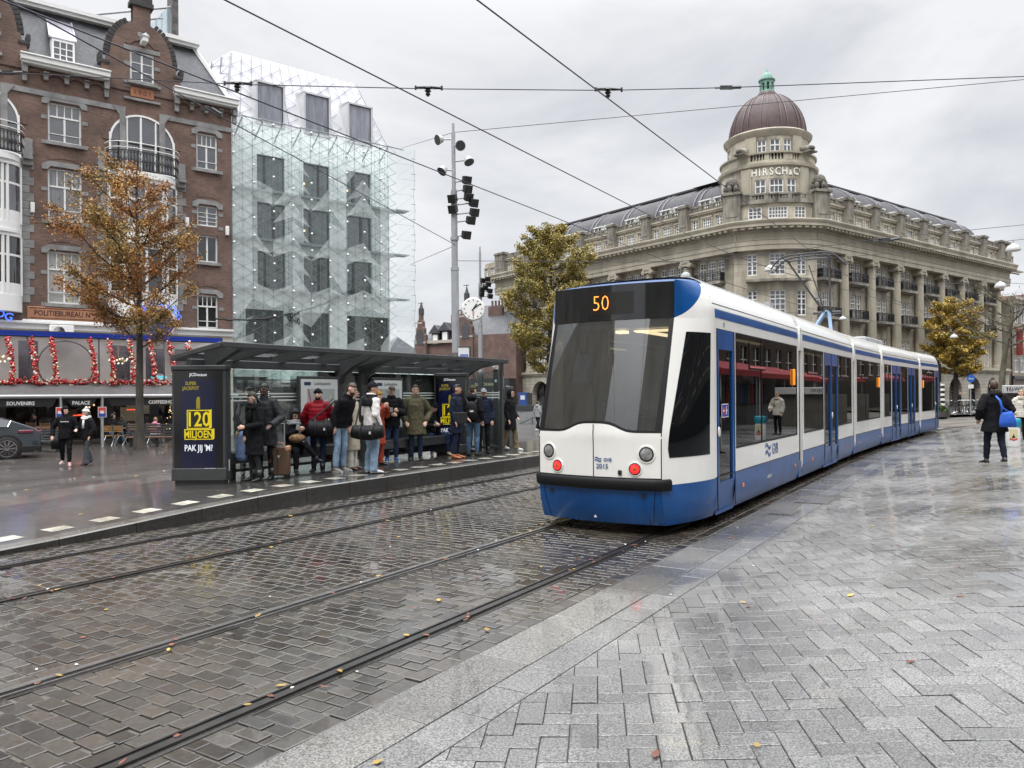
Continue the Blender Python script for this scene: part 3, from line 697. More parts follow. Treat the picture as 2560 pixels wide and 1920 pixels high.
# wheels and underframe
for mx, Ln in ((mx1, L1), (mx3, L3), (mx5, L5)):
    for y in (Ln*.32, Ln*.32+1.8):
        for x in (-.72, .72):
            g = MB(); g.cyl((x-.06,y,.30), (x+.06,y,.30), .30, 24); g.cyl((x-.08,y,.30), (x-.05,y,.30), .32, 24); g.build('wheel', mat('wheel_steel', (.05,.045,.04), .5, metal=.5), TR, mx=mx)
for mx, Ln in ((mx1, L1), (mx2, L2), (mx3, L3), (mx4, L4), (mx5, L5)):
    g = MB(); g.box(-1.0, 1.0, .05, Ln-.05, .17, .30); g.build('underframe', m_black, TR, mx=mx)
# cab inside
g = MB(); g.box(-.8, .8, .25, CABY, .8, .85); g.box(-.75, .75, .28, .6, .84, 1.15); g.build('driver_desk', mat('desk_grey', (.06,.065,.07), .5), TR, bevel=.03)
g = MB(); g.box(-1.1, -.35, 1.1, 1.16, .4, 2.74); g.box(.25, 1.1, 1.1, 1.16, .4, 1.3); g.build('cab_partition', mat('partition_grey', (.22,.22,.20), .6), TR)
g = MB(); g.box(-.9, .9, .6, CABY, 2.72, 2.76); g.build('cab_ceiling', m_int, TR)
g = MB(); g.box(.15, .62, .92, 1.02, 2.67, 2.70); g.box(-.1, .04, .8, .95, 2.66, 2.70); g.build('cab_lamp', m_lamp, TR)
g = MB(); g.box(-.72, -.42, .70, .72, 1.98, 2.38); g.build('notice_board', mat('notice_violet', (.26,.27,.42), .5), TR)
g = MB(); g.box(-.3, .15, .72, .84, .9, 1.75); g.box(-.3, .15, .45, .84, .85, .95); g.build('driver_seat', m_seat, TR, bevel=.04)
# texts and small fittings on the flank
RT = M.Rotation(pi/2, 4, 'Z') @ UPR
text('operator_name', 'GVB', .26, m_tb, TR, mx1 @ M.Translation((1.204, 3.34, .845)) @ RT, ext=.001, bold=.003, sx=.85)
logo(mx1 @ M.Translation((1.204, 2.86, .845)) @ RT, .27, TR)
text('fleet_number', '2015', .13, m_white, TR, mx1 @ M.Translation((1.199, 2.95, .43)) @ RT, ext=.001, bold=.001)
for mx, ys in ((mx1, (1.35, 4.9)), (mx2, (.9, 5.2)), (mx3, (.5, 3.9))):
    for y in ys:
        g = MB(); g.box(1.19, 1.212, y-.035, y+.035, .40, .46); g.build('marker_lamp', m_amber, TR, bevel=.005, mx=mx)
for mx, y in ((mx1, 4.75), (mx3, 3.75), (mx5, .4)):
    g = MB(); g.box(1.2, 1.24, y-.03, y+.03, 1.95, 2.25); g.build('turn_signal', mat('turn_amber', (.8,.25,.02), .4, emit=(1,.3,.03), es=.6), TR, bevel=.012, mx=mx)
g = MB(); g.box(1.183, 1.186, .37, .68, 1.47, 1.66); sg_ = g.build('no_entry_sticker', mat('sticker_white', (.8,.8,.8), .4), TR, mx=mx1)
g = MB(); g.box(1.1862, 1.1868, .38, .67, 1.48, 1.65); g.build('sticker_field', mat('sticker_blue', (.02,.05,.3), .4), sg_)
g = MB(); g.lathe([(.055,0),(.001,.0004)], n=16); g.build('sticker_disc', mat('sticker_red', (.6,.02,.03), .4), sg_, mx=M.Translation((1.187, .46, 1.565)) @ M.Rotation(pi/2, 4, 'Y'))
g = MB(); g.box(1.1872, 1.188, .42, .50, 1.557, 1.573); g.ball((1.1875,.58,1.61), (.002,.014,.016)); g.box(1.187,1.1875,.565,.595,1.51,1.595); g.box(1.187,1.1875,.60,.65,1.56,1.572); g.build('sticker_figure', MATS['sticker_white'], sg_)
g = MB(); g.box(1.2, 1.206, .42, .47, 2.74, 2.80); g.build('door_beacon', m_grey, TR, mx=mx1)
# roof gear and pantograph
g = MB(); g.tube([(.72, .3, 3.45), (.72, L1-.4, 3.45)], .035, 8); g.box(.66, .78, L1-.45, L1-.2, 3.42, 3.55); g.ball((.72, .25, 3.46), .07); g.build('roof_cable_duct', m_grey, TR, mx=mx1)
g = MB(); g.box(-.55, .55, .8, 3.6, 3.45, 3.66); g.build('roof_equipment_box', m_grey, TR, bevel=.05, mx=mx4)
pb = V((0, 2.9, 3.48))
mp_ = mat('pantograph_black', (.012,.012,.015), .4); m_pb = mat('pantograph_blue', (.12,.20,.30), .4)
g = MB(); kn = V((0, 2.4, 4.25))
g.bar((-.32, 1.4, 3.42), (-.05, kn.y, kn.z), .10, .10); g.bar((.32, 1.4, 3.42), (.05, kn.y, kn.z), .10, .10); g.build('pantograph_lower_arm', m_pb, TR, bevel=.01, mx=mx3)
g = MB(); tp = V((0, 0.0, 5.50))
g.tube([(-.10, 2.4, 4.25), (-.55, tp.y, tp.z)], .028, 8); g.tube([(.10, 2.4, 4.25), (.55, tp.y, tp.z)], .028, 8); g.tube([(-.4, 2.4, 4.22), (.4, 2.4, 4.22)], .05, 8)
g.tube([(.0, 2.2, 4.15), (0, tp.y+.1, tp.z-.15)], .016, 6); g.tube([(-.24, 1.7, 4.6), (.24, 1.7, 4.6)], .02, 6); g.tube([(-.24, 1.7, 4.6), (.1, 2.4, 4.25)], .014, 6)
g.build('pantograph_upper_arm', mp_, TR, mx=mx3)
g = MB()
for dy in (-.22, .22):
    pts = [(-.95, tp.y+dy, 5.28), (-.82, tp.y+dy, 5.45), (-.65, tp.y+dy, 5.58), (-.4, tp.y+dy, 5.625), (.4, tp.y+dy, 5.625), (.65, tp.y+dy, 5.58), (.82, tp.y+dy, 5.45), (.95, tp.y+dy, 5.28)]
    g.tube(pts, .022, 6)
g.tube([(-.55, tp.y-.25, 5.5), (-.55, tp.y+.25, 5.5)], .03, 6); g.tube([(.55, tp.y-.25, 5.5), (.55, tp.y+.25, 5.5)], .03, 6); g.tube([(-.55, tp.y, 5.5), (.55, tp.y, 5.5)], .025, 6)
g.build('pantograph_head', mp_, TR, mx=mx3)
# ---------------- buildings: shared pieces ----------------
m_bw = mat('sash_white', (.72,.72,.70), .45); m_stone = mat('blue_stone', (.21,.205,.20), .7, ns=1.6, na=.35, bump=.3, bs=14)
m_pane = mat('window_pane', (.055,.06,.07), .03, ior=2.3, ns=.35, na=.5); m_paned = mat('window_pane_dark', (.02,.022,.024), .03, ior=1.9, ns=.5, na=.6)
m_curt = mat('window_curtain', (.36,.37,.35), .12, ior=2.0, ns=3, na=.2, sc=(6,6,.3))
m_pcur = mat('window_pane_curtain', (.13,.135,.14), .04, ior=2.2, ns=2, na=.35, sc=(4,4,.2))
m_redb = brickmat('red_brick', (.105,.060,.046), (.155,.092,.072), (.15,.125,.105), .21, .064, .011, .85, bump=.5, mottle=.3)
m_redv = brickmat('red_brick_arch', (.10,.052,.040), (.145,.08,.062), (.16,.135,.115), .065, .22, .012, .85, bump=.4)
m_slate = brickmat('slate', (.036,.038,.044), (.062,.064,.072), (.018,.018,.02), .24, .14, .01, .42, bump=.7, mottle=.25)
m_lead = mat('zinc', (.20,.205,.22), .5, ns=3, na=.2); m_darkst = mat('dark_coping', (.035,.033,.031), .75, ns=4, na=.3)
m_iron = mat('wrought_iron', (.012,.012,.013), .5)
_wc = {}
def inst(name, key, make, parent, mx, mats):
    if key not in _wc:
        mb = make(); o = mb.build(name, mats, parent, 35, mx=mx); _wc[key] = o.data; return o
    o = bpy.data.objects.new(name, _wc[key]); COL.objects.link(o); o.parent = parent; o.matrix_local = mx; return o
def win(parent, mx, x0, z0, w, h, y=.12, lower=2, upper=4, tr=.68, fw=.08, mw=.055, dep=.09, name='window', mf=None, mg=None, rows=(1,1), sill=0, bars=()):
    """sash window: `lower` lights below the transom at tr, `upper` above; rows = panes high below, above"""
    mf = mf or m_bw; mg = mg or m_pane
    def mk():
        b = MB()
        b.box(0, fw, 0, dep, 0, h); b.box(w-fw, w, 0, dep, 0, h); b.box(fw, w-fw, 0, dep, 0, fw*1.2); b.box(fw, w-fw, 0, dep, h-fw, h)
        zt = h*tr if upper else h-fw
        if upper: b.box(fw, w-fw, -.01, dep, zt-mw*.7, zt+mw*.7)
        for n, za, zb, k in ((lower, fw, zt, rows[0]), (upper, zt, h-fw, rows[1])):
            if not n: continue
            for i in range(1, n):
                x = fw+(w-2*fw)*i/n; t = mw*(.75 if n == 2 else .4); b.box(x-t, x+t, .01, dep-.01, za, zb)
            for i in range(1, k): z = za+(zb-za)*i/k; b.box(fw, w-fw, .02, dep-.02, z-mw*.35, z+mw*.35)
        for q in bars: b.box(0, w, -.03, -.01, h*q-.015, h*q+.015)
        return b
    key = (name, round(w,3), round(h,3), lower, upper, tr, rows, fw, mf.name, bars)
    m2 = mx @ M.Translation((x0, y, z0))
    o = inst(name, key, mk, parent, m2, mf)
    def mp(): b = MB(); b.quad((fw*.5,dep*.6,fw*.5),(w-fw*.5,dep*.6,fw*.5),(w-fw*.5,dep*.6,h-fw*.5),(fw*.5,dep*.6,h-fw*.5)); return b
    inst('pane', ('pane', key, mg.name), mp, o, M.Identity(4), mg)
    if sill:
        def ms(): b = MB(); b.box(-.12, w+.12, -.26, .0, -.16, 0); return b
        inst('sill', ('sill', round(w,3)), ms, o, M.Identity(4), m_stone)
    return o
ID = M.Identity(4)
AX = R(37.15); FA = V((.797,.604,0)); FN = V((.604,-.797,0))
# ---------------- brick building with gables ----------------
C0 = V((-15.25, 42, 0))
BB = thing('brick_building', 'red brick building with curved gable dated 1901, slate roof and white bay windows', 'building', C0, AX)
X0 = -15.6
wins = [(-8.64,-7.22,14.1,16.0),(-1.83,-.74,13.97,15.9),(-8.66,-7.22,10.3,12.85),(-1.82,-.74,10.93,12.03),(-1.82,-.75,9.0,10.45),(-8.7,-7.28,6.32,8.85),(-1.84,-.76,5.45,7.25),(-5.05,-3.93,17.85,19.38)]
wins_l = [(x0-6.85, x1-6.85, a, b) for x0, x1, a, b in wins if -9 < x0 < -7 and x0-6.85 > X0]
arch = (-6.05,-2.92,14.05,14.72)
g = MB(); holes = wins[:7]+[w for w in wins_l if w[0] > X0+.2]
for cx in (-4.48, -11.33): holes += [(cx-1.55, cx+1.55, 13.4, 14.7), (cx-1.62, cx+1.62, 6.3, 13.4)]
g.wall(X0, 0, 5.2, 17.6, holes, 0, .22)
# arch heads above the balcony windows are cut as stepped strips of wall replaced by an arch infill
g.quad((0,0,5.2),(0,10,5.2),(0,10,17.6),(0,0,17.6))
g.build('wall', m_redb, BB, 0)
for cx in (-4.48, -11.33):
    # arched balcony window: white frame, half-round head in front of the wall face
    n = 16; r = 1.55; zc = 14.7
    g = MB(); pts = [(cx+r*cos(pi*i/n), zc+.95*r*sin(pi*i/n)) for i in range(n+1)]
    g.prism(pts, lambda a, b, d: (a, d, b), -.015, .0); o = g.build('balcony_window', m_pane, BB, 0)
    g = MB(); g.quad((cx-r,.12,13.4),(cx+r,.12,13.4),(cx+r,.12,zc),(cx-r,.12,zc)); g.build('pane', m_pane, o)
    g = MB()
    ri = 1.45
    for i in range(n):
        a, b = pi*i/n, pi*(i+1)/n
        g.prism([(cx+r*cos(a), zc+.95*r*sin(a)),(cx+r*cos(b), zc+.95*r*sin(b)),(cx+ri*cos(b), zc+.95*ri*sin(b)),(cx+ri*cos(a), zc+.95*ri*sin(a))], lambda a, b, d: (a, d, b), -.10, -.005)
    for dx, wd in ((-1.5,.09),(1.5,.09),(-.08,.09),(-.72,.07),(.62,.07)): g.box(cx+dx-wd/2, cx+dx+wd/2, -.08, .1, 13.4, zc+.95*sqrt(max(0, r*r-dx*dx))-.02)
    g.build('frame', m_bw, o)
    g = MB(); ro, ri = 1.86, 1.56
    for i in range(n):
        a, b = pi*i/n, pi*(i+1)/n
        g.prism([(cx+ro*cos(a), zc+.95*ro*sin(a)),(cx+ro*cos(b), zc+.95*ro*sin(b)),(cx+ri*cos(b), zc+.95*ri*sin(b)),(cx+ri*cos(a), zc+.95*ri*sin(a))], lambda a, b, d: (a, d, b), -.04, .02)
    g.build('brick_arch', m_redv, BB, 0)
    g = MB()
    for sx in (-.93, .93):
        g = MB(); g.box(cx+sx-.14, cx+sx+.14, -.14, 0, 13.4, 16.0)
        g.prism([(cx+sx-.14,16.0),(cx+sx+.14,16.0),(cx+sx+.14+(.30 if sx > 0 else 0),16.44),(cx+sx-.14-(.30 if sx < 0 else 0),16.44)], lambda a, b, d: (a, d, b), -.10, 0); g.build('stone_mullion', m_stone, BB, bevel=.02)
    # bay window (white, bowed) with wrought balcony
    b0, b1 = 6.3, 13.05; hw_, dp_ = 1.6, .85
    def bow(x, o=0): return -(dp_+o)*(1-abs(x/hw_)**2.6)**.5 if abs(x) < hw_ else 0
    g = MB()
    for za, zb, o in ((b0-.5,b0+.25,.08),(9.25,9.9,.06),(9.42,9.55,.14),(12.55,12.75,.10),(12.75,13.05,.2)):
        prof = [(cx+hw_*q, bow(hw_*q*.999, o)) for q in [-1+2*i/20 for i in range(21)]]
        g.prism(prof, lambda a, b, d: (a, b, d), za, zb)
    for q in (-.97,-.62,-.5,0,.5,.62,.97):
        x = cx+hw_*q; y = bow(hw_*q, -.02)
        for za, zb in ((b0+.25,9.25),(9.9,12.55)): g.tube([(x,y,za),(x,y,zb)], .055 if abs(q) > .9 else .07, 8)
    for za, zb in ((b0+.25,9.25),(9.9,12.55)):
        zt = za+(zb-za)*.68
        prof = [(cx+hw_*q, bow(hw_*q*.999, .0)) for q in [-1+2*i/20 for i in range(21)]]; g.prism(prof, lambda a, b, d: (a, b, d), zt-.05, zt+.05); g.prism(prof, lambda a, b, d: (a, b, d), za, za+.55)
    bay = g.build('bay_window', m_bw, BB, 40)
    for za, zb in ((b0+.25,9.25),(9.9,12.55)):
        g = MB(); g.grid(lambda a, b: V((cx+hw_*(-1+2*a), bow(hw_*(-1+2*a)*.999, -.05), za+(zb-za)*b)), 20, 1); g.build('pane', m_pane if za > 9 else m_paned, bay, 60)
    g = MB(); zb = 13.12
    pth = [(cx+1.72*q, -.95*(1-abs(q)**3)**.5-.05) for q in [-1+2*i/24 for i in range(25)]]
    for x, y in pth[1:-1]:
        g.tube([(x,y,zb),(x,y-.03,zb+.25),(x,y,zb+.5),(x,y,zb+.92)], .018, 5)
    for i in range(len(pth)-1):
        (xa, ya), (xb, yb) = pth[i], pth[i+1]
        for z in (zb, zb+.45, zb+.92): g.bar((xa,ya,z), (xb,yb,z), .05, .035)
        ring = [(xa+(xb-xa)*(.5+.5*cos(t)), ya+(yb-ya)*(.5+.5*cos(t)), zb+.68+.2*sin(t)) for t in [2*pi*k/8 for k in range(9)]]; g.tube(ring, .016, 4, caps=False)
        ring = [(xa+(xb-xa)*(.5+.5*cos(t)), ya+(yb-ya)*(.5+.5*cos(t)), zb+.22+.2*sin(t)) for t in [2*pi*k/8 for k in range(9)]]; g.tube(ring, .016, 4, caps=False)
    bal = g.build('balcony_railing', m_iron, BB)
    g = MB()
    for z in (zb+1.05, zb+1.32): g.tube([(x*1.02-cx*.02, y*1.05, z) for x, y in pth], .022, 6)
    g.build('hand_rail', m_bw, bal)
    # quoins
    for sx in (-1, 1):
        g = MB(); k = 0; z = 6.3
        while z < 13.8: x0 = cx+sx*1.62; wq = .48 if k % 2 else .30; a, b = sorted((x0, x0+sx*wq)); g.box(a, b, -.03, .05, z, z+.36); z += .37; k += 1
        x0 = cx+sx*1.64; a, b = sorted((x0, x0+sx*.4)); g.box(a, b, -.4, 0, 13.0, 13.12); g.box(a, b, -.25, 0, 12.75, 13.0); g.box(a, b, -.18, 0, 13.12, 14.0); g.build('quoins', m_stone, BB, bevel=.01)
    # gable
    G = []
    for i in range(15):
        t = i/14*pi/2; G.append((1.45*cos(t)**.85 if i < 14 else 0, 18.95+1.95*sin(t)))
    G = [(a, b) for a, b in G if a > .42]
    R_ = [(1.85,17.3),(1.85,18.5),(1.62,18.55),(1.62,18.98)]+G+[(.42,20.85),(.40,21.35),(.47,21.55),(.55,21.75)]
    out = [(cx+a, b) for a, b in R_]+[(cx-a, b) for a, b in R_[::-1]]
    g = MB(); h_ = (cx-.57, cx+.57, 17.85, 19.38)
    # wall of the gable with the window opening, built from vertical strips under the outline
    def top(x):
        x = abs(x-cx)
        if x > 1.62: return 18.5
        if x > 1.45: return 18.95
        if x < .42: return 21.75
        best = 18.95
        for (a1, b1), (a2, b2) in zip(G, G[1:]+[(.42,20.85)]):
            if a2 <= x <= a1: best = b1+(b2-b1)*(a1-x)/max(1e-6, a1-a2)
        return best
    xs = sorted(set([cx-1.85+3.7*i/60 for i in range(61)]+[h_[0], h_[1], cx-.42, cx+.42]))
    for a, b in zip(xs, xs[1:]):
        m_ = (a+b)/2; za, zb_ = (top(a+1e-4), top(b-1e-4))
        if h_[0] < m_ < h_[1]:
            g.quad((a,-.06,17.3),(b,-.06,17.3),(b,-.06,h_[2]),(a,-.06,h_[2])); g.quad((a,-.06,h_[3]),(b,-.06,h_[3]),(b,-.06,zb_),(a,-.06,za))
        else: g.quad((a,-.06,17.3),(b,-.06,17.3),(b,-.06,zb_),(a,-.06,za))
        g.quad((a,.4,17.3),(b,.4,17.3),(b,.4,zb_),(a,.4,za)); g.quad((a,-.06,za),(b,-.06,zb_),(b,.4,zb_),(a,.4,za))
    for sx in (-1.85, 1.85): g.quad((cx+sx,-.06,17.3),(cx+sx,.4,17.3),(cx+sx,.4,18.5),(cx+sx,-.06,18.5))
    ga = g.build('gable', m_redb, BB, 0)
    for sx in (-1, 1):
        g = MB(); pts = [V((cx+sx*a, .17, b)) for a, b in G]
        for p, q in zip(pts, pts[1:]): g.bar(p, q, .62, .13, up=(0,1,0))
        a, b = sorted((cx+sx*1.5, cx+sx*1.98)); g.box(a, b, -.14, .45, 18.45, 18.62); a, b = sorted((cx+sx*1.82, cx+sx*2.0)); g.box(a, b, -.14, .45, 18.62, 18.95); g.build('gable_coping', m_darkst, ga, bevel=.02)
    g = MB()
    g.box(cx-.56, cx+.56, -.16, .46, 21.72, 21.98); g.box(cx-.50, cx-.2, -.14, .4, 21.98, 22.3); g.box(cx+.2, cx+.5, -.14, .4, 21.98, 22.25); g.box(cx-.3, cx+.3, -.1, .35, 21.9, 22.5)
    g.build('gable_cap', m_darkst, ga, bevel=.02)
    win(BB, ID, cx-.57, 17.85, 1.14, 1.53, 0, 2, 0, fw=.09, rows=(3,1), sill=1)
    for q in ((cx-.85,cx+.85,-.10,0,19.4,19.62),(cx-.85,cx-.57,-.08,0,17.5,17.66),(cx-.87,cx+.87,-.16,-.05,17.66,17.8),(cx-.85,cx+.85,-.12,0,16.88,17.0),(cx+.58,cx+.85,-.09,0,18.6,18.8),(cx-.85,cx-.58,-.09,0,18.6,18.8),(cx-.2,cx+.02,-.09,0,20.2,20.4)):
        g = MB(); g.box(*q); g.build('stone_trim', m_stone, ga, bevel=.01)
    g = MB(); n = 10
    for i in range(n):
        a, b = pi*(.12+.76*i/n), pi*(.12+.76*(i+1)/n)
        g.prism([(cx+.85*cos(a), 19.45+.75*sin(a)),(cx+.85*cos(b), 19.45+.75*sin(b)),(cx+.62*cos(b), 19.45+.52*sin(b)),(cx+.62*cos(a), 19.45+.52*sin(a))], lambda a, b, d: (a, d, b), -.10, -.05)
    g.build('relief_arch', m_redv, ga, 0)
    g = MB(); g.box(cx-.1, cx+.16, -.75, 0, 19.75, 20.0); g.prism([(cx-.16,20.0),(cx+.22,20.0),(cx+.03,20.16)], lambda a, b, d: (a, d, b), -.8, 0); g.build('hoist_beam', m_bw, ga)
    pq = MB(); pq.box(cx-.55, cx+.55, -.10, -.04, 17.05, 17.55); pq = pq.build('date_plaque', mat('terracotta', (.30,.12,.06), .7, ns=5), BB, bevel=.02)
    if cx > -6: text('date_number', '1901', .34, mat('date_brown', (.05,.02,.015), .6), pq, M.Translation((cx, -.105, 17.3)) @ UPR, sx=1.1, space=1.25)
# ordinary windows with stone lintels and relieving arches
for x0, x1, a, b in holes:
    if b-a > 3 or (13.3 < a < 13.5): continue
    cur = a > 6 and a < 7 and x0 > -9.5 and x1 < -7
    wd = x1-x0
    if abs(a-9.0) < .05: o = win(BB, ID, x0, a, wd, b-a, .13, 2, 0, mg=m_paned, sill=1)
    elif abs(a-10.93) < .05: o = win(BB, ID, x0, a, wd, b-a, .13, 2, 0, bars=(.25,.45,.65))
    else: o = win(BB, ID, x0, a, wd, b-a, .13, 2, 4, tr=.66, mg=m_curt if cur else (m_paned if a < 6 else (m_pane if (x0*7+a*3) % 5 > 1.2 else m_pcur)), sill=1, bars=(.22,))
    if abs(a-9.0) < .05: continue
    l = MB(); l.prism([(x0-.25,b-.12),(x0-.02,b-.12),(x0+.12,b+.06),(x1-.12,b+.06),(x1+.02,b-.12),(x1+.25,b-.12),(x1+.25,b+.10),(x0-.02+wd*.2,b+.32),(x1+.02-wd*.2,b+.32),(x0-.25,b+.10)][0:6]+[(x1+.25,b+.12),(x1-.05,b+.30),(x0+.05,b+.30),(x0-.25,b+.12)], lambda p, q, d: (p, d, q), -.05, .05); l.build('lintel', m_stone, BB)
    if a < 16:
        g = MB(); n = 8
        for i in range(n):
            t0, t1 = -.42+.84*i/n, -.42+.84*(i+1)/n; ro, ri = wd*1.30, wd*1.30-.24; zc = b+.60-ro+.12; xc = (x0+x1)/2
            g.prism([(xc+ro*sin(t0), zc+ro*cos(t0)),(xc+ro*sin(t1), zc+ro*cos(t1)),(xc+ri*sin(t1), zc+ri*cos(t1)),(xc+ri*sin(t0), zc+ri*cos(t0))], lambda p, q, d: (p, d, q), -.02, .03)
        g.build('brick_arch', m_redv, BB, 0)
    g = MB()
    for xx in (x0-.27, x1+.02):
        for zz in (a-.14, a+(b-a)*.55): g.box(xx, xx+.25, -.02, .03, zz, zz+.18)
    g.build('stone_block', m_stone, BB)
for a, b in ((-15.6,-12.55),(-10.1,-5.7),(-3.25,0)): g = MB(); g.box(a, b, -.06, .02, 16.20, 16.45); g.build('stone_band', m_stone, BB)
for a, b in ((-9.75,-6.0),(-3.0,.28),(-15.6,-12.9)):
    g = MB(); g.box(a, b, -.5, .3, 17.62, 17.86); g.box(a+.04, b-.04, -.42, .3, 17.5, 17.62); g.box(a-.03, b+.03, -.56, .3, 17.86, 17.94); g.build('cornice', m_bw, BB, bevel=.03)
    n = 5; wl = b-a-.3
    for i in range(n):
        x = a+.05+wl*i/(n-1); tall = i in (0, n-1)
        g = MB(); g.box(x, x+.24, -.30, 0, 17.25 if not tall else 17.1, 17.5 if tall else 17.3); g.box(x+.02, x+.22, -.18, 0, 16.72 if tall else 16.95, 17.25 if not tall else 17.1); g.build('corbel', m_stone, BB, bevel=.02)
        if i < n-1:
            g = MB(); x1 = x+.24; x2 = a+.05+wl*(i+1)/(n-1); xc = (x1+x2)/2; rr = (x2-x1)/2+.12
            for k in range(6):
                t0, t1 = pi*k/6, pi*(k+1)/6; g.prism([(xc+rr*cos(t0), 17.12+.28*sin(t0)),(xc+rr*cos(t1), 17.12+.28*sin(t1)),(xc+(rr-.14)*cos(t1), 17.12+.14*sin(t1)),(xc+(rr-.14)*cos(t0), 17.12+.14*sin(t0))], lambda p, q, d: (p, d, q), -.12, 0)
            g.build('corbel_arch', m_redv, BB, 0)
# mansard roof
g = MB(); g.quad((X0,.25,17.9),(.1,.25,17.9),(-1.45,1.9,21.1),(X0,1.9,21.1)); g.quad((.1,.25,17.9),(.1,11,17.9),(-1.45,11,21.1),(-1.45,1.9,21.1)); g.quad((X0,1.9,21.1),(-1.45,1.9,21.1),(-1.45,11,21.1),(X0,11,21.1)); g.build('roof', m_slate, BB, 0)
g = MB(); g.box(X0, -1.3, 1.55, 2.2, 21.05, 21.22); g.box(X0, -1.2, 1.45, 2.1, 21.22, 21.42); g.bar((.16,.2,17.9), (-1.4,1.86,21.1), .22, .16); g.build('eaves_board', m_bw, BB)
for dx in (-8.44,):
    g = MB(); g.box(dx, dx+1.0, .35, 1.2, 18.05, 19.25); d0 = g.build('dormer', m_bw, BB, 0); win(BB, ID, dx+.02, 18.07, .96, 1.1, .25, 3, 0, fw=.08, rows=(3,1))
    g = MB(); g.quad((dx-.08,.28,19.28),(dx+1.08,.28,19.28),(dx+1.02,1.6,20.65),(dx-.02,1.6,20.65)); g.quad((dx-.08,.28,19.2),(dx+1.08,.28,19.2),(dx+1.08,.28,19.28),(dx-.08,.28,19.28))
    for x in (dx-.08, dx+1.04): g.bar((x,.26,19.25), (x+(.03 if x < dx else -.03),1.6,20.68), .07, .10)
    g.build('dormer_roof', mat('dormer_zinc', (.34,.33,.37), .3, metal=.4, ns=2, na=.3), d0)
g = MB(); g.box(-2.45, -2.15, 2.2, 3.4, 20.9, 27.0); g.build('chimney', mat('sooty_stone', (.10,.09,.085), .8, ns=2.5, na=.8), BB)
m_rg = glassmat('roof_glass', (.72,.82,.86), 1.5, .05, body=(.5,.6,.65), bf=.35)
g = MB()
for i in range(4): g.quad((-3.55+.29*i,2.4+.05*(i % 2),20.9),(-3.55+.29*(i+1),2.4+.05*((i+1) % 2),20.9),(-3.55+.29*(i+1),2.4,22.0+.42*(i+1)),(-3.55+.29*i,2.4,22.0+.42*i))
g.build('roof_glass', m_rg, BB, 0)
g = MB()
for z, x in ((21.9,-3.5),(22.6,-2.9),(23.3,-2.5)): g.tube([(x-5,4.5,z-1.2),(x,2.4,z)], .06, 6)
for i in range(5): g.tube([(-3.55+.29*i,2.4,20.9),(-3.55+.29*i,2.4,22.0+.42*i)], .025, 5)
g.build('roof_strut', m_grey, BB)
for x, z in ((-9.3,10.55),(-2.35,10.75),(-.28,10.55)):
    g = MB(); g.box(x-.09, x+.09, -.16, 0, z, z+.5); g.build('wall_lamp', m_bw, BB, bevel=.03)
# plaque with lettering and the white band over the shop
pq = MB(); pq.box(-9.55, -6.3, -.10, 0, 5.52, 6.14); pq = pq.build('sign_board', mat('sign_ochre', (.33,.15,.08), .65, ns=1.2, na=.2), BB, bevel=.03)
m_brn = mat('sign_brown', (.04,.015,.015), .6)
text('sign_lettering', 'POLITIEBUREAU N\u00ba 14', .36, m_brn, pq, M.Translation((-7.85, -.105, 5.82)) @ UPR, sx=.80, bold=.006)
g = MB()
for a, b, c, d in ((-9.45,-6.4,6.04,6.07),(-9.45,-6.4,5.58,5.61)): g.box(a, b, -.108, -.1, c, d)
g.build('sign_line', m_brn, pq)
g = MB(); g.box(X0, .0, -.14, 0, 5.05, 5.3); g.box(X0, .0, -.28, 0, 5.3, 5.42); g.box(-9.75, -6.2, -.2, 0, 5.42, 5.5); g.build('shop_cornice', m_bw, BB, bevel=.02)
for cx, xx, s_ in ((-4.48, 0, 1),):
    pass
m_cream = mat('cream_plaster', (.64,.60,.52), .7, ns=1.5, na=.1); m_shopd = mat('shop_dark', (.012,.012,.013), .35, ns=1.2, na=.5)
g = MB(); sh = [(-15.2,-14.0,2.6,4.5),(-13.4,-12.2,2.6,4.5),(-9.9,-9.1,2.6,4.5),(-6.0,-5.1,2.6,4.4),(-4.4,-3.5,2.6,4.3),(-3.0,-2.2,2.6,4.3)]
g.wall(X0, 0, 2.5, 5.05, sh, 0, .3); g.quad((0,0,-.4),(0,10,-.4),(0,10,5.2),(0,0,5.2)); g.box(-1.2, 0, -.02, .2, -.4, 2.5); g.build('shop_wall', m_cream, BB, 0)
for a, b, c, d in sh: win(BB, ID, a, c, b-a, d-c, .15, 1, 0, mg=m_paned, name='upper_shop_window', mf=m_shopd)
# shop front: dark bays with lit interior pieces
g = MB(); sf = [(-15.5,-13.3,-.2,2.3),(-12.9,-10.9,-.2,2.3),(-10.4,-8.3,-.2,2.3),(-7.9,-6.4,-.2,2.3),(-5.9,-4.2,-.2,2.3),(-3.8,-1.6,-.2,2.3)]
g.wall(X0, -1.2, -.4, 2.5, sf, 0, .15); g.build('shop_front', m_shopd, BB, 0)
m_shopg = glassmat('shop_glass', (.5,.48,.44), 1.5, .02); m_inn = mat('shop_interior', (.10,.08,.065), .8, ns=.8, na=.6)
for a, b, c, d in sf:
    g = MB(); g.quad((a,.12,c),(b,.12,c),(b,.12,d),(a,.12,d)); g.build('shop_pane', m_shopg, BB)
g = MB(); g.box(X0, -1.2, 3.0, 3.1, -.4, 2.5); g.box(X0, -1.2, .2, 3.0, -.42, -.38); g.box(X0, -1.2, .2, 3.0, 2.5, 2.52); g.build('shop_interior', m_inn, BB, 0)
rs = random.Random(5)
m_warm = mat('shop_warm_lamp', (.9,.7,.4), .5, emit=(1,.72,.38), es=2.5); m_warmd = mat('shop_light_board', (.7,.66,.55), .5, emit=(1,.9,.7), es=.10)
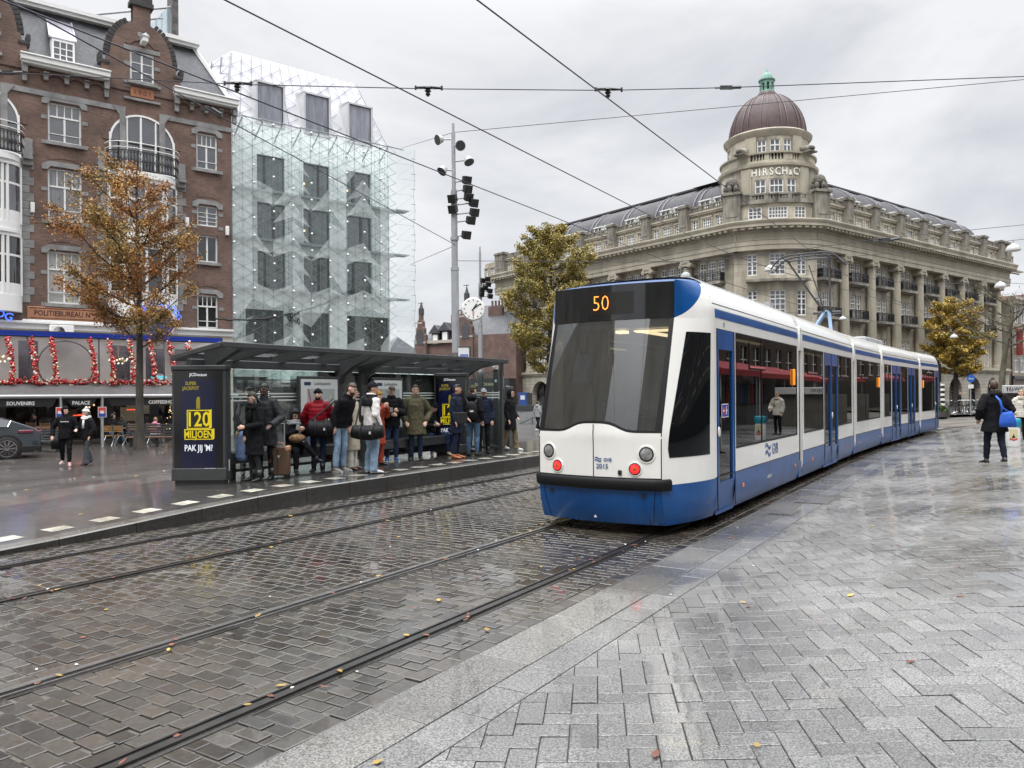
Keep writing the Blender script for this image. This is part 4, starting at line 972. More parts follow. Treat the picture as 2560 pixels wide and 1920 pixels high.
for i in range(16):
    x = rs.uniform(-15, -1.8); g = MB(); g.ball((x, rs.uniform(.6,2.4), rs.uniform(1.3,2.2)), .05, 6, 4); g.build('pendant_lamp', m_warm, BB)
for i in range(14):
    x = rs.uniform(-15, -2.2); z = rs.uniform(.4,1.5); g = MB(); g.box(x, x+rs.uniform(.3,.9), rs.uniform(1.6,2.8), 2.9, z, z+rs.uniform(.3,.8)); g.build('wall_panel', rs.choice((m_warmd, m_cream, m_warmd, m_inn)), BB)
g = MB()
for x in (-7.6, -7.4, -5.2): g.box(x, x+.5, .5, .55, .95+(x+7)*.1, 1.0+(x+7)*.1)
g.build('heater_bar', mat('heater_red', (.8,.05,.02), .5, emit=(1,.1,.04), es=3), BB)

# ---------------- glass facade building ----------------
GB = thing('glass_building', 'modern building with triangulated glass skin and faceted white roof', 'building', C0, AX)
m_gw = mat('panel_white', (.88,.935,.925), .35, ns=1, na=.05); m_gline = mat('panel_joint', (.12,.12,.17), .5); m_glat = mat('skin_joint', (.13,.17,.17), .4)
m_skin = glassmat('skin_glass', (.98,.995,.99), 1.22, .03, body=(.86,.935,.925), bf=.28)
m_gpane = mat('deep_pane', (.025,.032,.032), .03, ior=2.2, ns=2.2, na=.7, sc=(2.5,2.5,.15)); m_gpc = mat('pane_curtain', (.085,.098,.098), .04, ior=2.3, ns=5, na=.35, sc=(3,3,.08))
YW = .9
gws = []
for x0, x1 in ((1.6,3.22),(4.35,6.0),(7.12,8.77)):
    for z0, z1 in ((13.5,15.62),(10.7,12.88),(7.93,10.08)): gws.append((x0+.1,x1+.1,z0,z1))
gws += [(1.0,3.22,4.45,6.75),(4.38,6.02,4.45,6.75),(7.2,10.05,4.35,6.7)]
# account for the wall standing behind the skin plane
g = MB(); g.wall(.02, 10.12, 2.9, 17.3, gws, YW, .25); g.quad((10.12,YW,-.4),(10.12,12,-.4),(10.12,12,17.3),(10.12,YW,17.3)); g.quad((.02,YW,17.3),(10.12,YW,17.3),(10.12,12,17.3),(.02,12,17.3)); g.build('wall', m_gw, GB, 0)
for i, (x0, x1, z0, z1) in enumerate(gws):
    o = win(GB, ID, x0, z0, x1-x0, z1-z0, YW+.18, 1, 0, fw=.03, name='window', mf=m_dgrey, mg=m_gpc if i % 3 != 2 else m_gpane)
    g = MB(); xm = x0+(x1-x0)*(.30 if i % 2 == 0 else .62); g.box(xm-.07, xm+.07, YW+.17, YW+.23, z0, z1); f = g.build('window_mullion', m_dgrey, GB)
    if i in (3, 6, 4): 
        g = MB(); g.ball((x0+.1, YW+.16, z0+.9), .06, 6, 4); g.build('room_lamp', m_warm, GB)
# glazed skin and its joint lattice
XR = 11.35
zs_ = [2.9+i*.96 for i in range(16)]
m_skinc = glassmat('skin_glass_clear', (.95,.985,.98), 1.30, .02, body=(.8,.9,.88), bf=.04)
g = MB(); rsk = random.Random(14); yv = {}
def sy(i, j): return yv.setdefault((i, j), rsk.uniform(-.03, .03) if 0 < i < 9 and 0 < j < 15 else 0)
def sv(i, j): return (.02+10.1*i/9, sy(i, j), min(17.35, max(2.9, 2.9+.963*(j+(.5 if i % 2 else 0))-(.4815 if i % 2 and j == 0 else 0))))
for i in range(9):
    for j in range(15):
        a, b, c, d = sv(i,j), sv(i+1,j), sv(i+1,j+1), sv(i,j+1)
        for tri in (([a,b,d],[b,c,d]) if i % 2 else ([a,b,c],[a,c,d])):
            xc, zc = sum(p[0] for p in tri)/3, sum(p[2] for p in tri)/3
            inw = any(x0-.42 < xc < x1-.02 and z0-.3 < zc < z1+.1 for x0, x1, z0, z1 in gws); g.poly(tri, 1 if inw and rsk.random() < .90 else 0)
XR_ = XR
for i, (a, b) in enumerate(zip(zs_, zs_[1:])): g.quad((10.12,0,a),(XR-.12+.12*(i % 2),-.25,a),(XR-.12+.12*((i+1) % 2),-.25,b),(10.12,0,b), 1)
g.build('glass_skin', [m_skin, m_skinc], GB, 0)
def lattice(mb, x0, x1, z0, z1, sx, sz, w, fn, skip=None):
    k = w/2
    def seg(xa, za, xb, zb):
        if skip and skip((xa+xb)/2, (za+zb)/2): return
        d = V((xb-xa, 0, zb-za)).normalized(); n = V((-d.z, 0, d.x))*k
        a, b = V((xa,0,za)), V((xb,0,zb)); mb.quad(*[fn(p) for p in (a-n, b-n, b+n, a+n)])
    i = 0; x = x0
    while x < x1-.01:
        z = z0
        while z < z1-.01:
            zz = min(z+sz, z1)
            seg(x, z, x, zz)
            xn = min(x+sx, x1)
            o = 0 if i % 2 == 0 else sz/2
            if z+o+sz/2 <= z1: seg(x, z+o, xn, z+o+sz/2)
            if z+o-sz/2 >= z0: seg(x, z+o, xn, z+o-sz/2)
            z += sz
        x += sx; i += 1
g = MB(); lattice(g, .02, 10.1, 2.9, 17.35, .56, .64, .02, lambda p: (p.x, -.045, p.z)); g.build('joint_lattice', m_glat, GB, 0)
g = MB(); lattice(g, .02, 10.1, 3.2, 17.2, .70, .80, .016, lambda p: (p.x, YW-.006, p.z), lambda x, z: any(a-.2 < x < b+.2 and c-.3 < z < d+.3 for a, b, c, d in gws)); g.build('panel_joints', m_glat, GB, 0)
g = MB()
for i in range(15):
    z = zs_[i]; g.tube([(10.12,0,z),(XR-.12+.12*(i % 2),-.25,z)], .008, 4); g.tube([(10.12,0,z),(XR-.12+.12*((i+1) % 2),-.25,z+.96)], .008, 4)
    g.tube([(XR-.12+.12*(i % 2),-.25,z),(XR-.12+.12*((i+1) % 2),-.25,z+.96)], .014, 4); g.cyl((XR-.25,-.2,z+.4), (XR+.03,-.25,z+.4), .022, 6)
g.build('corner_fin_frame', mat('fin_frame', (.30,.36,.355), .4), GB, 0)
k = 0
for i in range(10):
    for j in range(15):
        x = .1+1.12*i; z = 3.4+.98*j+(.49 if i % 2 else 0)
        if z > 17.3 or x > 10.1 or (i+2*j) % 3 == 1: continue
        inst('glass_stud', 'stud', lambda: MB().lathe([(.075,0),(.065,-.05),(.03,-.09),(.001,-.1)], n=8), GB, M.Translation((x,0,z)) @ M.Rotation(-pi/2, 4, 'X'), mat('stud_white', (.85,.85,.85), .25, metal=.3)); k += 1
for z in (13.45, 10.66, 7.84):
    g = MB()
    g.box(.05, 11.1, .45, YW-.02, z-.02, z+.03); g.box(.05, 11.1, .40, .46, z-.04, z+.08); g.box(.05, 11.1, YW-.12, YW-.03, z, z+.14); g.prism([(10.1,.1),(11.1,.05),(10.1,YW+1)], lambda a, b, d: (a, b, d), z-.04, z+.03); g.build('maintenance_walkway', mat('grating_grey', (.45,.50,.50), .5), GB)
for i in range(9):
    x = .6+1.12*i; g = MB(); g.tube([(x,0,17.2),(x-.15,YW,16.4)], .045, 6); g.tube([(x,0,17.3),(x+1.1,.0,17.25)], .03, 5); g.build('skin_strut', m_lead, GB)
# faceted roof
rp_ = [V((.0,YW,17.3)), V((10.12,YW,17.3)), V((8.75,2.9,21.9)), V((.95,2.9,22.0)), V((-.9,5.2,20.0))]
g = MB(); g.poly([rp_[0], rp_[1], rp_[2], rp_[3]]); g.poly([V((10.12,YW,17.3)), V((10.12,12,17.3)), V((8.75,12,21.9)), rp_[2]]); g.poly([rp_[0], rp_[3], V((-1.3,4.5,20.4)), V((-1.3,4.5,17.3))]); g.poly([rp_[3], rp_[2], V((8.75,12,21.9)), V((-1.3,12,20.4)), V((-1.3,4.5,20.4))])
g.build('roof', mat('roof_white', (.50,.50,.52), .22, ns=.6, na=.06), GB, 0)
def rf(p):
    t = (p.z-17.3)/4.65; xl, xr = .0+.95*t, 10.12-1.37*t; u = (p.x)/10.12
    return (xl+(xr-xl)*u, YW+2.0*t-.11, p.z)
dws = [(1.75,3.18,17.45,19.75),(4.6,6.0,17.45,19.75),(7.4,8.8,17.45,19.75)]
g = MB(); lattice(g, 0, 10.12, 17.3, 21.9, .72, .92, .032, rf, lambda x, z: any(a-.35 < x < b+.3 and z < d+.25 for a, b, c, d in dws)); g.build('roof_joints', m_gline, GB, 0)
def rf2(p):   # left facet
    t = (p.z-17.3)/4.7; a = V((0,YW,17.3)).lerp(rp_[3], t); b = V((-1.3,4.5,17.3)).lerp(V((-1.3,4.5,20.4)), t); q = a.lerp(b, min(1, max(0, p.x))); return tuple(q+V((-.06,-.05,0)))
g = MB(); lattice(g, 0, .98, 17.35, 21.9, .2, .6, .02, rf2)
g.build('roof_joints', m_gline, GB, 0)
for a, b, c, d in dws:
    a, b = a+.05, b+.05
    g = MB(); y0 = YW-.05
    g.prism([(y0,c-.1),(y0,d+.05),(y0+1.3,d+.35),(y0+1.3,c-.1)], lambda p, q, e: (e, p, q), a-.16, a-.04); g.prism([(y0,c-.1),(y0,d+.05),(y0+1.3,d+.35),(y0+1.3,c-.1)], lambda p, q, e: (e, p, q), b+.02, b+.14)
    g.box(a-.16, b+.14, y0, y0+1.2, d-.02, d+.08); g.box(a-.1, b+.1, y0, y0+.2, c-.12, c); do = g.build('dormer', MATS['roof_white'], GB, 0)
    g = MB(); g.quad((a-.04,y0+.1,c),(b+.02,y0+.1,c),(b+.02,y0+.1,d),(a-.04,y0+.1,d)); g.build('pane', mat('dormer_pane', (.20,.21,.24), .03, ior=1.9, ns=1.5, na=.4, sc=(2,2,.3)), do)
    g = MB()
    for q in ((a-.04,a,c,d),(b-.02,b+.02,c,d),(a,b,d-.04,d),(a,b,c,c+.04)): g.box(q[0], q[1], y0+.06, y0+.1, q[2], q[3])
    g.build('frame', m_dgrey, do)
# ground floor: glass canopies and dark shop windows
g = MB(); g.wall(.02, 14.5, -.4, 2.9, [(.3,3.9,-.2,2.7),(4.4,6.9,-.2,2.7),(7.3,9.8,-.2,2.7)], .3, .2); g.build('ground_floor', mat('plinth_dark', (.05,.052,.05), .4, ns=40, na=.4), GB, 0)
for a, b in ((.3,3.9),(4.4,6.9),(7.3,9.8)):
    g = MB(); g.quad((a,.45,-.2),(b,.45,-.2),(b,.45,2.7),(a,.45,2.7)); g.build('shop_pane', m_paned, GB)
m_can = glassmat('canopy_glass', (.72,.86,.83), 1.45, .04, body=(.45,.62,.58), bf=.35)
for i in range(9):
    x = 1.85+1.2*i; g = MB(); z = 2.72; ap = V((x+.6,-.55,z+.52))
    cs = [V((x,-1.25,z)), V((x+1.2,-1.25,z)), V((x+1.2,.25,z+.05)), V((x,.25,z+.05))]
    for p, q in zip(cs, cs[1:]+cs[:1]): g.poly([p, q, ap])
    o = g.build('glass_canopy', m_can, GB, 0)
    g = MB()
    for p in cs: g.tube([p, ap], .018, 5)
    for p, q in zip(cs, cs[1:]+cs[:1]): g.tube([p, q], .016, 5)
    g.build('canopy_frame', m_lead, o)
g = MB(); g.box(.1, 13.0, .05, .28, 2.88, 3.6); g.build('canopy_fascia', m_gw, GB)
# ---------------- domed corner department store ----------------
m_sand = brickmat('sandstone', (.30,.27,.212), (.375,.342,.27), (.22,.195,.15), 1.1, .48, .012, .8, bump=.15, mottle=.5, nz=.3)
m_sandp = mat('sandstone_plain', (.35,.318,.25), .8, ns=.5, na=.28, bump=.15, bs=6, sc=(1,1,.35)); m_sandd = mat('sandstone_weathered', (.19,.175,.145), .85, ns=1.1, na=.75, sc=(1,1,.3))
m_slate2 = brickmat('slate_dark', (.034,.032,.037), (.055,.052,.058), (.018,.018,.02), .3, .16, .012, .62, bump=.5, mottle=.2)
m_copr = mat('dome_copper', (.070,.046,.045), .5, spec=.3, ns=1.1, na=.28); m_rib = mat('dome_rib', (.085,.055,.052), .4); m_verd = mat('verdigris', (.14,.27,.215), .6, ns=3, na=.3)
m_hp = mat('store_pane', (.07,.075,.085), .03, ior=2.0, ns=.9, na=.6); m_gutter = mat('gutter_dark', (.05,.045,.045), .5)
KL, KR = V((22.4, 77, 0)), V((30.44, 75.9, 0))
ch = KR-KL; CW = ch.length; CX = ch.normalized(); CY = V((-CX.y, CX.x, 0))
HB = thing('department_store', 'domed grey stone corner building with white lettering, columns and balconies behind the tram', 'building', (0,0,0), 0)
MR = M.Translation(KR) @ M.Rotation(atan2(.604,.797), 4, 'Z')
ML = M.Translation(KL) @ M.Rotation(atan2(-.797,.604), 4, 'Z')
BP = 5.45
def cornice_prof(mb, x0, x1, fn=None, n=1):
    """entablature 15.9..18.8 as a stepped section swept along x"""
    pr = [(1.4,15.9),(0,15.9),(-.10,15.9),(-.10,16.35),(-.16,16.37),(-.16,16.8),(-.22,16.85),(-.05,16.95),(-.05,17.55),(-.2,17.6),(-.2,17.82),(-.32,17.86),(-.62,18.02),(-.95,18.05),(-.95,18.3),(-1.05,18.42),(-1.12,18.6),(-1.1,18.7),(0,18.82)]
    rings = []
    for i in range(n+1):
        x = x0+(x1-x0)*i/n
        rings.append([(fn(V((x,y,z))) if fn else (x,y,z)) for y, z in pr])
    mb.loft(rings, caps=not fn)
def balusters(mb, x0, x1, y, z0, z1, fn=None, step=.34):
    k = max(1, int((x1-x0)/step)); f = fn or (lambda p: p)
    for i in range(k):
        x = x0+(x1-x0)*(i+.5)/k; h = z1-z0
        mb.tube([f(V((x,y,z0))), f(V((x,y,z0+h*.3))), f(V((x,y,z0+h*.7))), f(V((x,y,z1)))], [.07,.11,.055,.08], 6)
def column():
    g = MB(); n = 20; prof = [(.62,4.7),(.62,4.95),(.56,5.0),(.58,5.12),(.50,5.2)]
    g.box(-.66, .66, -.66, .66, 4.6, 4.72); g.lathe(prof, n=20)
    rings = []
    for z, r in ((5.2,.50),(8,.495),(12,.455),(15.05,.42)):
        rings.append([((r-(.035 if j % 2 else 0))*cos(2*pi*j/40), (r-(.035 if j % 2 else 0))*sin(2*pi*j/40), z) for j in range(40)])
    g.loft(rings); g.lathe([(.44,15.0),(.47,15.06),(.44,15.12)], n=20); g.box(-.6, .6, -.58, .58, 15.62, 15.9)
    g.box(-.52, .52, -.5, .5, 15.3, 15.62)
    for sx in (-1, 1):
        g.tube([(sx*.55,-.58,15.38),(sx*.55,.58,15.38)], .25, 12); g.tube([(sx*.55,-.62,15.38),(sx*.55,.62,15.38)], .11, 10)
    return g
def railing(w):
    g = MB(); g.box(-w/2, w/2, -.03, .03, .86, .94); g.box(-w/2, w/2, -.02, .02, .06, .11); g.box(-w/2, w/2, -.015, .015, .70, .74)
    n = int(w/.13)
    for i in range(n+1): x = -w/2+w*i/n; t = .055 if i % 6 == 0 else .02; g.box(x-t/2, x+t/2, -t/2, t/2, 0, .9)
    for i in range(0, n-5, 6):
        xc = -w/2+w*(i+3)/n; g.tube([(xc+.17*cos(t), 0, .40+.26*sin(t)) for t in [2*pi*k/10 for k in range(11)]], .022, 4, caps=False)
    for sx in (-1, 1): g.box(sx*w/2-.02, sx*w/2+.02, 0, .7, 0, .9)
    return g
def wing(mx, sg, nb, first, endl):
    # local x runs away from the corner as sg*l; y inward
    def X(l): return sg*l
    def rng(a, b): return (min(X(a), X(b)), max(X(a), X(b)))
    bays = [first+BP*i for i in range(-1, nb)]            # bay starts (columns stand on them)
    hol = []; arches = []
    g = MB(); yb = .95
    H = []
    for i, l in enumerate(bays):
        a0 = max(l, .3); c = l+BP/2
        if c-1.65 < .3 or c+1.65 > endl: continue
        for z0, z1 in ((5.0,7.6),(9.55,12.05),(13.4,15.5)): H.append((*rng(c-1.6, c+1.6), z0, z1))
    g.wall(*rng(-.1, endl), 4.6, 15.95, H, yb, .3, maxdx=20)
    x0, x1 = rng(-.1, endl); xe = X(endl)
    g.quad((xe,yb,4.6),(xe,14,4.6),(xe,14,15.95),(xe,yb,15.95))
    g.build('wall', m_sand, HB, 0, mx=mx)
    for a, b, z0, z1 in H:
        w3 = b-a
        o = inst('window', ('hw', z0), lambda: _tri(w3, z1-z0), HB, mx @ M.Translation((a, yb+.12, z0)), m_bw)
        inst('pane', ('hwp', z0), lambda: MB().quad((.02,.08,.02),(w3-.02,.08,.02),(w3-.02,.08,z1-z0-.02),(.02,.08,z1-z0-.02)), o, M.Identity(4), m_hp)
        inst('stone_mullion', ('hwm', z0), lambda: MB().box(.86,1.06,-.12,.1,0,z1-z0).box(w3-1.06,w3-.86,-.12,.1,0,z1-z0), o, M.Identity(4), m_sandp)
        if z0 > 8.5:
            def mkb():
                q = MB(); q.box(-1.75,1.75,-.15,.7,-.28,0); q.box(-1.65,1.65,.05,.7,-.42,-.28); return q
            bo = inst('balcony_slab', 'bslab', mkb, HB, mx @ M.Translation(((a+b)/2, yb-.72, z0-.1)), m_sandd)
            inst('balcony_railing', 'brail', lambda: railing(3.4), bo, M.Translation((0,-.08,0)), m_iron)
    # columns
    for l in [first+BP*i for i in range(0, nb+1)]:
        if l > endl-.5: continue
        inst('column', 'col', column, HB, mx @ M.Translation((X(l), .42, 0)), m_sandp)
    # base band, arcade
    g = MB(); g.box(*rng(-.1, endl), -.35, .95, 4.42, 4.6); g.box(*rng(-.1, endl), -.2, .95, 4.2, 4.42); g.box(*rng(-.1, endl), -.12, .95, 4.6, 4.75); g.build('ledge', m_sandp, HB, mx=mx)
    g = MB(); r = 1.72
    cs = [l+BP/2 for l in bays if .3 < l+BP/2-r and l+BP/2+r < endl]
    edge = 0.0
    for c in cs:
        pts = [(c-r, -.5)]+[(c-r*cos(pi*k/14), 1.75+r*sin(pi*k/14)) for k in range(15)]+[(c+r, -.5)]
        nx = c+BP/2
        lo = max(edge, c-BP/2); 
        g.quad((X(lo),-.02,-.5),(X(c-r),-.02,-.5),(X(c-r),-.02,4.2),(X(lo),-.02,4.2)); g.quad((X(c+r),-.02,-.5),(X(nx),-.02,-.5),(X(nx),-.02,4.2),(X(c+r),-.02,4.2))
        for k in range(14):
            a, b = pts[1+k], pts[2+k]; g.quad((X(a[0]),-.02,a[1]),(X(b[0]),-.02,b[1]),(X(b[0]),-.02,4.2),(X(a[0]),-.02,4.2))
        for a, b in zip(pts, pts[1:]): g.quad((X(a[0]),-.02,a[1]),(X(b[0]),-.02,b[1]),(X(b[0]),.8,b[1]),(X(a[0]),.8,a[1]))
        edge = nx
    g.quad((X(edge),-.02,-.5),(X(endl),-.02,-.5),(X(endl),-.02,4.2),(X(edge),-.02,4.2)); g.quad((xe,-.02,-.5),(xe,14,-.5),(xe,14,4.6),(xe,-.02,4.6))
    if cs and cs[0]-BP/2 > 0: g.quad((X(-.1),-.02,-.5),(X(cs[0]-BP/2),-.02,-.5),(X(cs[0]-BP/2),-.02,4.2),(X(-.1),-.02,4.2))
    g.build('arcade_wall', m_arc, HB, 0, mx=mx)
    for c in cs:
        def mka():
            q = MB(); q.quad((-r,.75,-.5),(r,.75,-.5),(r,.75,3.5),(-r,.75,3.5)); return q
        o = inst('shop_window', 'arcp', mka, HB, mx @ M.Translation((X(c),0,0)), m_arcp)
        def mkf():
            q = MB(); rr = 1.35
            q.tube([(-rr,.62,-.5)]+[(-rr*cos(pi*k/12),.62,1.75+rr*sin(pi*k/12)) for k in range(13)]+[(rr,.62,-.5)], .10, 6); q.box(-.05,.05,.6,.7,-.5,3.0); q.box(-rr,rr,.6,.7,1.7,1.8); return q
        inst('arch_frame', 'arcf', mkf, o, M.Identity(4), m_shopd)
    # entablature
    g = MB(); cornice_prof(g, *rng(-.25, endl+.4)); g.build('cornice', m_sandp, HB, 30, mx=mx)
    def mkd():
        q = MB()
        for i in range(8): x = i*BP/8; q.box(x+.08, x+.44, -.86, -.3, 17.84, 18.04)
        for i in range(24): x = i*BP/24; q.box(x+.02, x+.14, -.31, -.18, 17.62, 17.80)
        return q
    l = 0.0
    while l < endl-1: inst('dentil_course', 'dent', mkd, HB, mx @ M.Translation((min(X(l), X(l+BP)), 0, 0)), m_sandp); l += BP
    # attic storey
    g = MB(); H = []
    for l in bays:
        c = l+BP/2
        for dx, w in ((-1.55,.78),(0,1.15),(1.55,.78)):
            if c+dx-w/2 < .5: continue
            H.append((*rng(c+dx-w/2, c+dx+w/2), 18.95, 20.05))
    g.wall(*rng(0, endl), 18.7, 20.75, H, .25, .2, maxdx=20); g.quad((xe,.25,18.7),(xe,14,18.7),(xe,14,20.75),(xe,.25,20.75)); g.quad((X(0),.25,20.75),(xe,.25,20.75),(xe,14,20.75),(X(0),14,20.75)); g.build('attic_wall', m_sand, HB, 0, mx=mx)
    for a, b, z0, z1 in H: win(HB, mx, a, z0, b-a, z1-z0, .33, 2 if b-a < 1 else 4, 0, fw=.10, mw=.09, name='attic_window', mg=m_hp, rows=(3,1))
    g = MB()
    for a, b, z0, z1 in H: g.box(a-.14, b+.14, .14, .26, z1, z1+.14); g.box(a-.14, a, .19, .25, z0, z1); g.box(b, b+.14, .19, .25, z0, z1)
    g.box(*rng(0, endl), .05, .26, 20.45, 20.62); g.box(*rng(0, endl), -.05, .26, 20.62, 20.75); g.build('attic_moulding', m_sandp, HB, mx=mx)
    for l in [first+BP*i for i in range(0, nb+1)]+[endl-.5]:
        if l > endl: continue
        def mkp():
            q = MB(); q.box(-.58,.58,-.35,.5,18.78,21.45); q.box(-.70,.70,-.48,.6,21.45,21.62); q.box(-.62,.62,-.4,.5,21.62,21.74); q.box(-.42,.42,-.40,-.34,19.4,21.0); q.box(-.66,.66,-.42,.5,18.78,19.0); return q
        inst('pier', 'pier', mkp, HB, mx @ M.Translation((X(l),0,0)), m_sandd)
    for i, l in enumerate(bays):
        a, b = max(l+.6, .6), min(l+BP-.6, endl-.6)
        if b-a < 1: continue
        def mkbal(a=a, b=b):
            q = MB(); w = b-a; q.box(0, w, .02, .26, 21.25, 21.40); q.box(0, w, .02, .26, 20.75, 20.86)
            for k in range(3): u0 = w*k/3+.28; u1 = w*(k+1)/3-.28; balusters(q, u0, u1, .14, 20.86, 21.25, step=.26)
            for k in range(4): u = w*k/3; q.box(max(0,u-.24), min(w,u+.24), .03, .25, 20.86, 21.25)
            return q
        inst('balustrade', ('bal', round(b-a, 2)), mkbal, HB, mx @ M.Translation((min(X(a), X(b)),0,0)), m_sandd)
    # curved slate roof
    RS = [(1.6,20.75),(1.75,21.6),(2.05,22.4),(2.55,23.2),(3.3,23.9),(4.2,24.4),(5.2,24.7)]
    e = endl-5.2; sec = lambda l, k: [(X(l), y, z) for y, z in RS]
    g = MB(); g.loft([[(X(-2.0), y, z) for y, z in RS], [(X(e), y, z) for y, z in RS]], close=False)
    # hipped far end follows the same curve
    rings = []
    for k in range(7):
        t = k/6*pi/2; rings.append([(X(e+(5.2-y+.0)*sin(t)), 5.2-(5.2-y)*cos(t), z) for y, z in RS])
    g.loft(rings, close=False); g.loft([[(X(e+5.2-y), 5.2, z) for y, z in RS], [(X(e+5.2-y), 14, z) for y, z in RS]], close=False); g.quad((X(-2),5.2,24.7),(X(e),5.2,24.7),(X(e),14,24.7),(X(-2),14,24.7))
    g.build('roof', m_slate2, HB, 40, mx=mx)
    g = MB(); x0, x1 = rng(-2, e+.6); g.box(x0, x1, 4.7, 5.3, 24.5, 24.78); g.box(x0, x1, 4.55, 5.1, 24.72, 24.92); g.build('ridge_gutter', m_gutter, HB, mx=mx)
    for l in bays[1:]:
        if l > e: continue
        def mkr():
            q = MB()
            for dx in (-.38, .38): q.tube([(dx, y-.05, z+.03) for y, z in RS[1:]], .07, 6)
            return q
        inst('roof_rib', 'rib', mkr, HB, mx @ M.Translation((X(l),0,0)), m_lead)
    for l in bays:
        for dx in (1.75, 3.7):
            if l+dx > endl-4 or l+dx < 1: continue
            def mkdm():
                q = MB(); q.box(-.72,.72,1.15,2.6,21.3,21.42); q.box(-.8,.8,1.05,2.9,22.12,22.24); q.box(-.72,-.6,1.15,2.5,21.4,22.15); q.box(.6,.72,1.15,2.5,21.4,22.15); q.box(-.04,.04,1.2,1.3,21.4,22.15); q.box(-.6,.6,1.18,1.26,21.42,21.5); return q
            o = inst('dormer', 'dmr', mkdm, HB, mx @ M.Translation((X(l+dx),0,0)), m_bw)
            inst('pane', 'dmrp', lambda: MB().quad((-.6,1.32,21.42),(.6,1.32,21.42),(.6,1.32,22.12),(-.6,1.32,22.12)), o, M.Identity(4), m_pane)
m_arc = brickmat('arcade_stone', (.33,.305,.25), (.38,.355,.295), (.12,.11,.09), 2.2, .44, .035, .75, bump=.6, mottle=.2); m_arcp = mat('arcade_pane', (.06,.062,.062), .04, ior=1.7, ns=.7, na=.8)
def _tri(w, h):
    b = MB()
    for x0, x1, n in ((0,.86,2),(1.06,w-1.06,3),(w-.86,w,2)):
        f = .11; b.box(x0, x0+f, 0, .1, 0, h); b.box(x1-f, x1, 0, .1, 0, h); b.box(x0, x1, 0, .1, 0, f); b.box(x0, x1, 0, .1, h-f, h); zt = h*.66; b.box(x0, x1, -.01, .1, zt-.06, zt+.06)
        for i in range(1, n): x = x0+(x1-x0)*i/n; b.box(x-.035, x+.035, .02, .08, f, h-f)
        for k in range(1, 3): z = zt*k/3; b.box(x0, x1, .02, .08, z-.025, z+.025)
        b.box(x0, x1, .02, .08, (zt+h)/2-.025, (zt+h)/2+.025)
    return b
wing(MR, 1, 8, 5.35, 46.0)
wing(ML, -1, 7, 6.3, 40.4)
# curved corner between the wings: map (u,y,z) with u along the chord to a gentle convex arc
MC = M(((CX.x, CY.x, 0, KL.x), (CX.y, CY.y, 0, KL.y), (0, 0, 1, 0), (0, 0, 0, 1)))
RC = 8.6; hc = CW/2; cyc = sqrt(RC*RC-hc*hc)
def arc(p, Rr=RC):
    a = (p.x-hc)/Rr*1.03; r = Rr-p.y
    return V((hc+r*sin(a), cyc-r*cos(a)+0, p.z))
def cv(mb, name, m, par=HB, **k): mb.map(arc); return mb.build(name, m, par, k.pop('smooth', 35), mx=MC, **k)
g = MB(); T1 = [(1.05,2.05),(3.3,4.85),(6.1,7.1)]
H = [(a, b, z0, z1) for z0, z1 in ((5.0,7.5),(9.4,11.95),(13.45,15.6)) for a, b in T1]
g.wall(-.3, CW+.3, 4.6, 15.95, H, .55, .25, maxdx=.45); cv(g, 'corner_wall', m_sand)
def cwin(a, b, z0, z1, y, n, rows, up=0, nm='corner_window'):
    c = arc(V(((a+b)/2, y, 0))); ang = ((a+b)/2-hc)/RC*1.03; m2 = MC @ M.Translation((c.x, c.y, z0)) @ M.Rotation(ang, 4, 'Z') @ M.Translation((-(b-a)/2, 0, 0))
    return win(HB, m2, 0, 0, b-a, z1-z0, 0, n, n if up else 0, tr=.66, fw=.10, mw=.09, name=nm, mg=m_hp, rows=rows)
for a, b, z0, z1 in H: cwin(a, b, z0, z1, .68, 2 if b-a < 1.2 else 3, (3,2), 1)
g = MB()
for i in range(20): u0, u1 = 1.0+6.1*i/20, 1.0+6.1*(i+1)/20; g.add([(u0,-.25,12.75),(u1,-.25,12.75),(u1,.55,12.75),(u0,.55,12.75),(u0,-.25,13.0),(u1,-.25,13.0),(u1,.55,13.0),(u0,.55,13.0)], [(0,3,2,1),(4,5,6,7),(0,1,5,4),(1,2,6,5),(2,3,7,6),(3,0,4,7)])
bs = cv(g, 'balcony_slab', m_sandd)
g = MB()
for i in range(46):
    u = 1.05+6.0*i/45; g.box(u-.02, u+.02, -.2, -.16, 13.0, 13.85)
for i in range(30):
    u0, u1 = 1.05+6*i/30, 1.05+6*(i+1)/30; g.bar((u0,-.18,13.88),(u1,-.18,13.88), .07, .07); g.bar((u0,-.18,13.08),(u1,-.18,13.08), .05, .05); g.bar((u0,-.18,13.7),(u1,-.18,13.7), .03, .03)
for i in range(8): xc = 1.4+.76*i; g.tube([(xc+.2*cos(t), -.18, 13.38+.26*sin(t)) for t in [2*pi*k/10 for k in range(11)]], .025, 4, caps=False)
cv(g, 'balcony_railing', m_iron, bs)
g = MB(); cornice_prof(g, -.2, CW+.2, lambda p: p, 24); cv(g, 'corner_cornice', m_sandp, smooth=30)
g = MB()
for i in range(12): x = i*CW/12; g.box(x+.1, x+.46, -.86, -.3, 17.84, 18.04)
for i in range(36): x = i*CW/36; g.box(x+.02, x+.14, -.31, -.18, 17.62, 17.80)
cv(g, 'dentil_course', m_sandp)
g = MB(); H = [(1.25,2.55,18.95,20.15),(3.15,5.0,18.95,20.15),(5.65,6.85,18.95,20.15)]
g.wall(-.3, CW+.3, 18.7, 20.75, H, .15, .2, maxdx=.45)
cv(g, 'attic_wall', m_sand)
for a, b, z0, z1 in H: cwin(a, b, z0, z1, .25, 3 if b-a < 1.5 else 6, (3,1))
g = MB()
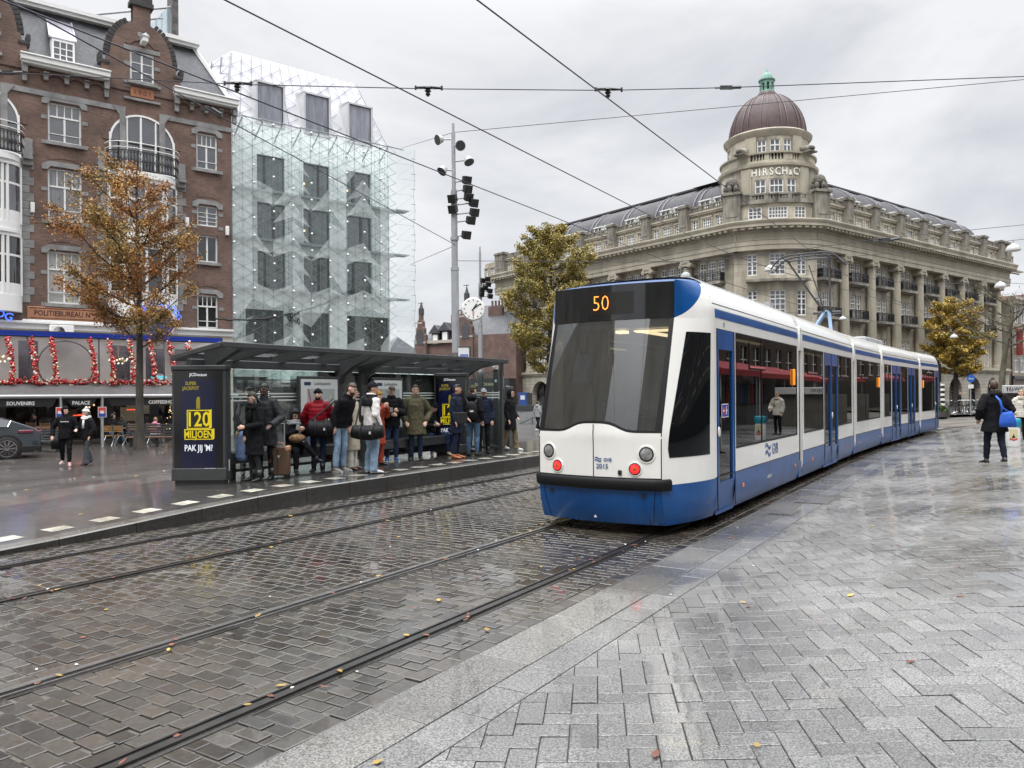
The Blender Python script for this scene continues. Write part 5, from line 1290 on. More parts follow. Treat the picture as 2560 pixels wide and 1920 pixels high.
for i in range(24):
    u0, u1 = -.3+(CW+.6)*i/24, -.3+(CW+.6)*(i+1)/24
    for y0, y1, z0, z1 in ((-.1,.2,20.45,20.75),(-.02,.25,20.75,20.86),(-.02,.25,21.30,21.46)):
        g.add([(u0,y0,z0),(u1,y0,z0),(u1,y1,z0),(u0,y1,z0),(u0,y0,z1),(u1,y0,z1),(u1,y1,z1),(u0,y1,z1)], [(0,3,2,1),(4,5,6,7),(0,1,5,4),(1,2,6,5),(2,3,7,6),(3,0,4,7)])
for a, b in ((1.5,2.7),(3.2,4.9),(5.4,6.7)): balusters(g, a, b, .1, 20.86, 21.3, step=.28)
for a, b in ((-.3,1.4),(2.75,3.15),(4.95,5.35),(6.75,CW+.3)):
    n = max(1, int((b-a)/.4))
    for i in range(n): g.box(a+(b-a)*i/n, a+(b-a)*(i+1)/n, 0, .22, 20.86, 21.3)
cv(g, 'balustrade', m_sandd)
for u in (-.15, CW+.15):
    g = MB(); g.box(-.85,.85,-.45,1.2,18.78,21.5); g.box(-1.0,1.0,-.6,1.3,21.5,21.75); g.box(-.55,.55,-.5,-.44,19.3,21.1); o = g.build('corner_pier', m_sandd, HB, bevel=.03, mx=MC @ M.Translation((u, .1, 0)) @ M.Rotation((-.35 if u < 1 else .35), 4, 'Z'))
    # globe held by crouching carved figures
    g = MB(); g.ball((0,0,23.05), .80, 14, 10)
    for k in range(6):
        a = 2*pi*k/6; g.ball((.75*cos(a),.6*sin(a),22.35), (.34,.34,.5), 8, 6); g.ball((.8*cos(a+.3),.65*sin(a+.3),22.9), (.2,.2,.24), 7, 5)
        g.tube([(.8*cos(a),.65*sin(a),22.0),(.95*cos(a+.2),.75*sin(a+.2),21.8)], .18, 6)
    g.box(-.95,.95,-.8,.8,21.72,21.9); g.build('globe_sculpture', mat('sculpture_dark', (.115,.105,.088), .8, ns=4, na=.7), HB, 50, mx=MC @ M.Translation((u, .4, 21.72)) @ M.Scale(.80, 4) @ M.Translation((0, 0, -21.72)))
# drums and dome
O = MC @ V((hc, cyc-RC+RC*.62, 0)); OX = (MC.inverted() @ O)
MD = MC @ M.Translation((OX.x, OX.y, 0)); R1, R2 = 4.75, 4.05
def cyl(p, r): a = p.x/r; rr = r-p.y; return V((rr*sin(a), -rr*cos(a), p.z))
def drum(r, z0, z1, wins_, name):
    g = MB(); g.wall(-pi*r, pi*r, z0, z1, wins_, 0, .25, maxdx=.5); g.map(lambda p: cyl(p, r)); g.build(name, m_sand, HB, 35, mx=MD)
    for a, b, c, d in wins_:
        xc = (a+b)/2; q = cyl(V((xc,.12,0)), r); win(HB, MD @ M.Translation((q.x,q.y,c)) @ M.Rotation(xc/r, 4, 'Z') @ M.Translation((-(b-a)/2,0,0)), 0, 0, b-a, d-c, 0, 2 if b-a < 1.1 else 3, 2 if b-a < 1.1 else 3, tr=.68, fw=.10, mw=.08, name='drum_window', mg=m_hp, rows=(2,1))
drum(R1, 20.75, 24.9, [(-2.1,-1.05,20.9,23.0),(-.7,.65,20.9,23.0),(1.0,2.0,20.9,23.0)], 'lower_drum')
drum(R2, 24.9, 28.1, [(-1.75,-.85,25.3,27.15),(-.5,.5,25.3,27.15),(.85,1.7,25.3,27.15),(-6.2,-5.3,25.3,27.15),(5.2,6.0,25.3,27.15)], 'upper_drum')
g = MB(); g.lathe([(R1+.02,24.2),(R1+.25,24.3),(R1+.3,24.55),(R1+.05,24.6),(R1+.05,24.75)], n=48); g.lathe([(R2+.05,27.5),(R2+.1,27.6),(R2+.35,27.9),(R2+.4,28.1),(R2+.1,28.3),(R2-.2,28.35)], n=48); g.lathe([(R1+.1,25.55),(R1+.12,25.7),(R1-.18,25.72),(R1-.2,25.55)], n=48); g.lathe([(R1+.03,21.35),(R1+.1,21.42),(R1+.03,21.5)], n=48); g.build('drum_cornice', m_sandp, HB, 30, mx=MD)
g = MB(); cut = [(-2.4,-1.2),(-.7,.9),(1.4,2.6)]
r = R1-.05
for i in range(64):
    a = 2*pi*i/64; x = (a if a < pi else a-2*pi)*r
    if any(p < x < q for p, q in cut) or abs(abs(x)-9) < .8: continue
    w = 2*pi*r/128; q = [cyl(V((x+s*w, y, z)), r) for z in (24.7,25.58) for s, y in ((-1,0),(1,0),(1,.22),(-1,.22))]; g.add(q, [(0,3,2,1),(4,5,6,7),(0,1,5,4),(1,2,6,5),(2,3,7,6),(3,0,4,7)])
g.build('drum_parapet', m_sandp, HB, 30, mx=MD)
for p, q in cut: g = MB(); balusters(g, p, q, .1, 24.75, 25.55, lambda v: cyl(v, r), .3); g.build('drum_balustrade', m_sandp, HB, 30, mx=MD)
for sx in (-1, 1):
    g = MB(); q = cyl(V((sx*3.3,-.2,0)), R1)
    g.ball((0,0,26.0), (.55,.8,.38), 10, 7); g.ball((0,.75,26.25), (.3,.35,.3), 8, 6); g.box(-.6,.6,-.7,1.0,25.6,25.74); g.build('scroll_ornament', MATS['sandstone_weathered'], HB, 50, mx=MD @ M.Translation((q.x,q.y,0)) @ M.Rotation(sx*3.3/R1, 4, 'Z'))
    for r_, z0, z1, xx in ((R1,20.75,24.2,2.95),(R2,25.0,27.5,2.35)):
        g = MB(); g.box(-.55,.55,-.12,.1,z0,z1); g.box(-.38,.38,-.16,-.1,z0+.5,z1-.5); q = cyl(V((sx*xx,0,0)), r_); g.build('pilaster', m_sandp, HB, mx=MD @ M.Translation((q.x,q.y,0)) @ M.Rotation(sx*xx/r_, 4, 'Z'))
DZ = [(3.86,28.3),(3.84,28.9),(3.72,29.7),(3.45,30.6),(3.0,31.5),(2.4,32.2),(1.7,32.75),(1.05,33.05),(.95,33.1)]
kz = (31.9-28.0)/(33.1-28.3); DZ = [(r, 28.0+(z-28.3)*kz*1.0) for r, z in DZ]
DZ = [(3.86,28.2)]+[(3.86*cos(t)**.92, 28.2+4.75*sin(t)) for t in [pi/2*k/12 for k in range(1, 11)]]
g = MB(); g.lathe(DZ+[(.9, DZ[-1][1]+.12)], n=48); g.build('dome', m_copr, HB, 60, mx=MD)
for k in range(12):
    def mkrb():
        q = MB()
        for da in (-.09, .09): q.tube([((r+.03)*cos(da*min(1,3.86/ max(r,.5))*.9), (r+.03)*sin(da*min(1, 3.86/max(r,.5))*.9), z) for r, z in DZ], .06, 6)
        return q
    inst('dome_rib', 'domerib', mkrb, HB, MD @ M.Rotation(2*pi*(k+.5)/12, 4, 'Z'), m_rib)
zt = DZ[-1][1]
g = MB(); g.lathe([(1.15,zt-.1),(1.12,zt+.15),(.92,zt+.2),(.85,zt+.45)], n=16); g.build('lantern_base', m_rib, HB, 40, mx=MD)
g = MB(); z = zt+.45
for k in range(8):
    a = 2*pi*(k+.5)/8; g.box(.62*cos(a)-.11, .62*cos(a)+.11, .62*sin(a)-.11, .62*sin(a)+.11, z, z+1.15)
g.lathe([(.78,z),(.74,z+.18),(.6,z+.2)], n=16); g.lathe([(.5,z+.9),(.72,z+.95),(.74,z+1.2),(.86,z+1.25),(.86,z+1.36),(.66,z+1.4),(.58,z+1.75),(.36,z+2.05),(.12,z+2.18),(.05,z+2.5),(.001,z+2.6)], n=16); g.build('lantern', m_verd, HB, 40, mx=MD)
# lettering on the lower drum, letter by letter round the curve
x = -2.45
m_let = mat('letter_white', (.78,.76,.70), .5)
wd = dict(H=.62,I=.34,R=.60,S=.52,C=.62); wd['&'] = .46
def letter(c, x, z, s):
    q = cyl(V((x,-.05,0)), R1); text('letter', c, s, m_let, HB, MD @ M.Translation((q.x,q.y,z)) @ M.Rotation(x/R1, 4, 'Z') @ UPR, ext=.03, bold=.012, sx=.82)
for c in 'HIRSCH&C':
    letter(c, x+wd[c]/2, 23.68 if c != '&' else 23.55, 1.05 if c != '&' else .7); x += wd[c]+.04
for c, w_ in (('I',.16),('E',.28)): letter(c, x+w_/2, 23.85, .52); x += w_
# ---------------- tram stop shelter ----------------
SH = thing('tram_shelter', 'dark grey tram stop shelter with glass roof, benches and lit advertising panels', 'shelter', P(8.5, -12.0, 0), -TH0)
SI = SH.matrix_basis.inverted()
SI = M.Rotation(TH0, 4, 'Z') @ M.Translation(-P(8.5, -12.0, 0))
def S_(s, d, z): return SI @ P(s, d, z)      # local: x to the right of the track direction, y along it
zp = .28
m_sh = mat('shelter_grey', (.040,.042,.043), .42, ns=5, na=.15); m_shg = glassmat('shelter_glass', (.80,.86,.84), 1.45, .02, body=(.5,.55,.53), bf=.06); m_roofg = glassmat('roof_pane', (.93,.97,.96), 1.12, .05, body=(.70,.76,.74), bf=.16)
F0, F1, X_F, X_B, X_R = -.18, 8.75, 1.0, -.54, -.38
ZF, ZB = 2.69, 2.50
g = MB()
for x, z in ((X_F, ZF), (X_R, ZB)): g.box(x-.04, x+.04, F0, F1, z-.045, z+.05)
for y in (F0, F1): g.bar((X_F,y,ZF),(X_R,y,ZB), .07, .09)
g.build('roof_frame', m_sh, SH, bevel=.012)
n = 8
for i in range(1, n):
    y = F0+(F1-F0)*i/n; g = MB(); g.prism([(X_F,ZF-.05),(X_F,ZF+.05),(X_R,ZB+.05),(X_R,ZB-.08)], lambda a, b, d: (a, d, b), y-.035, y+.035); g.build('roof_rib', m_sh, SH)
for i in range(n):
    y0, y1 = F0+(F1-F0)*i/n+.04, F0+(F1-F0)*(i+1)/n-.04; g = MB(); g.quad((X_F-.05,y0,ZF+.03),(X_F-.05,y1,ZF+.03),(X_R+.05,y1,ZB+.03),(X_R+.05,y0,ZB+.03)); g.build('roof_glass', m_roofg, SH)
g = MB(); g.box(X_B+.30, X_B+.44, F0+.2, F1-.05, 2.34, 2.49); g.build('back_beam', m_sh, SH, bevel=.015)
for y in (.35, 3.72, 4.46, 8.25):
    g = MB(); g.box(X_B+.30, X_B+.44, y-.075, y+.075, zp-.05, 2.35)
    g.build('post', m_sh, SH, bevel=.012)
    g = MB(); pts = [(.075,1.98)]+[(.075+.28*(1-cos(t)), 2.02+.28*sin(t)) for t in [pi/2*k/6 for k in range(7)]]+[(.36,2.34),(.0,2.34)]
    for sg in ((1,) if y < 4 else (1,)): g.prism(pts, lambda a, b, d: (d, y+sg*a, b), X_B+.31, X_B+.43)
    g.prism([(X_B+.44,2.05),(X_B+.52,2.25),(X_B+.8,2.42),(X_F-.2,ZF-.06),(X_F-.2,ZF-.0),(X_B+.44,2.58)], lambda a, b, d: (a, d, b), y-.06, y+.06); g.build('bracket', m_sh, SH)
for y0, y1 in ((.45,3.64),(3.8,4.38),(4.54,8.2)):
    g = MB(); x = X_B+.34; g.box(x-.006, x+.006, y0, y1, zp+.14, 2.32); o = g.build('back_glass', m_shg, SH)
    g = MB()
    for z in (1.73, 1.80, 1.86): g.box(x+.007, x+.010, y0, y1, z-.013, z+.013)
    g.build('glass_stripe', mat('frit_white', (.62,.64,.62), .5), o)
    g = MB(); g.box(x-.03, x+.03, y0, y1, zp+.10, zp+.15); g.build('bottom_rail', m_sh, SH)
for y0, y1 in ((.6,3.6),(4.6,7.3)):
    g = MB(); g.box(X_B+.42, X_B+.80, y0, y1, zp+.44, zp+.50); g.box(X_B+.74, X_B+.80, y0, y1, zp+.30, zp+.44)
    for y in (y0+.2, (y0+y1)/2, y1-.2): g.box(X_B+.46, X_B+.6, y-.03, y+.03, zp, zp+.44)
    g.build('bench', m_sh, SH, bevel=.01)
g = MB(); y = F1-.14
g.box(X_F-.14, X_F-.06, y-.04, y+.04, zp-.02, ZF-.05); g.box(X_B+.4, X_F-.06, y-.025, y+.025, zp+.08, zp+.14); ef = g.build('end_frame', m_sh, SH)
g = MB(); g.box(X_B+.45, X_F-.13, y-.006, y+.006, zp+.14, 2.42); o = g.build('end_glass', m_shg, SH)
g = MB()
for z in (1.73, 1.80, 1.86): g.box(X_B+.45, X_F-.13, y-.010, y-.007, z-.013, z+.013)
g.build('glass_stripe', MATS['frit_white'], o)
# advertising panels
m_scr = mat('ad_screen', (.003,.004,.012), .12, emit=(.002,.003,.017), es=1.0, ns=1.6, na=.5); m_scrb = mat('ad_black', (.004,.004,.005), .1, spec=.6)
m_ye = mat('ad_yellow', (.55,.45,.01), .3, emit=(.80,.60,.01), es=.28); m_yd = mat('ad_olive', (.16,.13,.01), .3, emit=(.25,.20,.01), es=.5); m_aw = mat('ad_white', (.6,.62,.66), .3, emit=(.8,.83,.9), es=.35)
def adpanel(org, ang, wq_):
    MX = SI @ M.Translation(org) @ M.Rotation(ang, 4, 'Z'); y = 0; x0, x1 = 0, wq_
    xc, wd = (x0+x1)/2, x1-x0
    g = MB(); g.box(x0, x1, y, y+.24, zp+.12, 2.28); g.box(x0-.01, x1+.02, y-.02, y+.26, 2.28, 2.36); g.box(x0-.01, x1+.01, y-.02, y+.25, zp+.06, zp+.28); g.box(x0+.03, x1-.03, y+.03, y+.22, zp-.08, zp+.08); g.box(x1-.02, x1+.015, y+.15, y+.24, zp+.06, 2.34)
    pn = g.build('ad_panel', m_sh, SH, bevel=.012, mx=MX)
    F = lambda x, z, o=.0: M.Translation((xc+x, y-.012-o, z)) @ UPR
    g = MB(); g.box(x0+.04, x1-.05, y-.008, y+.01, zp+.12, 2.26); g.build('black_glass', m_scrb, pn)
    g = MB(); g.box(xc-.30, xc+.30, y-.012, y-.006, .44, 2.11); g.build('screen', m_scr, pn)
    text('maker_lettering', 'JCDecaux', .075, m_aw, pn, F(0, 2.195), ext=.001, bold=.001)
    text('ad_small_lettering', 'SUPER\nJACKPOT', .085, m_yd, pn, F(-.13, 2.00), ext=.001, bold=.003, sx=.8)
    for z0, z1, wq in ((1.25,1.58,.20),(1.06,1.245,.245)):
        g = MB(); g.box(xc-wq, xc+wq, y-.016, y-.012, z0, z1); g.add([(xc+wq,y-.016,z0),(xc+wq+.03,y-.014,z0+.02),(xc+wq+.03,y-.014,z1+.01),(xc+wq,y-.016,z1)], [(0,1,2,3)]); g.build('number_block', m_ye, pn)
        g = MB(); g.box(xc-wq+.018, xc+wq-.018, y-.019, y-.0165, z0+.018, z1-.018); g.build('number_field', mat('ad_dark', (.02,.018,.01), .3), pn)
    text('ad_number', '120', .36, m_ye, pn, F(-.005, 1.405, .008), ext=.001, bold=.005, sx=.80); text('ad_word', 'MILJOEN', .175, m_ye, pn, F(0, 1.147, .008), ext=.001, bold=.003, sx=.74)
    text('ad_slogan', "PAK JIJ 'M?", .15, m_aw, pn, F(.0, .91, .002), ext=.001, bold=.003, sx=.74)
    g = MB(); g.box(xc-.035, xc+.03, y-.016, y-.012, 1.60, 1.77); g.ball((xc,y-.012,1.78), (.028,.004,.03), 8, 5); g.build('ad_chimney', m_yd, pn)
    g = MB(); g.box(xc+.10, xc+.29, y-.016, y-.012, .48, .56); g.build('ad_badge', m_aw, pn); text('badge_lettering', 'NEDERLANDSE\nLOTERIJ', .028, mat('badge_blue', (.02,.04,.3), .4), pn, F(.215, .52, .006), ext=.0006)
    g = MB(); g.box(x1+.016, x1+.02, y+.10, y+.14, zp+.22, zp+.42); g.build('panel_label', m_white, pn)
adpanel(V((-5.95,13.43,0)), 0.02, .93); adpanel(V((-1.98,19.55,0)), -.22, .84)
# map boards behind the glass
m_map = mat('map_paper', (.50,.52,.51), .4, emit=(.5,.52,.52), es=.10)
def mapboard(y0, y1):
    x = X_B+.40
    g = MB(); g.box(x, x+.07, y0, y1, .98, 2.22); mb = g.build('map_board', m_sh, SH, bevel=.008)
    g = MB(); g.box(x+.07, x+.074, y0+.05, y1-.05, 1.05, 2.16); g.build('map_paper', m_map, mb)
    T = M.Translation((x+.078, (y0+y1)/2, 0)) @ M.Rotation(pi/2, 4, 'Z')
    text('map_title', 'Leidseplein', .105, mat('map_ink', (.03,.03,.035), .5), mb, T @ M.Translation((.08, 0, 2.07)) @ UPR, ext=.0005)
    g = MB(); g.box(x+.0745, x+.078, y0+.14, y0+.32, 2.03, 2.10); g.build('map_logo', mat('map_navy', (.015,.025,.08), .4), mb, bevel=.02)
    g = MB(); g.box(x+.0745, x+.077, y0+.22, y1-.14, 1.10, 1.96); g.build('map_field', mat('map_grey', (.36,.39,.39), .5), mb)
    rm = random.Random(4)
    for k in range(16):
        g = MB(); c, d = y0+.3+rm.random()*(y1-y0-.55), 1.18+rm.random()*.68; w, h = rm.uniform(.06,.16), rm.uniform(.05,.14); a = .6
        g.add([(x+.0785, c+cos(a)*p*w-sin(a)*q*h, d+sin(a)*p*w+cos(a)*q*h) for p, q in ((-.5,-.5),(.5,-.5),(.5,.5),(-.5,.5))], [(0,1,2,3)]); g.build('map_block', mat('map_pale', (.52,.50,.47), .5) if k % 3 else mat('map_pink', (.48,.40,.38), .5), mb)
    for (a, b), (c, d), m_ in (((.25,1.95),(.45,1.15),'r'),((.45,1.95),(.95,1.3),'b'),((.5,1.4),(.95,1.75),'k')):
        g = MB(); g.bar((x+.080,y0+a,b),(x+.080,y0+c,d), .035 if m_ != 'k' else .02, .002, up=(1,0,0)); g.build('map_road', {'r': mat('map_red', (.33,.11,.11), .5), 'b': mat('map_blue', (.22,.27,.30), .5), 'k': m_dgrey}[m_], mb)
mapboard(2.48, 3.62); mapboard(4.68, 5.75)
# ticket machine and slim posts right of the shelter
g0 = thing('ticket_machine', 'dark grey ticket machine on the platform beyond the shelter end', 'ticket machine', P(18.45, -12.15, zp-.02), -TH0+.3)
g = MB(); g.box(-.36,.42,-.22,.22,.0,.25); g.box(-.42,.36,-.25,.25,.25,1.35); g.prism([(-.42,1.35),(.42,1.35),(.42,1.72),(.34,1.8),(-.2,1.8),(-.42,1.45)], lambda a, b, d: (a, d, b), -.22, .22); g.box(.30,.44,-.24,.24,.05,1.78); g.build('cabinet', m_sh, g0, bevel=.02)
g = MB(); g.box(-.05,.2,-.235,-.22,1.4,1.66); g.build('screen', mat('machine_screen', (.4,.42,.42), .2), g0)
g = MB(); g.box(-.33,-.2,-.27,-.25,.78,.86); g.box(-.33,-.28,-.27,-.25,.66,.74); g.box(-.14,-.08,-.27,-.25,.80,.88); g.build('sticker', m_white, g0)
for sx_, y_, h_, lb in ((1254, 19.9+2, 2.35, 'slim black post with a small white sticker beside the hooded traveller'), (1240, 21.2, 2.3, 'slim black camera post behind the shelter end glass')):
    p = at(sx_, 1000, y_); g = MB(); g.box(-.07,.07,-.05,.05,0,h_); o = thing('info_post', lb, 'post', (p.x, p.y, .2), 0); g.build('post', m_black, o, bevel=.01)
    g = MB(); g.box(-.03,.03,-.056,-.05,h_-.35,h_-.28); g.build('sticker', m_white, o)
    if h_ < 2.33:
        g = MB(); g.cyl((-.05,-.2,h_+.12),(.0,.12,h_+.16),.07,10); g.box(-.06,.06,-.06,.06,h_,h_+.1); g.box(.1,.22,-.06,.06,h_-.55,h_-.2); g.build('camera', m_white, o)
# ---------------- trees ----------------
m_bark = mat('bark_dark', (.045,.038,.030), .85, ns=6, na=.5, bump=.8, bs=14, sc=(1,1,.35)); m_barkm = mat('bark_mossy', (.085,.080,.052), .85, ns=5, na=.5, bump=.8, bs=14, sc=(1,1,.4))
def leafmat(n, c): return mat(n, c, .5, island=.5, ns=.5, na=.3)
def tree(name, label, base, H, tr, zb, prof, nl, ls, lm, seed, nlimb=26, lean=(0,0), asc=.9, tmat=None, twig=.009, dens=None, cat='tree', group=None, keep=None):
    r = random.Random(seed); t = thing(name, label, cat, base, 0, group)
    tk = MB(); top = H*.93; pts = []; rad = []
    for i in range(13):
        f = i/12; z = top*f; pts.append(V((lean[0]*f+.06*sin(f*7+seed)*f*3*tr*3, lean[1]*f+.05*cos(f*9+seed)*f*3*tr*3, z))); rad.append(tr*(1-.80*f)*(1+.55*exp(-z/.25)))
    tk.tube(pts, rad, 10); tk.build('trunk', tmat or m_bark, t, 60)
    br = MB(); tips = []
    def ax(z): f = z/top*12; i = min(11, int(f)); return pts[i].lerp(pts[i+1], f-i), rad[i]
    for k in range(nlimb):
        f = (k+.5)/nlimb; z = zb+(top*.97-zb)*f**.9; o, rr = ax(z); a = k*2.4+r.uniform(-.4,.4)
        L = prof((z-zb)/(H-zb))*r.uniform(.85,1.15); 
        if keep: L *= keep(a)
        up = asc*L*r.uniform(.5,1.1); P3 = []
        for j in range(7):
            q = j/6; P3.append(o+V((cos(a)*L*q, sin(a)*L*q, up*q**1.4))+V((r.gauss(0,.05),r.gauss(0,.05),r.gauss(0,.04)))*L*.4*q)
        r0 = min(rr*.6, .018*L+.012); br.tube(P3, [max(.006, r0*(1-.85*j/6)) for j in range(7)], 5, caps=False)
        for m in range(int(5+L*4)):
            q = r.uniform(.18, 1); i = min(5, int(q*6)); s0 = P3[i].lerp(P3[i+1], q*6-i); l2 = L*r.uniform(.18,.45)*(1.15-q*.5); a2 = a+r.choice((-1,1))*r.uniform(.35,1.2); e = s0+V((cos(a2)*l2, sin(a2)*l2, l2*r.uniform(.1,.9)))
            mid = s0.lerp(e, .5)+V((0,0,-.05*l2)); br.tube([s0, mid, e], [twig*1.4, twig, twig*.5], 4, caps=False); tips.append((s0, mid, e, l2))
            for q2 in range(2):
                s1 = s0.lerp(e, r.uniform(.3,1)); e1 = s1+V((r.gauss(0,1),r.gauss(0,1),r.gauss(.4,.6)))*l2*.32; br.tube([s1, e1], [twig*.7, twig*.4], 3, caps=False); tips.append((s1, s1.lerp(e1,.5), e1, l2*.4))
    br.build('branches', tmat or m_bark, t, 60)
    if nl:
        cr = MB(); V_, F_, I_ = [], [], []
        for k in range(nl):
            s0, mid, e, l2 = r.choice(tips); q = r.uniform(.1, 1.08)
            c = s0.lerp(e, q)+V((r.gauss(0,1),r.gauss(0,1),r.gauss(-.25,.8)))*(.10+.10*l2)
            if dens and r.random() > dens(c, H): continue
            u = V((r.gauss(0,1),r.gauss(0,1),r.gauss(-.5,.7))).normalized(); v = u.cross(V((r.gauss(0,1),r.gauss(0,1),r.gauss(0,1)))).normalized(); s = ls*r.uniform(.6,1.3); w = u.cross(v)*s*.12
            n0 = len(V_); V_ += [tuple(c-u*s*.5), tuple(c+v*s*.30+w), tuple(c+u*s*.55), tuple(c-v*s*.30+w)]; F_.append((n0,n0+1,n0+2,n0+3)); x = .5+.5*N.noise(c*.55+V((seed,0,0)))+r.gauss(0,.22); I_.append(max(0, min(len(lm)-1, int(x*len(lm)))))
        cr.v, cr.f, cr.mi = V_, F_, I_; cr.build('crown', lm, t, 0)
    return t
lmA = [leafmat('leaf_russet', (.30,.115,.03)), leafmat('leaf_brown_gold', (.37,.175,.04)), leafmat('leaf_ochre', (.36,.22,.05)), leafmat('leaf_olive', (.20,.15,.04))]
tree('autumn_tree', 'tree with thinning russet leaves before the brick building', (-14.7,30.3,-.32), 11.9, .17, 3.9, lambda q: 3.5*(max(0,q+.02)**.30)*(1-q)**.75*1.35, 46000, .092, lmA, 5, 34, asc=.95, dens=lambda c, H: (1.0 if c.x < .8 else .55)*(1 if c.z < 9.2 else .45), keep=lambda a: .88+.12*cos(a-3.3))
lmB = [leafmat('leaf_olive2', (.215,.175,.05)), leafmat('leaf_olive3', (.28,.225,.06)), leafmat('leaf_gold', (.37,.28,.065)), leafmat('leaf_green', (.165,.165,.05))]
tree('olive_gold_tree', 'dense olive gold tree behind the tram front and clock', (2.25,45,-.3), 12.6, .2, 2.9, lambda q: 3.7*(max(0,q+.05)**.42)*(1-q)**.6*1.2, 56000, .128, lmB, 9, 40, asc=.75)
lmC = [leafmat('leaf_yellow2', (.52,.37,.07)), leafmat('leaf_yellow3', (.44,.32,.06)), leafmat('leaf_rust2', (.33,.20,.05)), leafmat('leaf_green2', (.26,.22,.03))]
tree('yellow_tree', 'bright yellow autumn tree on the square before the store arcade', (48.5,84,0), 12.6, .3, 3.1, lambda q: 4.2*(max(0,q+.1)**.35)*(1-q)**.6*1.15, 36000, .26, lmC, 12, 34, asc=.5)
pt = tree('pollard_tree', 'bare pollarded plane tree with knobbly limbs near the WC sign', (30.4,48,0), 8.3, .24, 4.4, lambda q: 3.4*(1-q*.45), 900, .10, [leafmat('leaf_faded', (.20,.14,.06))], 21, 15, lean=(.9,0), asc=.75, tmat=m_barkm, twig=.014)
# ---------------- poles, clock, stop sign ----------------
def box_at(mb, c, r, rot): pass
def lightpole(px, pys, Y, label, floods, speakers, zb, sc=1.0):
    p0 = at(px[1], 860, Y); p1 = at(px[0], pys[0], Y); t = thing('light_mast', label, 'pole', (p0.x, Y, zb), 0)
    L = lambda x, y, dy=0: at(x, y, Y+dy)-V((p0.x, Y, zb))
    top = L(px[0], pys[0]); g = MB(); b0 = V((0,0,0)); k = lambda z: b0.lerp(top, z/top.z)
    zt = top.z
    g.tube([k(0), k(zt*.57)], .118*sc, 16); g.tube([k(zt*.57), k(zt*.80)], .098*sc, 16); g.tube([k(zt*.80), k(zt*.97)], .062*sc, 12); g.tube([k(zt*.97), k(zt)], .04*sc, 10)
    for q in (.57, .66, .80): g.tube([k(zt*q-.05), k(zt*q+.05)], .13*sc if q < .8 else .085*sc, 14)
    g.build('shaft', m_grey, t, 40)
    g = MB(); g.tube([k(-.1), k(2.95-zb)], .165*sc, 18); g.tube([k(2.95-zb), k(3.12-zb)], [.165*sc, .12*sc], 18); g.build('base_sleeve', mat('sleeve_dark', (.045,.047,.048), .5), t, 40)
    for x, y, dx, dz in floods:
        c = L(x, y, -.15); ax_ = V((dx, -.6, dz)).normalized(); g = MB(); g.cyl(c, c-ax_*.16, .155, 18, .10); g.cyl(c+ax_*.02, c, .165, 18); g.tube([c-ax_*.08, k(c.z+.06)], .025, 6); o = g.build('floodlight', mat('lamp_grey', (.42,.43,.43), .45), t, 40)
        g = MB(); g.cyl(c+ax_*.021, c+ax_*.03, .145, 18); g.build('lens', mat('lamp_lens', (.05,.05,.055), .25, ns=40, na=.5), o, 40)
    for x, y in speakers:
        c = L(x, y, -.1); a = .5 if x > px[1] else -.4; m_ = M.Translation(c) @ M.Rotation(a, 4, 'Z') @ M.Rotation(.35, 4, 'X'); s = .13*sc
        g = MB(); g.add([(-s,-s,-s),(s,-s,-s),(s*.8,s,-s*.8),(-s*.8,s,-s*.8),(-s,-s,s),(s,-s,s),(s*.8,s,s*.8),(-s*.8,s,s*.8)], [(0,3,2,1),(4,5,6,7),(0,1,5,4),(1,2,6,5),(2,3,7,6),(3,0,4,7)]); o = g.build('projector', m_black, t, bevel=.015, mx=m_)
        g = MB(); g.tube([c, k(c.z-.05)], .022*sc, 6); g.build('bracket', m_grey, t)
    return t, L
c8 = lambda x, y: (1000+x/2.765, 280+y/2.765)
M1, L1_ = lightpole((1133, 1141), (309,), 24, 'tall grey lamp mast behind the shelter, with floodlights and black projectors', [(*c8(262,192),-.8,-.3),(*c8(418,232),.1,-.2),(*c8(478,345),.5,-1.2),(*c8(290,410),-.7,-1.0)],
    [c8(*q) for q in ((460,470),(465,532),(472,588),(366,597),(507,627),(369,670),(512,692),(487,747),(456,848))], -.3)
M2, _ = lightpole((1200, 1201), (617,), 46, 'second, farther grey lamp mast with black projectors seen right of the clock', [], [c8(*q) for q in ((572,1162),(604,1152),(610,1190),(588,1214),(565,1226),(563,1258),(620,1235),(622,1272))], -.3, 1.1)
c = at(1183, 773, 23.7); ck = thing('street_clock', 'round white street clock on the mast arm, hands at nine past one', 'clock', c, .10)
g = MB(); g.lathe([(.001,.10),(.33,.10),(.355,.07),(.355,-.07),(.345,-.10),(.32,-.105)], n=36); g.build('case', m_white, ck, 40, mx=M.Rotation(pi/2, 4, 'X'))
g = MB(); g.lathe([(.322,0),(.001,.001)], n=36); g.build('dial', mat('dial_white', (.78,.78,.76), .4), ck, mx=M.Translation((0,-.100,0)) @ M.Rotation(pi/2, 4, 'X'))
g = MB()
for i in range(12):
    a = 2*pi*i/12; g.bar((.24*sin(a),-.104,.24*cos(a)), (.295*sin(a),-.104,.295*cos(a)), .022, .004, up=(0,1,0))
g.build('hour_marks', m_black, ck)
for nm, a, l, w in (('hour_hand', R(34.5), .19, .035), ('minute_hand', R(54), .28, .026)):
    g = MB(); g.bar((-.06*sin(a),-.112,-.06*cos(a)), (l*sin(a),-.112,l*cos(a)), w, .006, up=(0,1,0)); g.build(nm, m_black, ck)
g = MB()
for i in range(3):
    z = -.07-.062*i
    for sg in (1, -1): g.bar((-.022*sg,-.106,z-.022),(.022*sg,-.106,z+.022), .012, .004, up=(0,1,0))
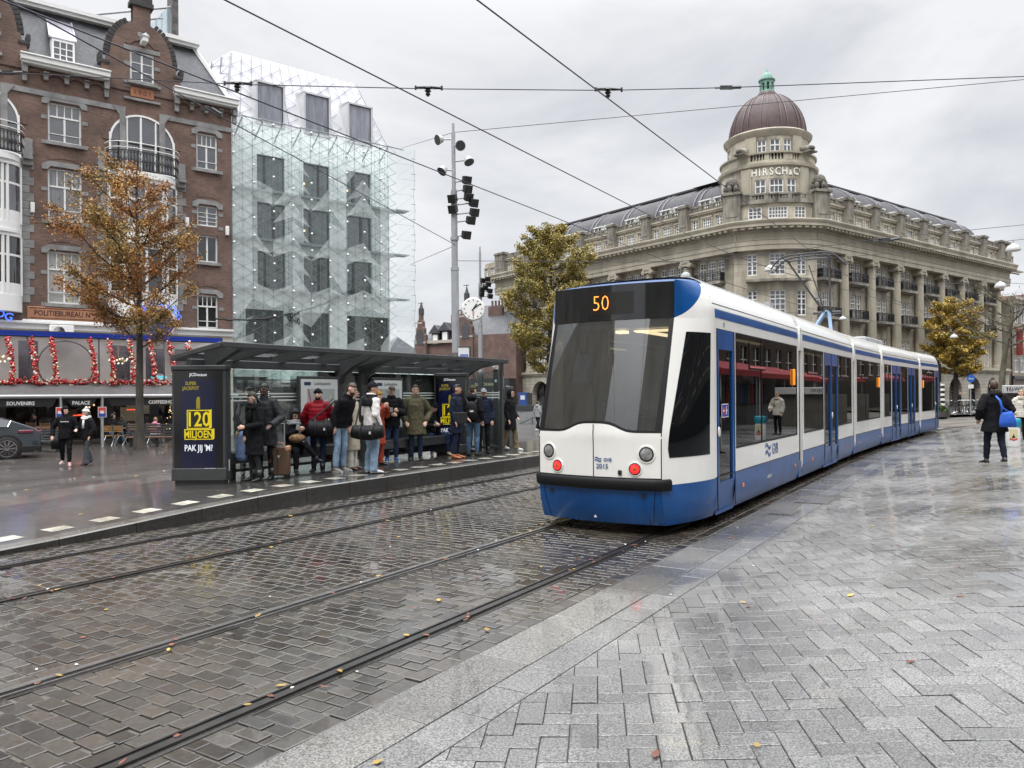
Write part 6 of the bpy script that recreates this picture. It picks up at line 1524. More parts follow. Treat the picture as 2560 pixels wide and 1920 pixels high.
g.build('city_crosses', mat('cross_red', (.55,.02,.03), .4), ck)
g = MB(); p = at(1143, 775, 24)-c; g.tube([(-.1,.1,0), (p.x, .35, p.z)], .03, 8); g.build('arm', m_grey, ck)
c = at(1161, 886, 21.6); ss = thing('stop_sign', 'tall tram stop sign with white head and small blue badge rising over the shelter', 'sign', (c.x, c.y, zp), .15)
z = c.z-zp; g = MB(); g.box(-.05,.05,-.04,.04,0,z-.19); g.build('post', m_sh, ss); g = MB(); g.box(-.165,.165,-.05,.05,z-.20,z+.20); g.build('head', mat('sign_panel_white', (.62,.63,.63), .35), ss, bevel=.01)
g = MB(); g.box(.13,.18,-.055,.055,z-.21,z+.21); g.box(-.17,.17,-.055,.055,z+.19,z+.215); g.build('frame', m_sh, ss)
g = MB(); g.box(-.12,.10,-.056,-.05,z-.09,z+.0); b = g.build('badge', mat('badge_royal', (.02,.09,.36), .4), ss, bevel=.03); text('badge_lettering', 'Lijn Halte', .045, m_white, b, M.Translation((-.01,-.06,z-.045)) @ UPR, ext=.0006)
# ---------------- overhead wires ----------------
m_wire = mat('wire_dark', (.02,.02,.035), .5); m_wire2 = mat('wire_thin', (.05,.05,.06), .5)
def wire(pts, r, label, name='overhead_wire', m=None, cat='wire', group=None, sag=0):
    pts = [V(p) for p in pts]
    if len(pts) == 2 and sag: pts = [pts[0].lerp(pts[1], i/16)+V((0,0,-4*sag*(i/16)*(1-i/16))) for i in range(17)]
    g = MB(); g.tube(pts, r, 6, caps=False); return tag(g.build(name, m or m_wire, None, 60), label, cat, group)
CW_ = lambda d, s0, s1, d2=None: [P(s, d+(0 if d2 is None else (d2-d)*sstep(18, 40, s)), 5.66+.12*abs(((s-10) % 20)-10)/10*0) for s in [s0+(s1-s0)*i/40 for i in range(41)]]
wire(CW_(-4.25, -8, 90, -4.42), .0085, 'contact wire over the tram, rightmost of the three running lengthwise')
wire(CW_(-6.3, -8, 46, -4.6), .0085, 'contact wire between the two tracks, middle one of the three running lengthwise')
wire(CW_(-8.1, -8, 90), .0085, 'contact wire over the empty track, leftmost of the three running lengthwise')
wire([(-17, 8.8, 6.25), at(0,181,9.55), at(595,211,9.87), at(1070,222,10.0), at(1520,226,10.08), at(1820,219,10.25), at(2560,191,10.7), (16, 12.2, 6.75)], .006, 'thin span wire nearest the camera, crossing the whole sky with three black hangers')
pt_ = at(1134, 331, 24)
wire([pt_, at(2560,199,21), (26, 19.5, 10.3)], .009, 'long wire from the mast top to the right edge across the dome', sag=0)
wire([pt_, at(1002,371,48.0)], .010, 'wire from the mast top to the glass building roof', m=m_wire2)
rg = at(1140, 613, 24)
wire([(-6.5, 5.0, 5.9), at(22,0,7.5), at(489,257,13.0), rg], .009, 'wire from the upper left corner down past the brick gable to the mast')
wire([rg, at(1025,662,48)], .010, 'wire from the mast down left to the glass building', m=m_wire2)
wire([at(1140,652,24), at(1661,655,23.5), at(1842,645,23.2), at(2215,595,23.8), at(2560,562,25), (26,27,7.4)], .009, 'span wire from the mast over the pantograph to the right edge')
wire([at(1960,655,40), at(2300,627,38), at(2560,598,35.5), (32, 35, 9.0)], .012, 'lamp wire in front of the store at the upper right', m=m_wire2)
wire([at(1330,640,58), at(1925,665,43), at(2300,712,44), at(2501,706,44), (34, 43, 7.4)], .012, 'lamp wire crossing before the colonnade', m=m_wire2)
wire([at(1800,770,70), at(2107,790,69), at(2385,834,67), at(2560,868,66)], .014, 'low lamp wire behind the tram roof', m=m_wire2)
wire([at(2180,560,75), at(2385,836,66), at(2560,852,60)], .012, 'slanting stay wire by the yellow tree', m=m_wire2)
hang_first = None
for px_, py_, Y_, lb in ((593,213,9.87,'black wire hanger at the left of the nearest span wire'), (1070,224,10.0,'black wire hanger in the middle of the nearest span wire'), (1520,228,10.08,'black wire hanger at the right of the nearest span wire')):
    c = at(px_, py_, Y_)
    if not hang_first:
        t = thing('wire_hanger', lb, 'hanger', c, 0, 'wire hangers on the span wire'); hang_first = t
        g = MB(); g.tube([(-.16,0,.03),(.02,0,.035),(.18,0,.02)], .013, 6); g.tube([(-.16,0,.0),(-.16,0,.05)], .014, 6); g.tube([(.18,0,-.01),(.18,0,.045)], .014, 6); g.build('arm', m_black, t)
        g = MB(); g.lathe([(.03,.03),(.05,.015),(.02,.0),(.045,-.02),(.02,-.04),(.035,-.06),(.012,-.09)], n=10); g.build('insulator', m_black, t)
    else: dup(hang_first, c, 0, lb)
for px_, py_, Y_, ang, lb in ((1820,219,10.25,-.02,'grey tension clamp on the nearest span wire beside the dome'), (25,182,9.6,.0,'dark tension clamp on the nearest span wire at the left edge'), (2215,600,23.8,-.12,'pale tension clamp on the span wire right of the pantograph'), (520,272,13.6,.45,'dark strain insulator on the wire below the brick cornice')):
    c = at(px_, py_, Y_); t = thing('tension_clamp', lb, 'wire clamp', c, 0); L_ = .17*Y_/10
    g = MB(); g.tube([(-L_,0,L_*ang*1.0),(-L_*.6,0,L_*ang*.6)], .012*Y_/10, 6); g.box(-L_*.6, L_*.35, -.012, .012, -.025*Y_/10, .025*Y_/10); g.tube([(L_*.3,0,0),(L_,0,-L_*ang)], .022*Y_/10, 6); g.build('clamp', m_dgrey if px_ > 1000 else m_black, t)
for px_, py_, Y_, sc_, lb in ((1925,671,43,1.0,'white pendant street lamp left of the pantograph'), (2107.6,795,69,1.0,'small white pendant street lamp above the second tram car'), (2533,619,35.5,1.0,'large white pendant street lamp by the upper right edge'), (2501,712,44,1.0,'white pendant street lamp above the bare pollarded tree'), (2385,840,67,1.0,'small white pendant street lamp before the yellow tree')):
    c = at(px_, py_, Y_)
    if not bpy.data.objects.get('pendant_lamp_proto'):
        pass
    if px_ == 1925:
        lp = thing('pendant_street_lamp', lb, 'street lamp', c, 0, 'street lamps hung on wires'); g = MB(); g.lathe([(.31,-.14),(.31,-.10),(.28,.0),(.20,.10),(.08,.16),(.05,.2)], n=20); g.build('shade', mat('lamp_shade_grey', (.42,.43,.43), .45), lp, 50); g = MB(); g.lathe([(.29,-.14),(.24,-.17),(.001,-.18)], n=20); g.build('diffuser', mat('diffuser', (.65,.65,.62), .3), lp, 50); g = MB(); g.cyl((0,0,.2),(0,0,.36),.03,8); g.build('hanger', m_grey, lp)
    else: dup(lp, c, 0, lb)
m_cab = mat('cable_black', (.01,.01,.01), .6)
g = MB(); A_, B_ = at(540,797,41), at(886,722,47.2); pts = [A_.lerp(B_, i/24)+V((0,0,-2.6*(i/24)*(1-i/24)))+V((0,0,.03*sin(i*2.3))) for i in range(25)]; g.tube(pts, .055, 6); rr_ = random.Random(2)
for q, h in ((12,1.0),(13,.9),(20,.5),(23,.5)):
    for k in range(9): c = pts[q]+V((rr_.gauss(0,.16),rr_.gauss(0,.1),-h*rr_.random())); g.tube([pts[q]+V((rr_.gauss(0,.12),0,0)), c, c+V((rr_.gauss(0,.2),0,.2))], .03, 4)
tag(g.build('festoon_cable', m_cab, None, 60), 'black tangled festoon cable strung in front of the glass building', 'cable')
# ---------------- terrace in front of the brick building ----------------
def BL(x, y, z): return C0+FA*x+(-FN)*y+V((0,0,z))       # brick facade frame to world
MBB = M.Translation(C0) @ M.Rotation(AX, 4, 'Z')
GZ = -.30
m_film = glassmat('clear_film', (.93,.92,.94), 1.40, .06, body=(.62,.58,.66), bf=.14); m_neon = mat('neon_blue', (.012,.03,.22), .25, emit=(.02,.05,.42), es=.22, coat=.4); m_awn = mat('awning_grey', (.085,.08,.08), .6, ns=2, na=.2); m_awnb = mat('awning_black', (.014,.014,.015), .6)
TE = thing('terrace_canopy', 'glazed terrace canopy with blue light bar and grey awnings lettered in white', 'canopy', BL(0,0,0), AX)
YF = -3.0
g = MB()
g.box(-15.6, -1.5, YF-.12, YF+.05, 4.52, 4.62); g.box(-15.6, -1.5, YF-.13, YF+.05, 4.64, 4.72); g.build('light_bar', m_neon, TE)
g = MB(); g.box(-15.6, -1.45, YF-.08, YF+.1, 4.48, 4.76); g.box(-15.6, -1.5, YF-.05, YF+.05, 2.36, 2.48); 
for x in (-15.4,-12.6,-9.8,-7.0,-4.2,-1.55): g.box(x-.03, x+.03, YF-.03, YF+.03, 2.4, 4.6)
g.build('frame', m_dgrey, TE)
g = MB(); g.grid(lambda a, b: V((-15.6+14.1*a, YF-.28*sin(pi*b)*.6-.02, 2.45+2.05*b)), 1, 8); g.quad((-15.6,YF,4.76),(-1.5,YF,4.76),(-1.5,-.1,4.86),(-15.6,-.1,4.86)); g.build('clear_panel', m_film, TE, 60)
g = MB(); g.grid(lambda a, b: V((-15.6+14.1*a, YF-.1-1.5*b, 2.44-.58*b-.03*sin(a*60))), 60, 3); g.build('awning', m_awn, TE)
g = MB(); g.cyl((-15.6,YF-1.62,1.86), (-1.2,YF-1.62,1.84), .085, 12); g.build('front_tube', mat('tube_grey', (.42,.42,.42), .35, metal=.4), TE)
for a, b, tx, xc in ((-15.6,-8.8,'SOUVENIRS',-10.19),(-8.58,-7.28,'PALACE',-7.96),(-7.02,-1.4,'COFFEESHOP',-4.67)):
    g = MB(); y = YF-1.62; g.poly([(a+.05,y,1.78),(b-.05,y,1.78),(b-.25,y,1.42),(a+.25,y,1.42)]); o = g.build('valance', m_awnb, TE)
    text('valance_lettering', tx, .215, mat('letter_pale', (.72,.72,.70), .5), o, M.Translation((xc, y-.012, 1.56)) @ UPR, ext=.002, bold=.006, sx=.9)
for x in (-8.70,-7.13,-3.2,-13.2):
    g = MB(); g.cyl((x,YF-1.5,GZ), (x,YF-1.5,1.8), .055, 10); g.build('post', m_grey, TE)
# string of baubles: each garland is its own thing
m_bred = mat('bauble_red', (.42,.012,.015), .15, coat=.6, metal=.2, island=.3); m_bgold = mat('bauble_gold', (.55,.45,.28), .2, metal=.5, island=.2); m_bw2 = mat('bauble_white', (.7,.66,.6), .3)
rb_ = random.Random(8)
def baubles(path, n, rad, name, label, grp):
    g = MB()
    for k in range(n):
        t = rb_.random()*(len(path)-1); i = min(len(path)-2, int(t)); c = path[i].lerp(path[i+1], t-i)+V((rb_.gauss(0,rad), rb_.gauss(-.05,rad*.7), rb_.gauss(0,rad))); r = rb_.uniform(.036,.066); q = rb_.random()
        g.ball(c, r, 7, 5, 0 if q < .74 else (1 if q < .9 else 2))
    return tag(g.build(name, [m_bred, m_bgold, m_bw2], None, 60), label, 'garland', grp)
gx = [-10.43,-9.6,-8.82,-7.3,-6.53,-5.7,-4.78,-3.94,-3.08]
names = ['leftmost in view', 'second from the left in view', 'third from the left in view', 'fourth from the left in view', 'just left of the tree trunk', 'half behind the tree trunk', 'right of the tree trunk', 'next to the shelter roof, left of the last', 'last one, just over the shelter roof']
for x, nm in zip(gx, names):
    x0 = x-.06; pth = [BL(x0+.10*sin(q*3)*q+.12*q, YF-.22-.25*sin(pi*q*.6), 4.45-2.0*q) for q in [i/10 for i in range(11)]]
    if 'outside' in nm: continue
    baubles(pth, 170, .050, 'bauble_garland', 'red bauble garland on the terrace canopy, '+nm, 'hanging bauble garlands')
baubles([BL(-15.4+14.0*i/40, YF-.2, 2.47+.05*sin(i*1.7)) for i in range(41)], 900, .06, 'bauble_swag', 'long horizontal red and gold bauble swag along the awning top', None)
# round neon sign (plain disc, no figure)
c = BL(-3.95, -.9, 5.55); ns_ = thing('round_neon_sign', 'round blue sign with arched neon lettering behind the tree trunk', 'sign', c, AX)
g = MB(); g.lathe([(.001,.0),(.68,.0),(.72,-.05),(.72,.12),(.001,.12)], n=28); g.build('disc', mat('disc_blue', (.03,.05,.16), .4), ns_, 40, mx=M.Rotation(pi/2, 4, 'X'))
g = MB(); g.tube([(.72*cos(t),-.08,.72*sin(t)) for t in [2*pi*k/32 for k in range(33)]], .035, 6, caps=False); g.build('neon_ring', mat('neon_salmon', (.8,.4,.3), .4, emit=(1,.5,.38), es=.8), ns_)
g = MB(); g.lathe([(.36,.0),(.001,-.02)], n=20); g.build('plain_centre', mat('centre_yellow', (.5,.36,.03), .4), ns_, mx=M.Translation((0,-.02,0)) @ M.Rotation(pi/2, 4, 'X'))
m_nb = mat('neon_letter', (.05,.12,.7), .3, emit=(.08,.22,1), es=1.1)
for i, ch_ in enumerate('THE BULLDOG'):
    a = R(160-14*i)
    if ch_ != ' ': text('neon_lettering', ch_, .36, m_nb, ns_, M.Translation((.98*cos(a), -.1, .98*sin(a))) @ M.Rotation(-(a-pi/2), 4, 'Y') @ UPR, ext=.02, bold=.004)
for i, ch_ in enumerate('DOG'):
    text('wall_neon_lettering', ch_, .5, m_nb, BB, M.Translation((-11.0+.34*i, -.75, 5.75-.12*i)) @ M.Rotation(.3, 4, 'Y') @ UPR, ext=.02, bold=.004)
# round arch behind the film, lamps
g = MB(); g.tube([(1.12*cos(t), 0, 1.12*sin(t)) for t in [2*pi*k/36 for k in range(37)]], .035, 6, caps=False); tag(g.build('ring_arch', m_dgrey, None, 60, mx=M.Translation(BL(-8.25, YF+.5, 3.25)) @ M.Rotation(AX, 4, 'Z')), 'large dark ring arch standing behind the clear terrace screen', 'arch')
for x, lb in ((-10.75,'lit chandelier behind the terrace screen at the left edge'),(-6.05,'lit chandelier behind the terrace screen left of the tree trunk')):
    t = thing('chandelier', lb, 'chandelier', BL(x, YF+.8, 3.55), 0, 'terrace chandeliers'); g = MB()
    for k in range(10): a = 2*pi*k/10; g.ball((.38*cos(a), .38*sin(a), .08*(k % 2)), .045, 6, 4)
    for k in range(6): a = 2*pi*k/6; g.ball((.2*cos(a), .2*sin(a), -.14), .04, 6, 4)
    g.build('bulbs', mat('bulb_lit', (1,.85,.6), .4, emit=(1,.84,.58), es=1.6), t); g = MB(); g.tube([(.36*cos(a), .36*sin(a), 0) for a in [2*pi*k/20 for k in range(21)]], .02, 5, caps=False); g.cyl((0,0,0),(0,0,.7),.012,5); g.build('ring', m_yel, t)
c = BL(-4.35, YF+.3, 2.75); t = thing('open_neon_sign', 'small oval turquoise neon sign above the awning right of the trunk', 'sign', c, AX); g = MB(); g.ball((0,0,0), (.38,.04,.09), 16, 8); g.build('neon_panel', mat('neon_turquoise', (.1,.6,.7), .4, emit=(.15,.75,.85), es=.9), t); g = MB(); g.tube([(.2*cos(q),-.05,.15*sin(q)) for q in [2*pi*k/16 for k in range(17)]], .012, 5, caps=False); g.build('neon_line', mat('neon_pink', (.8,.3,.4), .4, emit=(1,.35,.5), es=.9), t)
t = thing('air_conditioner', 'pale air conditioning unit on the shop cornice behind the blue bar', 'air conditioner', BL(-8.2, -.55, 4.62), AX); g = MB(); g.box(-.5,.5,-.2,.2,0,.62); g.build('casing', m_bw, t, bevel=.03); g = MB(); g.lathe([(.24,0),(.02,-.02)], n=18); g.build('fan_grille', m_dgrey, t, mx=M.Translation((-.12,-.2,.31)) @ M.Rotation(pi/2, 4, 'X'))
# long slatted benches, chairs, posts with signs
m_bench = mat('bench_slat_dark', (.045,.045,.05), .5, ns=6, na=.2); m_benchb = mat('bench_slat_brown', (.13,.065,.045), .5, ns=6, na=.25, sc=(.3,4,4))
def long_bench(label, loc, L_, brown_top):
    t = thing('slatted_bench', label, 'bench', loc, R(3), 'long slatted benches on the square')
    for k in range(5):
        g = MB(); z = .46+.105*k; g.box(-L_/2, L_/2, .18+.03*k, .22+.03*k, z, z+.075); g.build('back_slat', m_benchb if (brown_top and k == 4) else m_bench, t, bevel=.008)
    for k in range(3):
        g = MB(); g.box(-L_/2+.15, L_/2-.0, -.28+.15*k, -.15+.15*k, .40, .45); g.build('seat_slat', m_benchb if not brown_top else m_bench, t, bevel=.008)
    for x in (-L_/2+.3, 0, L_/2-.3):
        g = MB(); g.box(x-.05, x+.05, -.05, .1, 0, .40); g.build('leg', m_dgrey, t)
long_bench('long dark slatted bench behind the tree trunk', at(392,1118,32.0), 2.7, False)
long_bench('long slatted bench with brown top rail beside the parked car', at(98,1131,29.4), 2.0, True)
m_slat = mat('chair_wood', (.30,.17,.06), .5, ns=8, na=.2)
def chair(loc, rz):
    t = thing('terrace_chair', '', 'chair', loc, rz, 'wooden slatted terrace chairs')
    g = MB()
    for k in range(4): g.box(-.2,.2,.2,.22,.62+.07*k,.67+.07*k)
    g.build('backrest', m_slat, t); g = MB()
    for k in range(5): g.box(-.2,.2,-.2+.08*k,-.14+.08*k,.44,.46)
    g.build('seat', m_slat, t)
    for sx in (-1, 1):
        g = MB(); g.tube([(sx*.21,.22,.92),(sx*.21,.2,.46),(sx*.21,-.2,0)], .014, 6); g.build('leg', m_steel, t); g = MB(); g.tube([(sx*.19,-.18,.45),(sx*.19,.24,0)], .014, 6); g.build('leg', m_steel, t)
    return t
ch1 = chair(at(273,1115,33.0), pi+.1); ch1['label'] = 'wooden slatted chair close to the red and blue sign post'
dup(ch1, at(303,1115,33.2), pi-.1, 'wooden slatted chair between the sign post chair and the bench')
for i, (px_, py_, Y_) in enumerate(((120,1108,33.5),(86,1106,34),(340,1108,34.5),(385,1108,34.0))):
    dup(ch1, at(px_,py_,Y_), pi, ('wooden chair behind the bench by the car, right one','wooden chair behind the bench by the car, left one','wooden chair half hidden by the tree trunk','wooden chair under the person in pink')[i])
for px_, Y_, lb in ((257,32.3,'red and blue notice on a thin grey post beside the wooden chairs'), (152,32.3,'red notice on a thin grey post behind the hooded man')):
    p = at(px_,1000,Y_); t = thing('notice_post', lb, 'sign', (p.x,p.y,GZ), .05); g = MB(); g.cyl((0,0,0),(0,0,2.15),.035,8); g.build('post', m_grey, t)
    z = 1.38-GZ-.2; g = MB(); g.box(-.17,.17,-.06,-.04,z-.22,z+.22); b = g.build('board', m_white, t); g = MB(); g.box(-.15,.15,-.065,-.06,z-.02,z+.2); g.build('red_field', mat('notice_red', (.5,.06,.06), .5), b); g = MB(); g.box(-.15,.15,-.065,-.06,z-.2,z-.03); g.build('blue_field', mat('notice_blue', (.03,.06,.3), .5), b); g = MB(); g.box(-.08,.08,-.068,-.065,z-.06,z+.06); g.build('white_field', m_white, b)
# tables
for i, (px_, py_, Y_) in enumerate(((290,1112,34.2),(105,1108,34.5),(410,1110,34.8))):
    t = thing('terrace_table', ('small terrace table behind the two wooden chairs','small terrace table behind the bench near the car','small terrace table behind the long bench')[i], 'table', at(px_,py_,Y_), 0, 'terrace tables'); g = MB(); g.box(-.4,.4,-.35,.35,.72,.75); g.build('tabletop', m_slat, t, bevel=.01); g = MB(); g.cyl((0,0,.02),(0,0,.72),.035,8); g.build('leg', m_steel, t); g = MB(); g.box(-.3,.3,-.03,.03,0,.03); g.box(-.03,.03,-.3,.3,0,.03); g.build('foot', m_steel, t)
# decorated fir and ochre lanterns in the shop
g0 = thing('decorated_fir', 'dark fir tree with tiny lights by the shop front under the awning', 'tree', BL(-3.2,-.6,GZ), 0); g = MB(); rt = random.Random(6)
for k in range(900):
    z = rt.random()**.8*2.0; r = .5*(1-z/2.2)*rt.uniform(.5,1.05); a = rt.uniform(0,6.3); c = V((r*cos(a), r*sin(a), z+.1)); u = V((cos(a),sin(a),-.4))*.1; v = V((-sin(a),cos(a),0))*.025; g.quad(c-v,c+u-v*.3,c+u+v*.3,c+v)
g.build('crown', mat('fir_needle', (.012,.022,.012), .7), g0, 0); g = MB(); g.cyl((0,0,0),(0,0,2.0),.04,8); g.build('trunk', m_bark, g0)
for k in range(26):
    z = rt.random()*1.8; r = .5*(1-z/2.2); a = rt.uniform(3.2,6.2); g = MB(); g.ball((r*cos(a), r*sin(a), z+.15), .022, 6, 4); g.build('fairy_light', m_warm, g0)
# ---------------- parked car ----------------
m_car = mat('car_paint', (.018,.026,.034), .18, coat=.8, metal=.3); m_cglass = mat('car_glass', (.012,.013,.018), .03, ior=1.9); m_tyre = mat('tyre', (.014,.014,.014), .75)
CR = thing('parked_car', 'dark grey sports utility car with large spoked wheels at the left edge', 'car', (-18.85,25.95,GZ), R(37))
prof = [(2.40,.42),(2.42,.72),(2.36,.95),(2.24,1.08),(1.55,1.36),(.7,1.60),(-.2,1.62),(-.75,1.52),(-1.25,1.16),(-1.6,1.06),(-2.2,.92),(-2.38,.70),(-2.4,.40),(-2.2,.26),(2.2,.26)]
g = MB(); rings = []
def cy_(z): return .96 if z < .9 else .96-.30*((z-.9)/.72)**1.1
for q in (-1,-.92,-.5,0,.5,.92,1):
    rings.append([(x, q*cy_(z)*(1 if abs(q) < .95 else 1), z-(0 if abs(q) < .6 else .015)) for x, z in prof])
g.loft(rings); body = g.build('body', m_car, CR, 38, bevel=.03)
for sg in (-1, 1):
    g = MB(); pts = [(1.45,1.12),(1.55,1.33),(.7,1.545),(-.2,1.565),(-.72,1.48),(-1.12,1.16)]
    g.poly([(x, sg*(cy_(z)+.012), z) for x, z in pts]); o = g.build('side_window', m_cglass, CR)
    g = MB()
    for a, b in zip(pts, pts[1:]+pts[:1]): g.tube([(a[0],sg*(cy_(a[1])+.014),a[1]),(b[0],sg*(cy_(b[1])+.014),b[1])], .012, 5)
    g.build('window_trim', m_chrome, o)
    g = MB(); g.box(1.75,2.2,sg*.955-.03,sg*.955+.03,.90,1.0); g.build('tail_light', mat('car_tail', (.16,.03,.05), .2, coat=.5), CR, bevel=.02)
    g = MB(); g.box(2.35,2.43,sg*.62-.28,sg*.62+.28,.90,.98); g.build('tail_light', MATS['car_tail'], CR, bevel=.02)
    g = MB(); g.box(1.5,2.3,sg*.965-.01,sg*.965+.01,.28,.46); g.build('bumper_trim', m_black, CR, bevel=.01)
    for x in (1.42,-1.48):
        mx = M.Translation((x, sg*.90, .385)) @ M.Rotation(-pi/2*sg, 4, 'X')
        g = MB(); g.lathe([(.27,-.12),(.36,-.12),(.385,-.08),(.385,.08),(.36,.12),(.28,.13),(.27,.10)], n=28); w_ = g.build('wheel', m_tyre, CR, 40, mx=mx)
        g = MB()
        for k in range(10):
            a = 2*pi*k/10
            for da in (-.09,.09): g.bar((.05*cos(a),.05*sin(a),.10),(.275*cos(a+da),.275*sin(a+da),.115), .022, .03)
        g.lathe([(.285,.09),(.285,.13),(.265,.13),(.265,.09)], n=28); g.lathe([(.07,.09),(.07,.13),(.001,.135)], n=14); g.build('rim', m_chrome, w_, 40)
        g = MB(); g.lathe([(.27,.02),(.001,.02)], n=20); g.build('brake_disc', m_black, w_)
        g = MB(); g.lathe([(.47,.065),(.40,.075),(.395,.05)], n=28, a0=(0 if sg > 0 else 0), a1=2*pi); g.build('wheel_arch', m_black, CR, mx=M.Translation((x, sg*.90, .40)) @ M.Rotation(pi/2*-sg, 4, 'X'))
g = MB(); g.quad((1.60,-.6,1.365),(1.60,.6,1.365),(2.20,.62,1.11),(2.20,-.62,1.11)); g.build('rear_window', m_cglass, CR, mx=M.Translation((0,0,.02)))
g = MB(); g.box(2.40,2.43,-.26,.26,.55,.66); g.build('number_plate', m_yel, CR)
g = MB(); g.box(2.3,2.44,-.85,.85,.34,.46); g.build('rear_bumper', m_black, CR, bevel=.03)
# ---------------- far buildings and square furniture ----------------
YM = 112; o_ = at(1187, 985, YM-6); m_mb = brickmat('mansion_brick', (.105,.062,.052), (.145,.085,.072), (.13,.11,.095), .25, .075, .012, .85, mottle=.3); m_ms = mat('mansion_stone', (.38,.34,.29), .8)
MN = thing('gabled_mansion', 'distant red brick mansion with stepped gables, slate roof and weathervanes', 'building', (o_.x, o_.y, -.3), R(-27))
def mpx(x, y):   # photo pixel to local x,z in the mansion facade plane
    t, k = ray(980+x/3.19, 640+y/3.19); v = V((cos(R(-27)), sin(R(-27)))); l = (t*o_.y-o_.x)/(v.x-v.y*t); return l, CAMH+k*(o_.y+v.y*l)+.3
def gable(x0, x1, ze, za, pinn):
    w = x1-x0; xc = (x0+x1)/2; pts = [(x0,-1)]+[(x0,ze)]
    n = 4
    for i in range(n):
        x = x0+w/2*(i+.55)/(n)*.92; z = ze+(za-ze)*(i+1)/n; pts += [(x-w*.015, ze+(za-ze)*(i+.25)/n), (x, z)]
    pts += [(2*xc-a, b) for a, b in pts[::-1]]
    g = MB(); g.prism(pts, lambda a, b, d: (a, d, b), -.4, .3); o = g.build('gable', m_mb, MN, 0)
    g = MB(); g.box(xc-.28, xc+.28, -.3, .3, za, za+.9); g.lathe([(.3,.9),(.2,1.3),(.07,1.8),(.03,pinn-za)], (xc,0,za), 8); g.box(xc-.55, xc+.35, -.03, .03, za+(pinn-za)*.93, za+(pinn-za)*.97); g.build('pinnacle', m_dgrey, o)
    g = MB()
    for z in (ze-2.2, ze+1.2): g.prism([(xc-.55,z-1.6),(xc+.55,z-1.6),(xc+.55,z),(xc+.3,z+.5),(xc,z+.65),(xc-.3,z+.5),(xc-.55,z)], lambda a, b, d: (a, d, b), -.46, -.4)
    g.build('window', m_paned, o); g = MB()
    for z in (ze-4.4, ze-.2, ze+2.6): g.box(x0, x1 if z < ze else xc+w*.2, -.44, -.4, z, z+.22)
    g.build('stone_band', m_ms, o)
(lx0, lz), (lx1, _) = mpx(190, 690), mpx(283, 690); (rx0, rz), (rx1, _) = mpx(545, 640), mpx(655, 640)
_, la = mpx(232, 470); _, lp_ = mpx(232, 372); _, ra = mpx(592, 350); _, rp2 = mpx(592, 228)
gable(lx0, lx1, lz, la, lp_); gable(rx0, rx1, rz, ra, rp2)
ex, ez = mpx(835, 622); _, rz_ = mpx(360, 515); _, ez2 = mpx(360, 672)
g = MB(); ws = []
x = lx1+.8
while x < rx0-1: ws += [(x, x+1.3, 5.2, 7.8)]; x += 2.6
g.wall(lx1, rx0, -1, ez2, [w for w in ws if w[1] < rx0], .3, .3); g.build('wall', m_mb, MN, 0)
for a, b, c, d in ws: win(MN, ID, a, c, b-a, d-c, .5, 2, 2, tr=.6, fw=.12, mg=m_paned, name='window')
g = MB(); g.box(rx1, ex+3, -.1, 10, -1, ez); g.build('side_wing', m_mb, MN, 0)
g = MB(); g.box(lx1, rx0, -.1, .4, ez2-.4, ez2); g.box(lx1, rx0, -.1, .35, ez2-3.6, ez2-3.3); g.build('cornice', m_ms, MN)
g = MB(); g.quad((lx0,.1,lz),(rx1,.1,ez2),(rx1-1,5,rz_+.5),(lx0+1.5,5,rz_)); _, rr1 = mpx(760, 415); g.quad((rx1-.5,-.1,ez),(ex+3,-.1,ez),(ex+3,5,rr1+1),(rx1-3,5,rr1+1)); g.build('roof', m_slate, MN, 0)
for cx_, cy__ in ((435,450),(740,385)):
    x, z = mpx(cx_, cy__); g = MB(); g.box(x-1.1, x+1.1, 3, 4.5, z-4, z)
    for k in range(4): g.cyl((x-.8+.53*k,3.7,z),(x-.8+.53*k,3.7,z+.9),.16,8)
    g.build('chimney', m_mb, MN)
for px_, py_ in ((340,650),(418,628)):
    x, z = mpx(px_, py_); g = MB(); g.box(x-.6, x+.6, .2, 2, z-1.1, z+.6); g.prism([(x-1,z+.6),(x+1,z+.6),(x,z+1.8)], lambda a, b, d: (a, d, b), -.1, 3.5); d_ = g.build('dormer', m_slate, MN, 0); g = MB(); g.box(x-.4, x+.4, .12, .2, z-.9, z+.4); g.build('dormer_window', m_bw, d_)
g = MB(); x0, _ = mpx(600, 900); g.box(x0, ex+3, -2.2, -.2, -.5, 4.2); sf_ = g.build('cafe_front', mat('cafe_dark', (.022,.024,.026), .35), MN)
for i, tx in enumerate(('RISTORANTE', 'CAFE', 'CENTRO')): text('cafe_lettering', tx, .6, mat('cafe_letter', (.5,.45,.32), .5), sf_, M.Translation(((x0+ex+3)/2+.4, -2.25, 3.4-.85*i)) @ UPR, ext=.01)
c = at(1010, 940, 125); PB = thing('pale_building', 'pale low building with a pointed roof seen past the glass fins', 'building', (c.x,125,-.3), R(20)); z = at(1010,900,125).z; g = MB(); g.box(-7,5,0,8,-1,z); g.build('wall', mat('pale_wall', (.42,.41,.40), .8, ns=.6, na=.2), PB, 0); g = MB(); g.prism([(-7,z),(5,z),(-1,z+4.0)], lambda a, b, d: (a, d, b), -.3, 8); g.build('roof', m_lead, PB, 0)
for k in range(4): win(PB, ID, -6+2.8*k, 1.5, 1.2, 1.8, -.05, 2, 1, fw=.1, mg=m_pane, name='window')
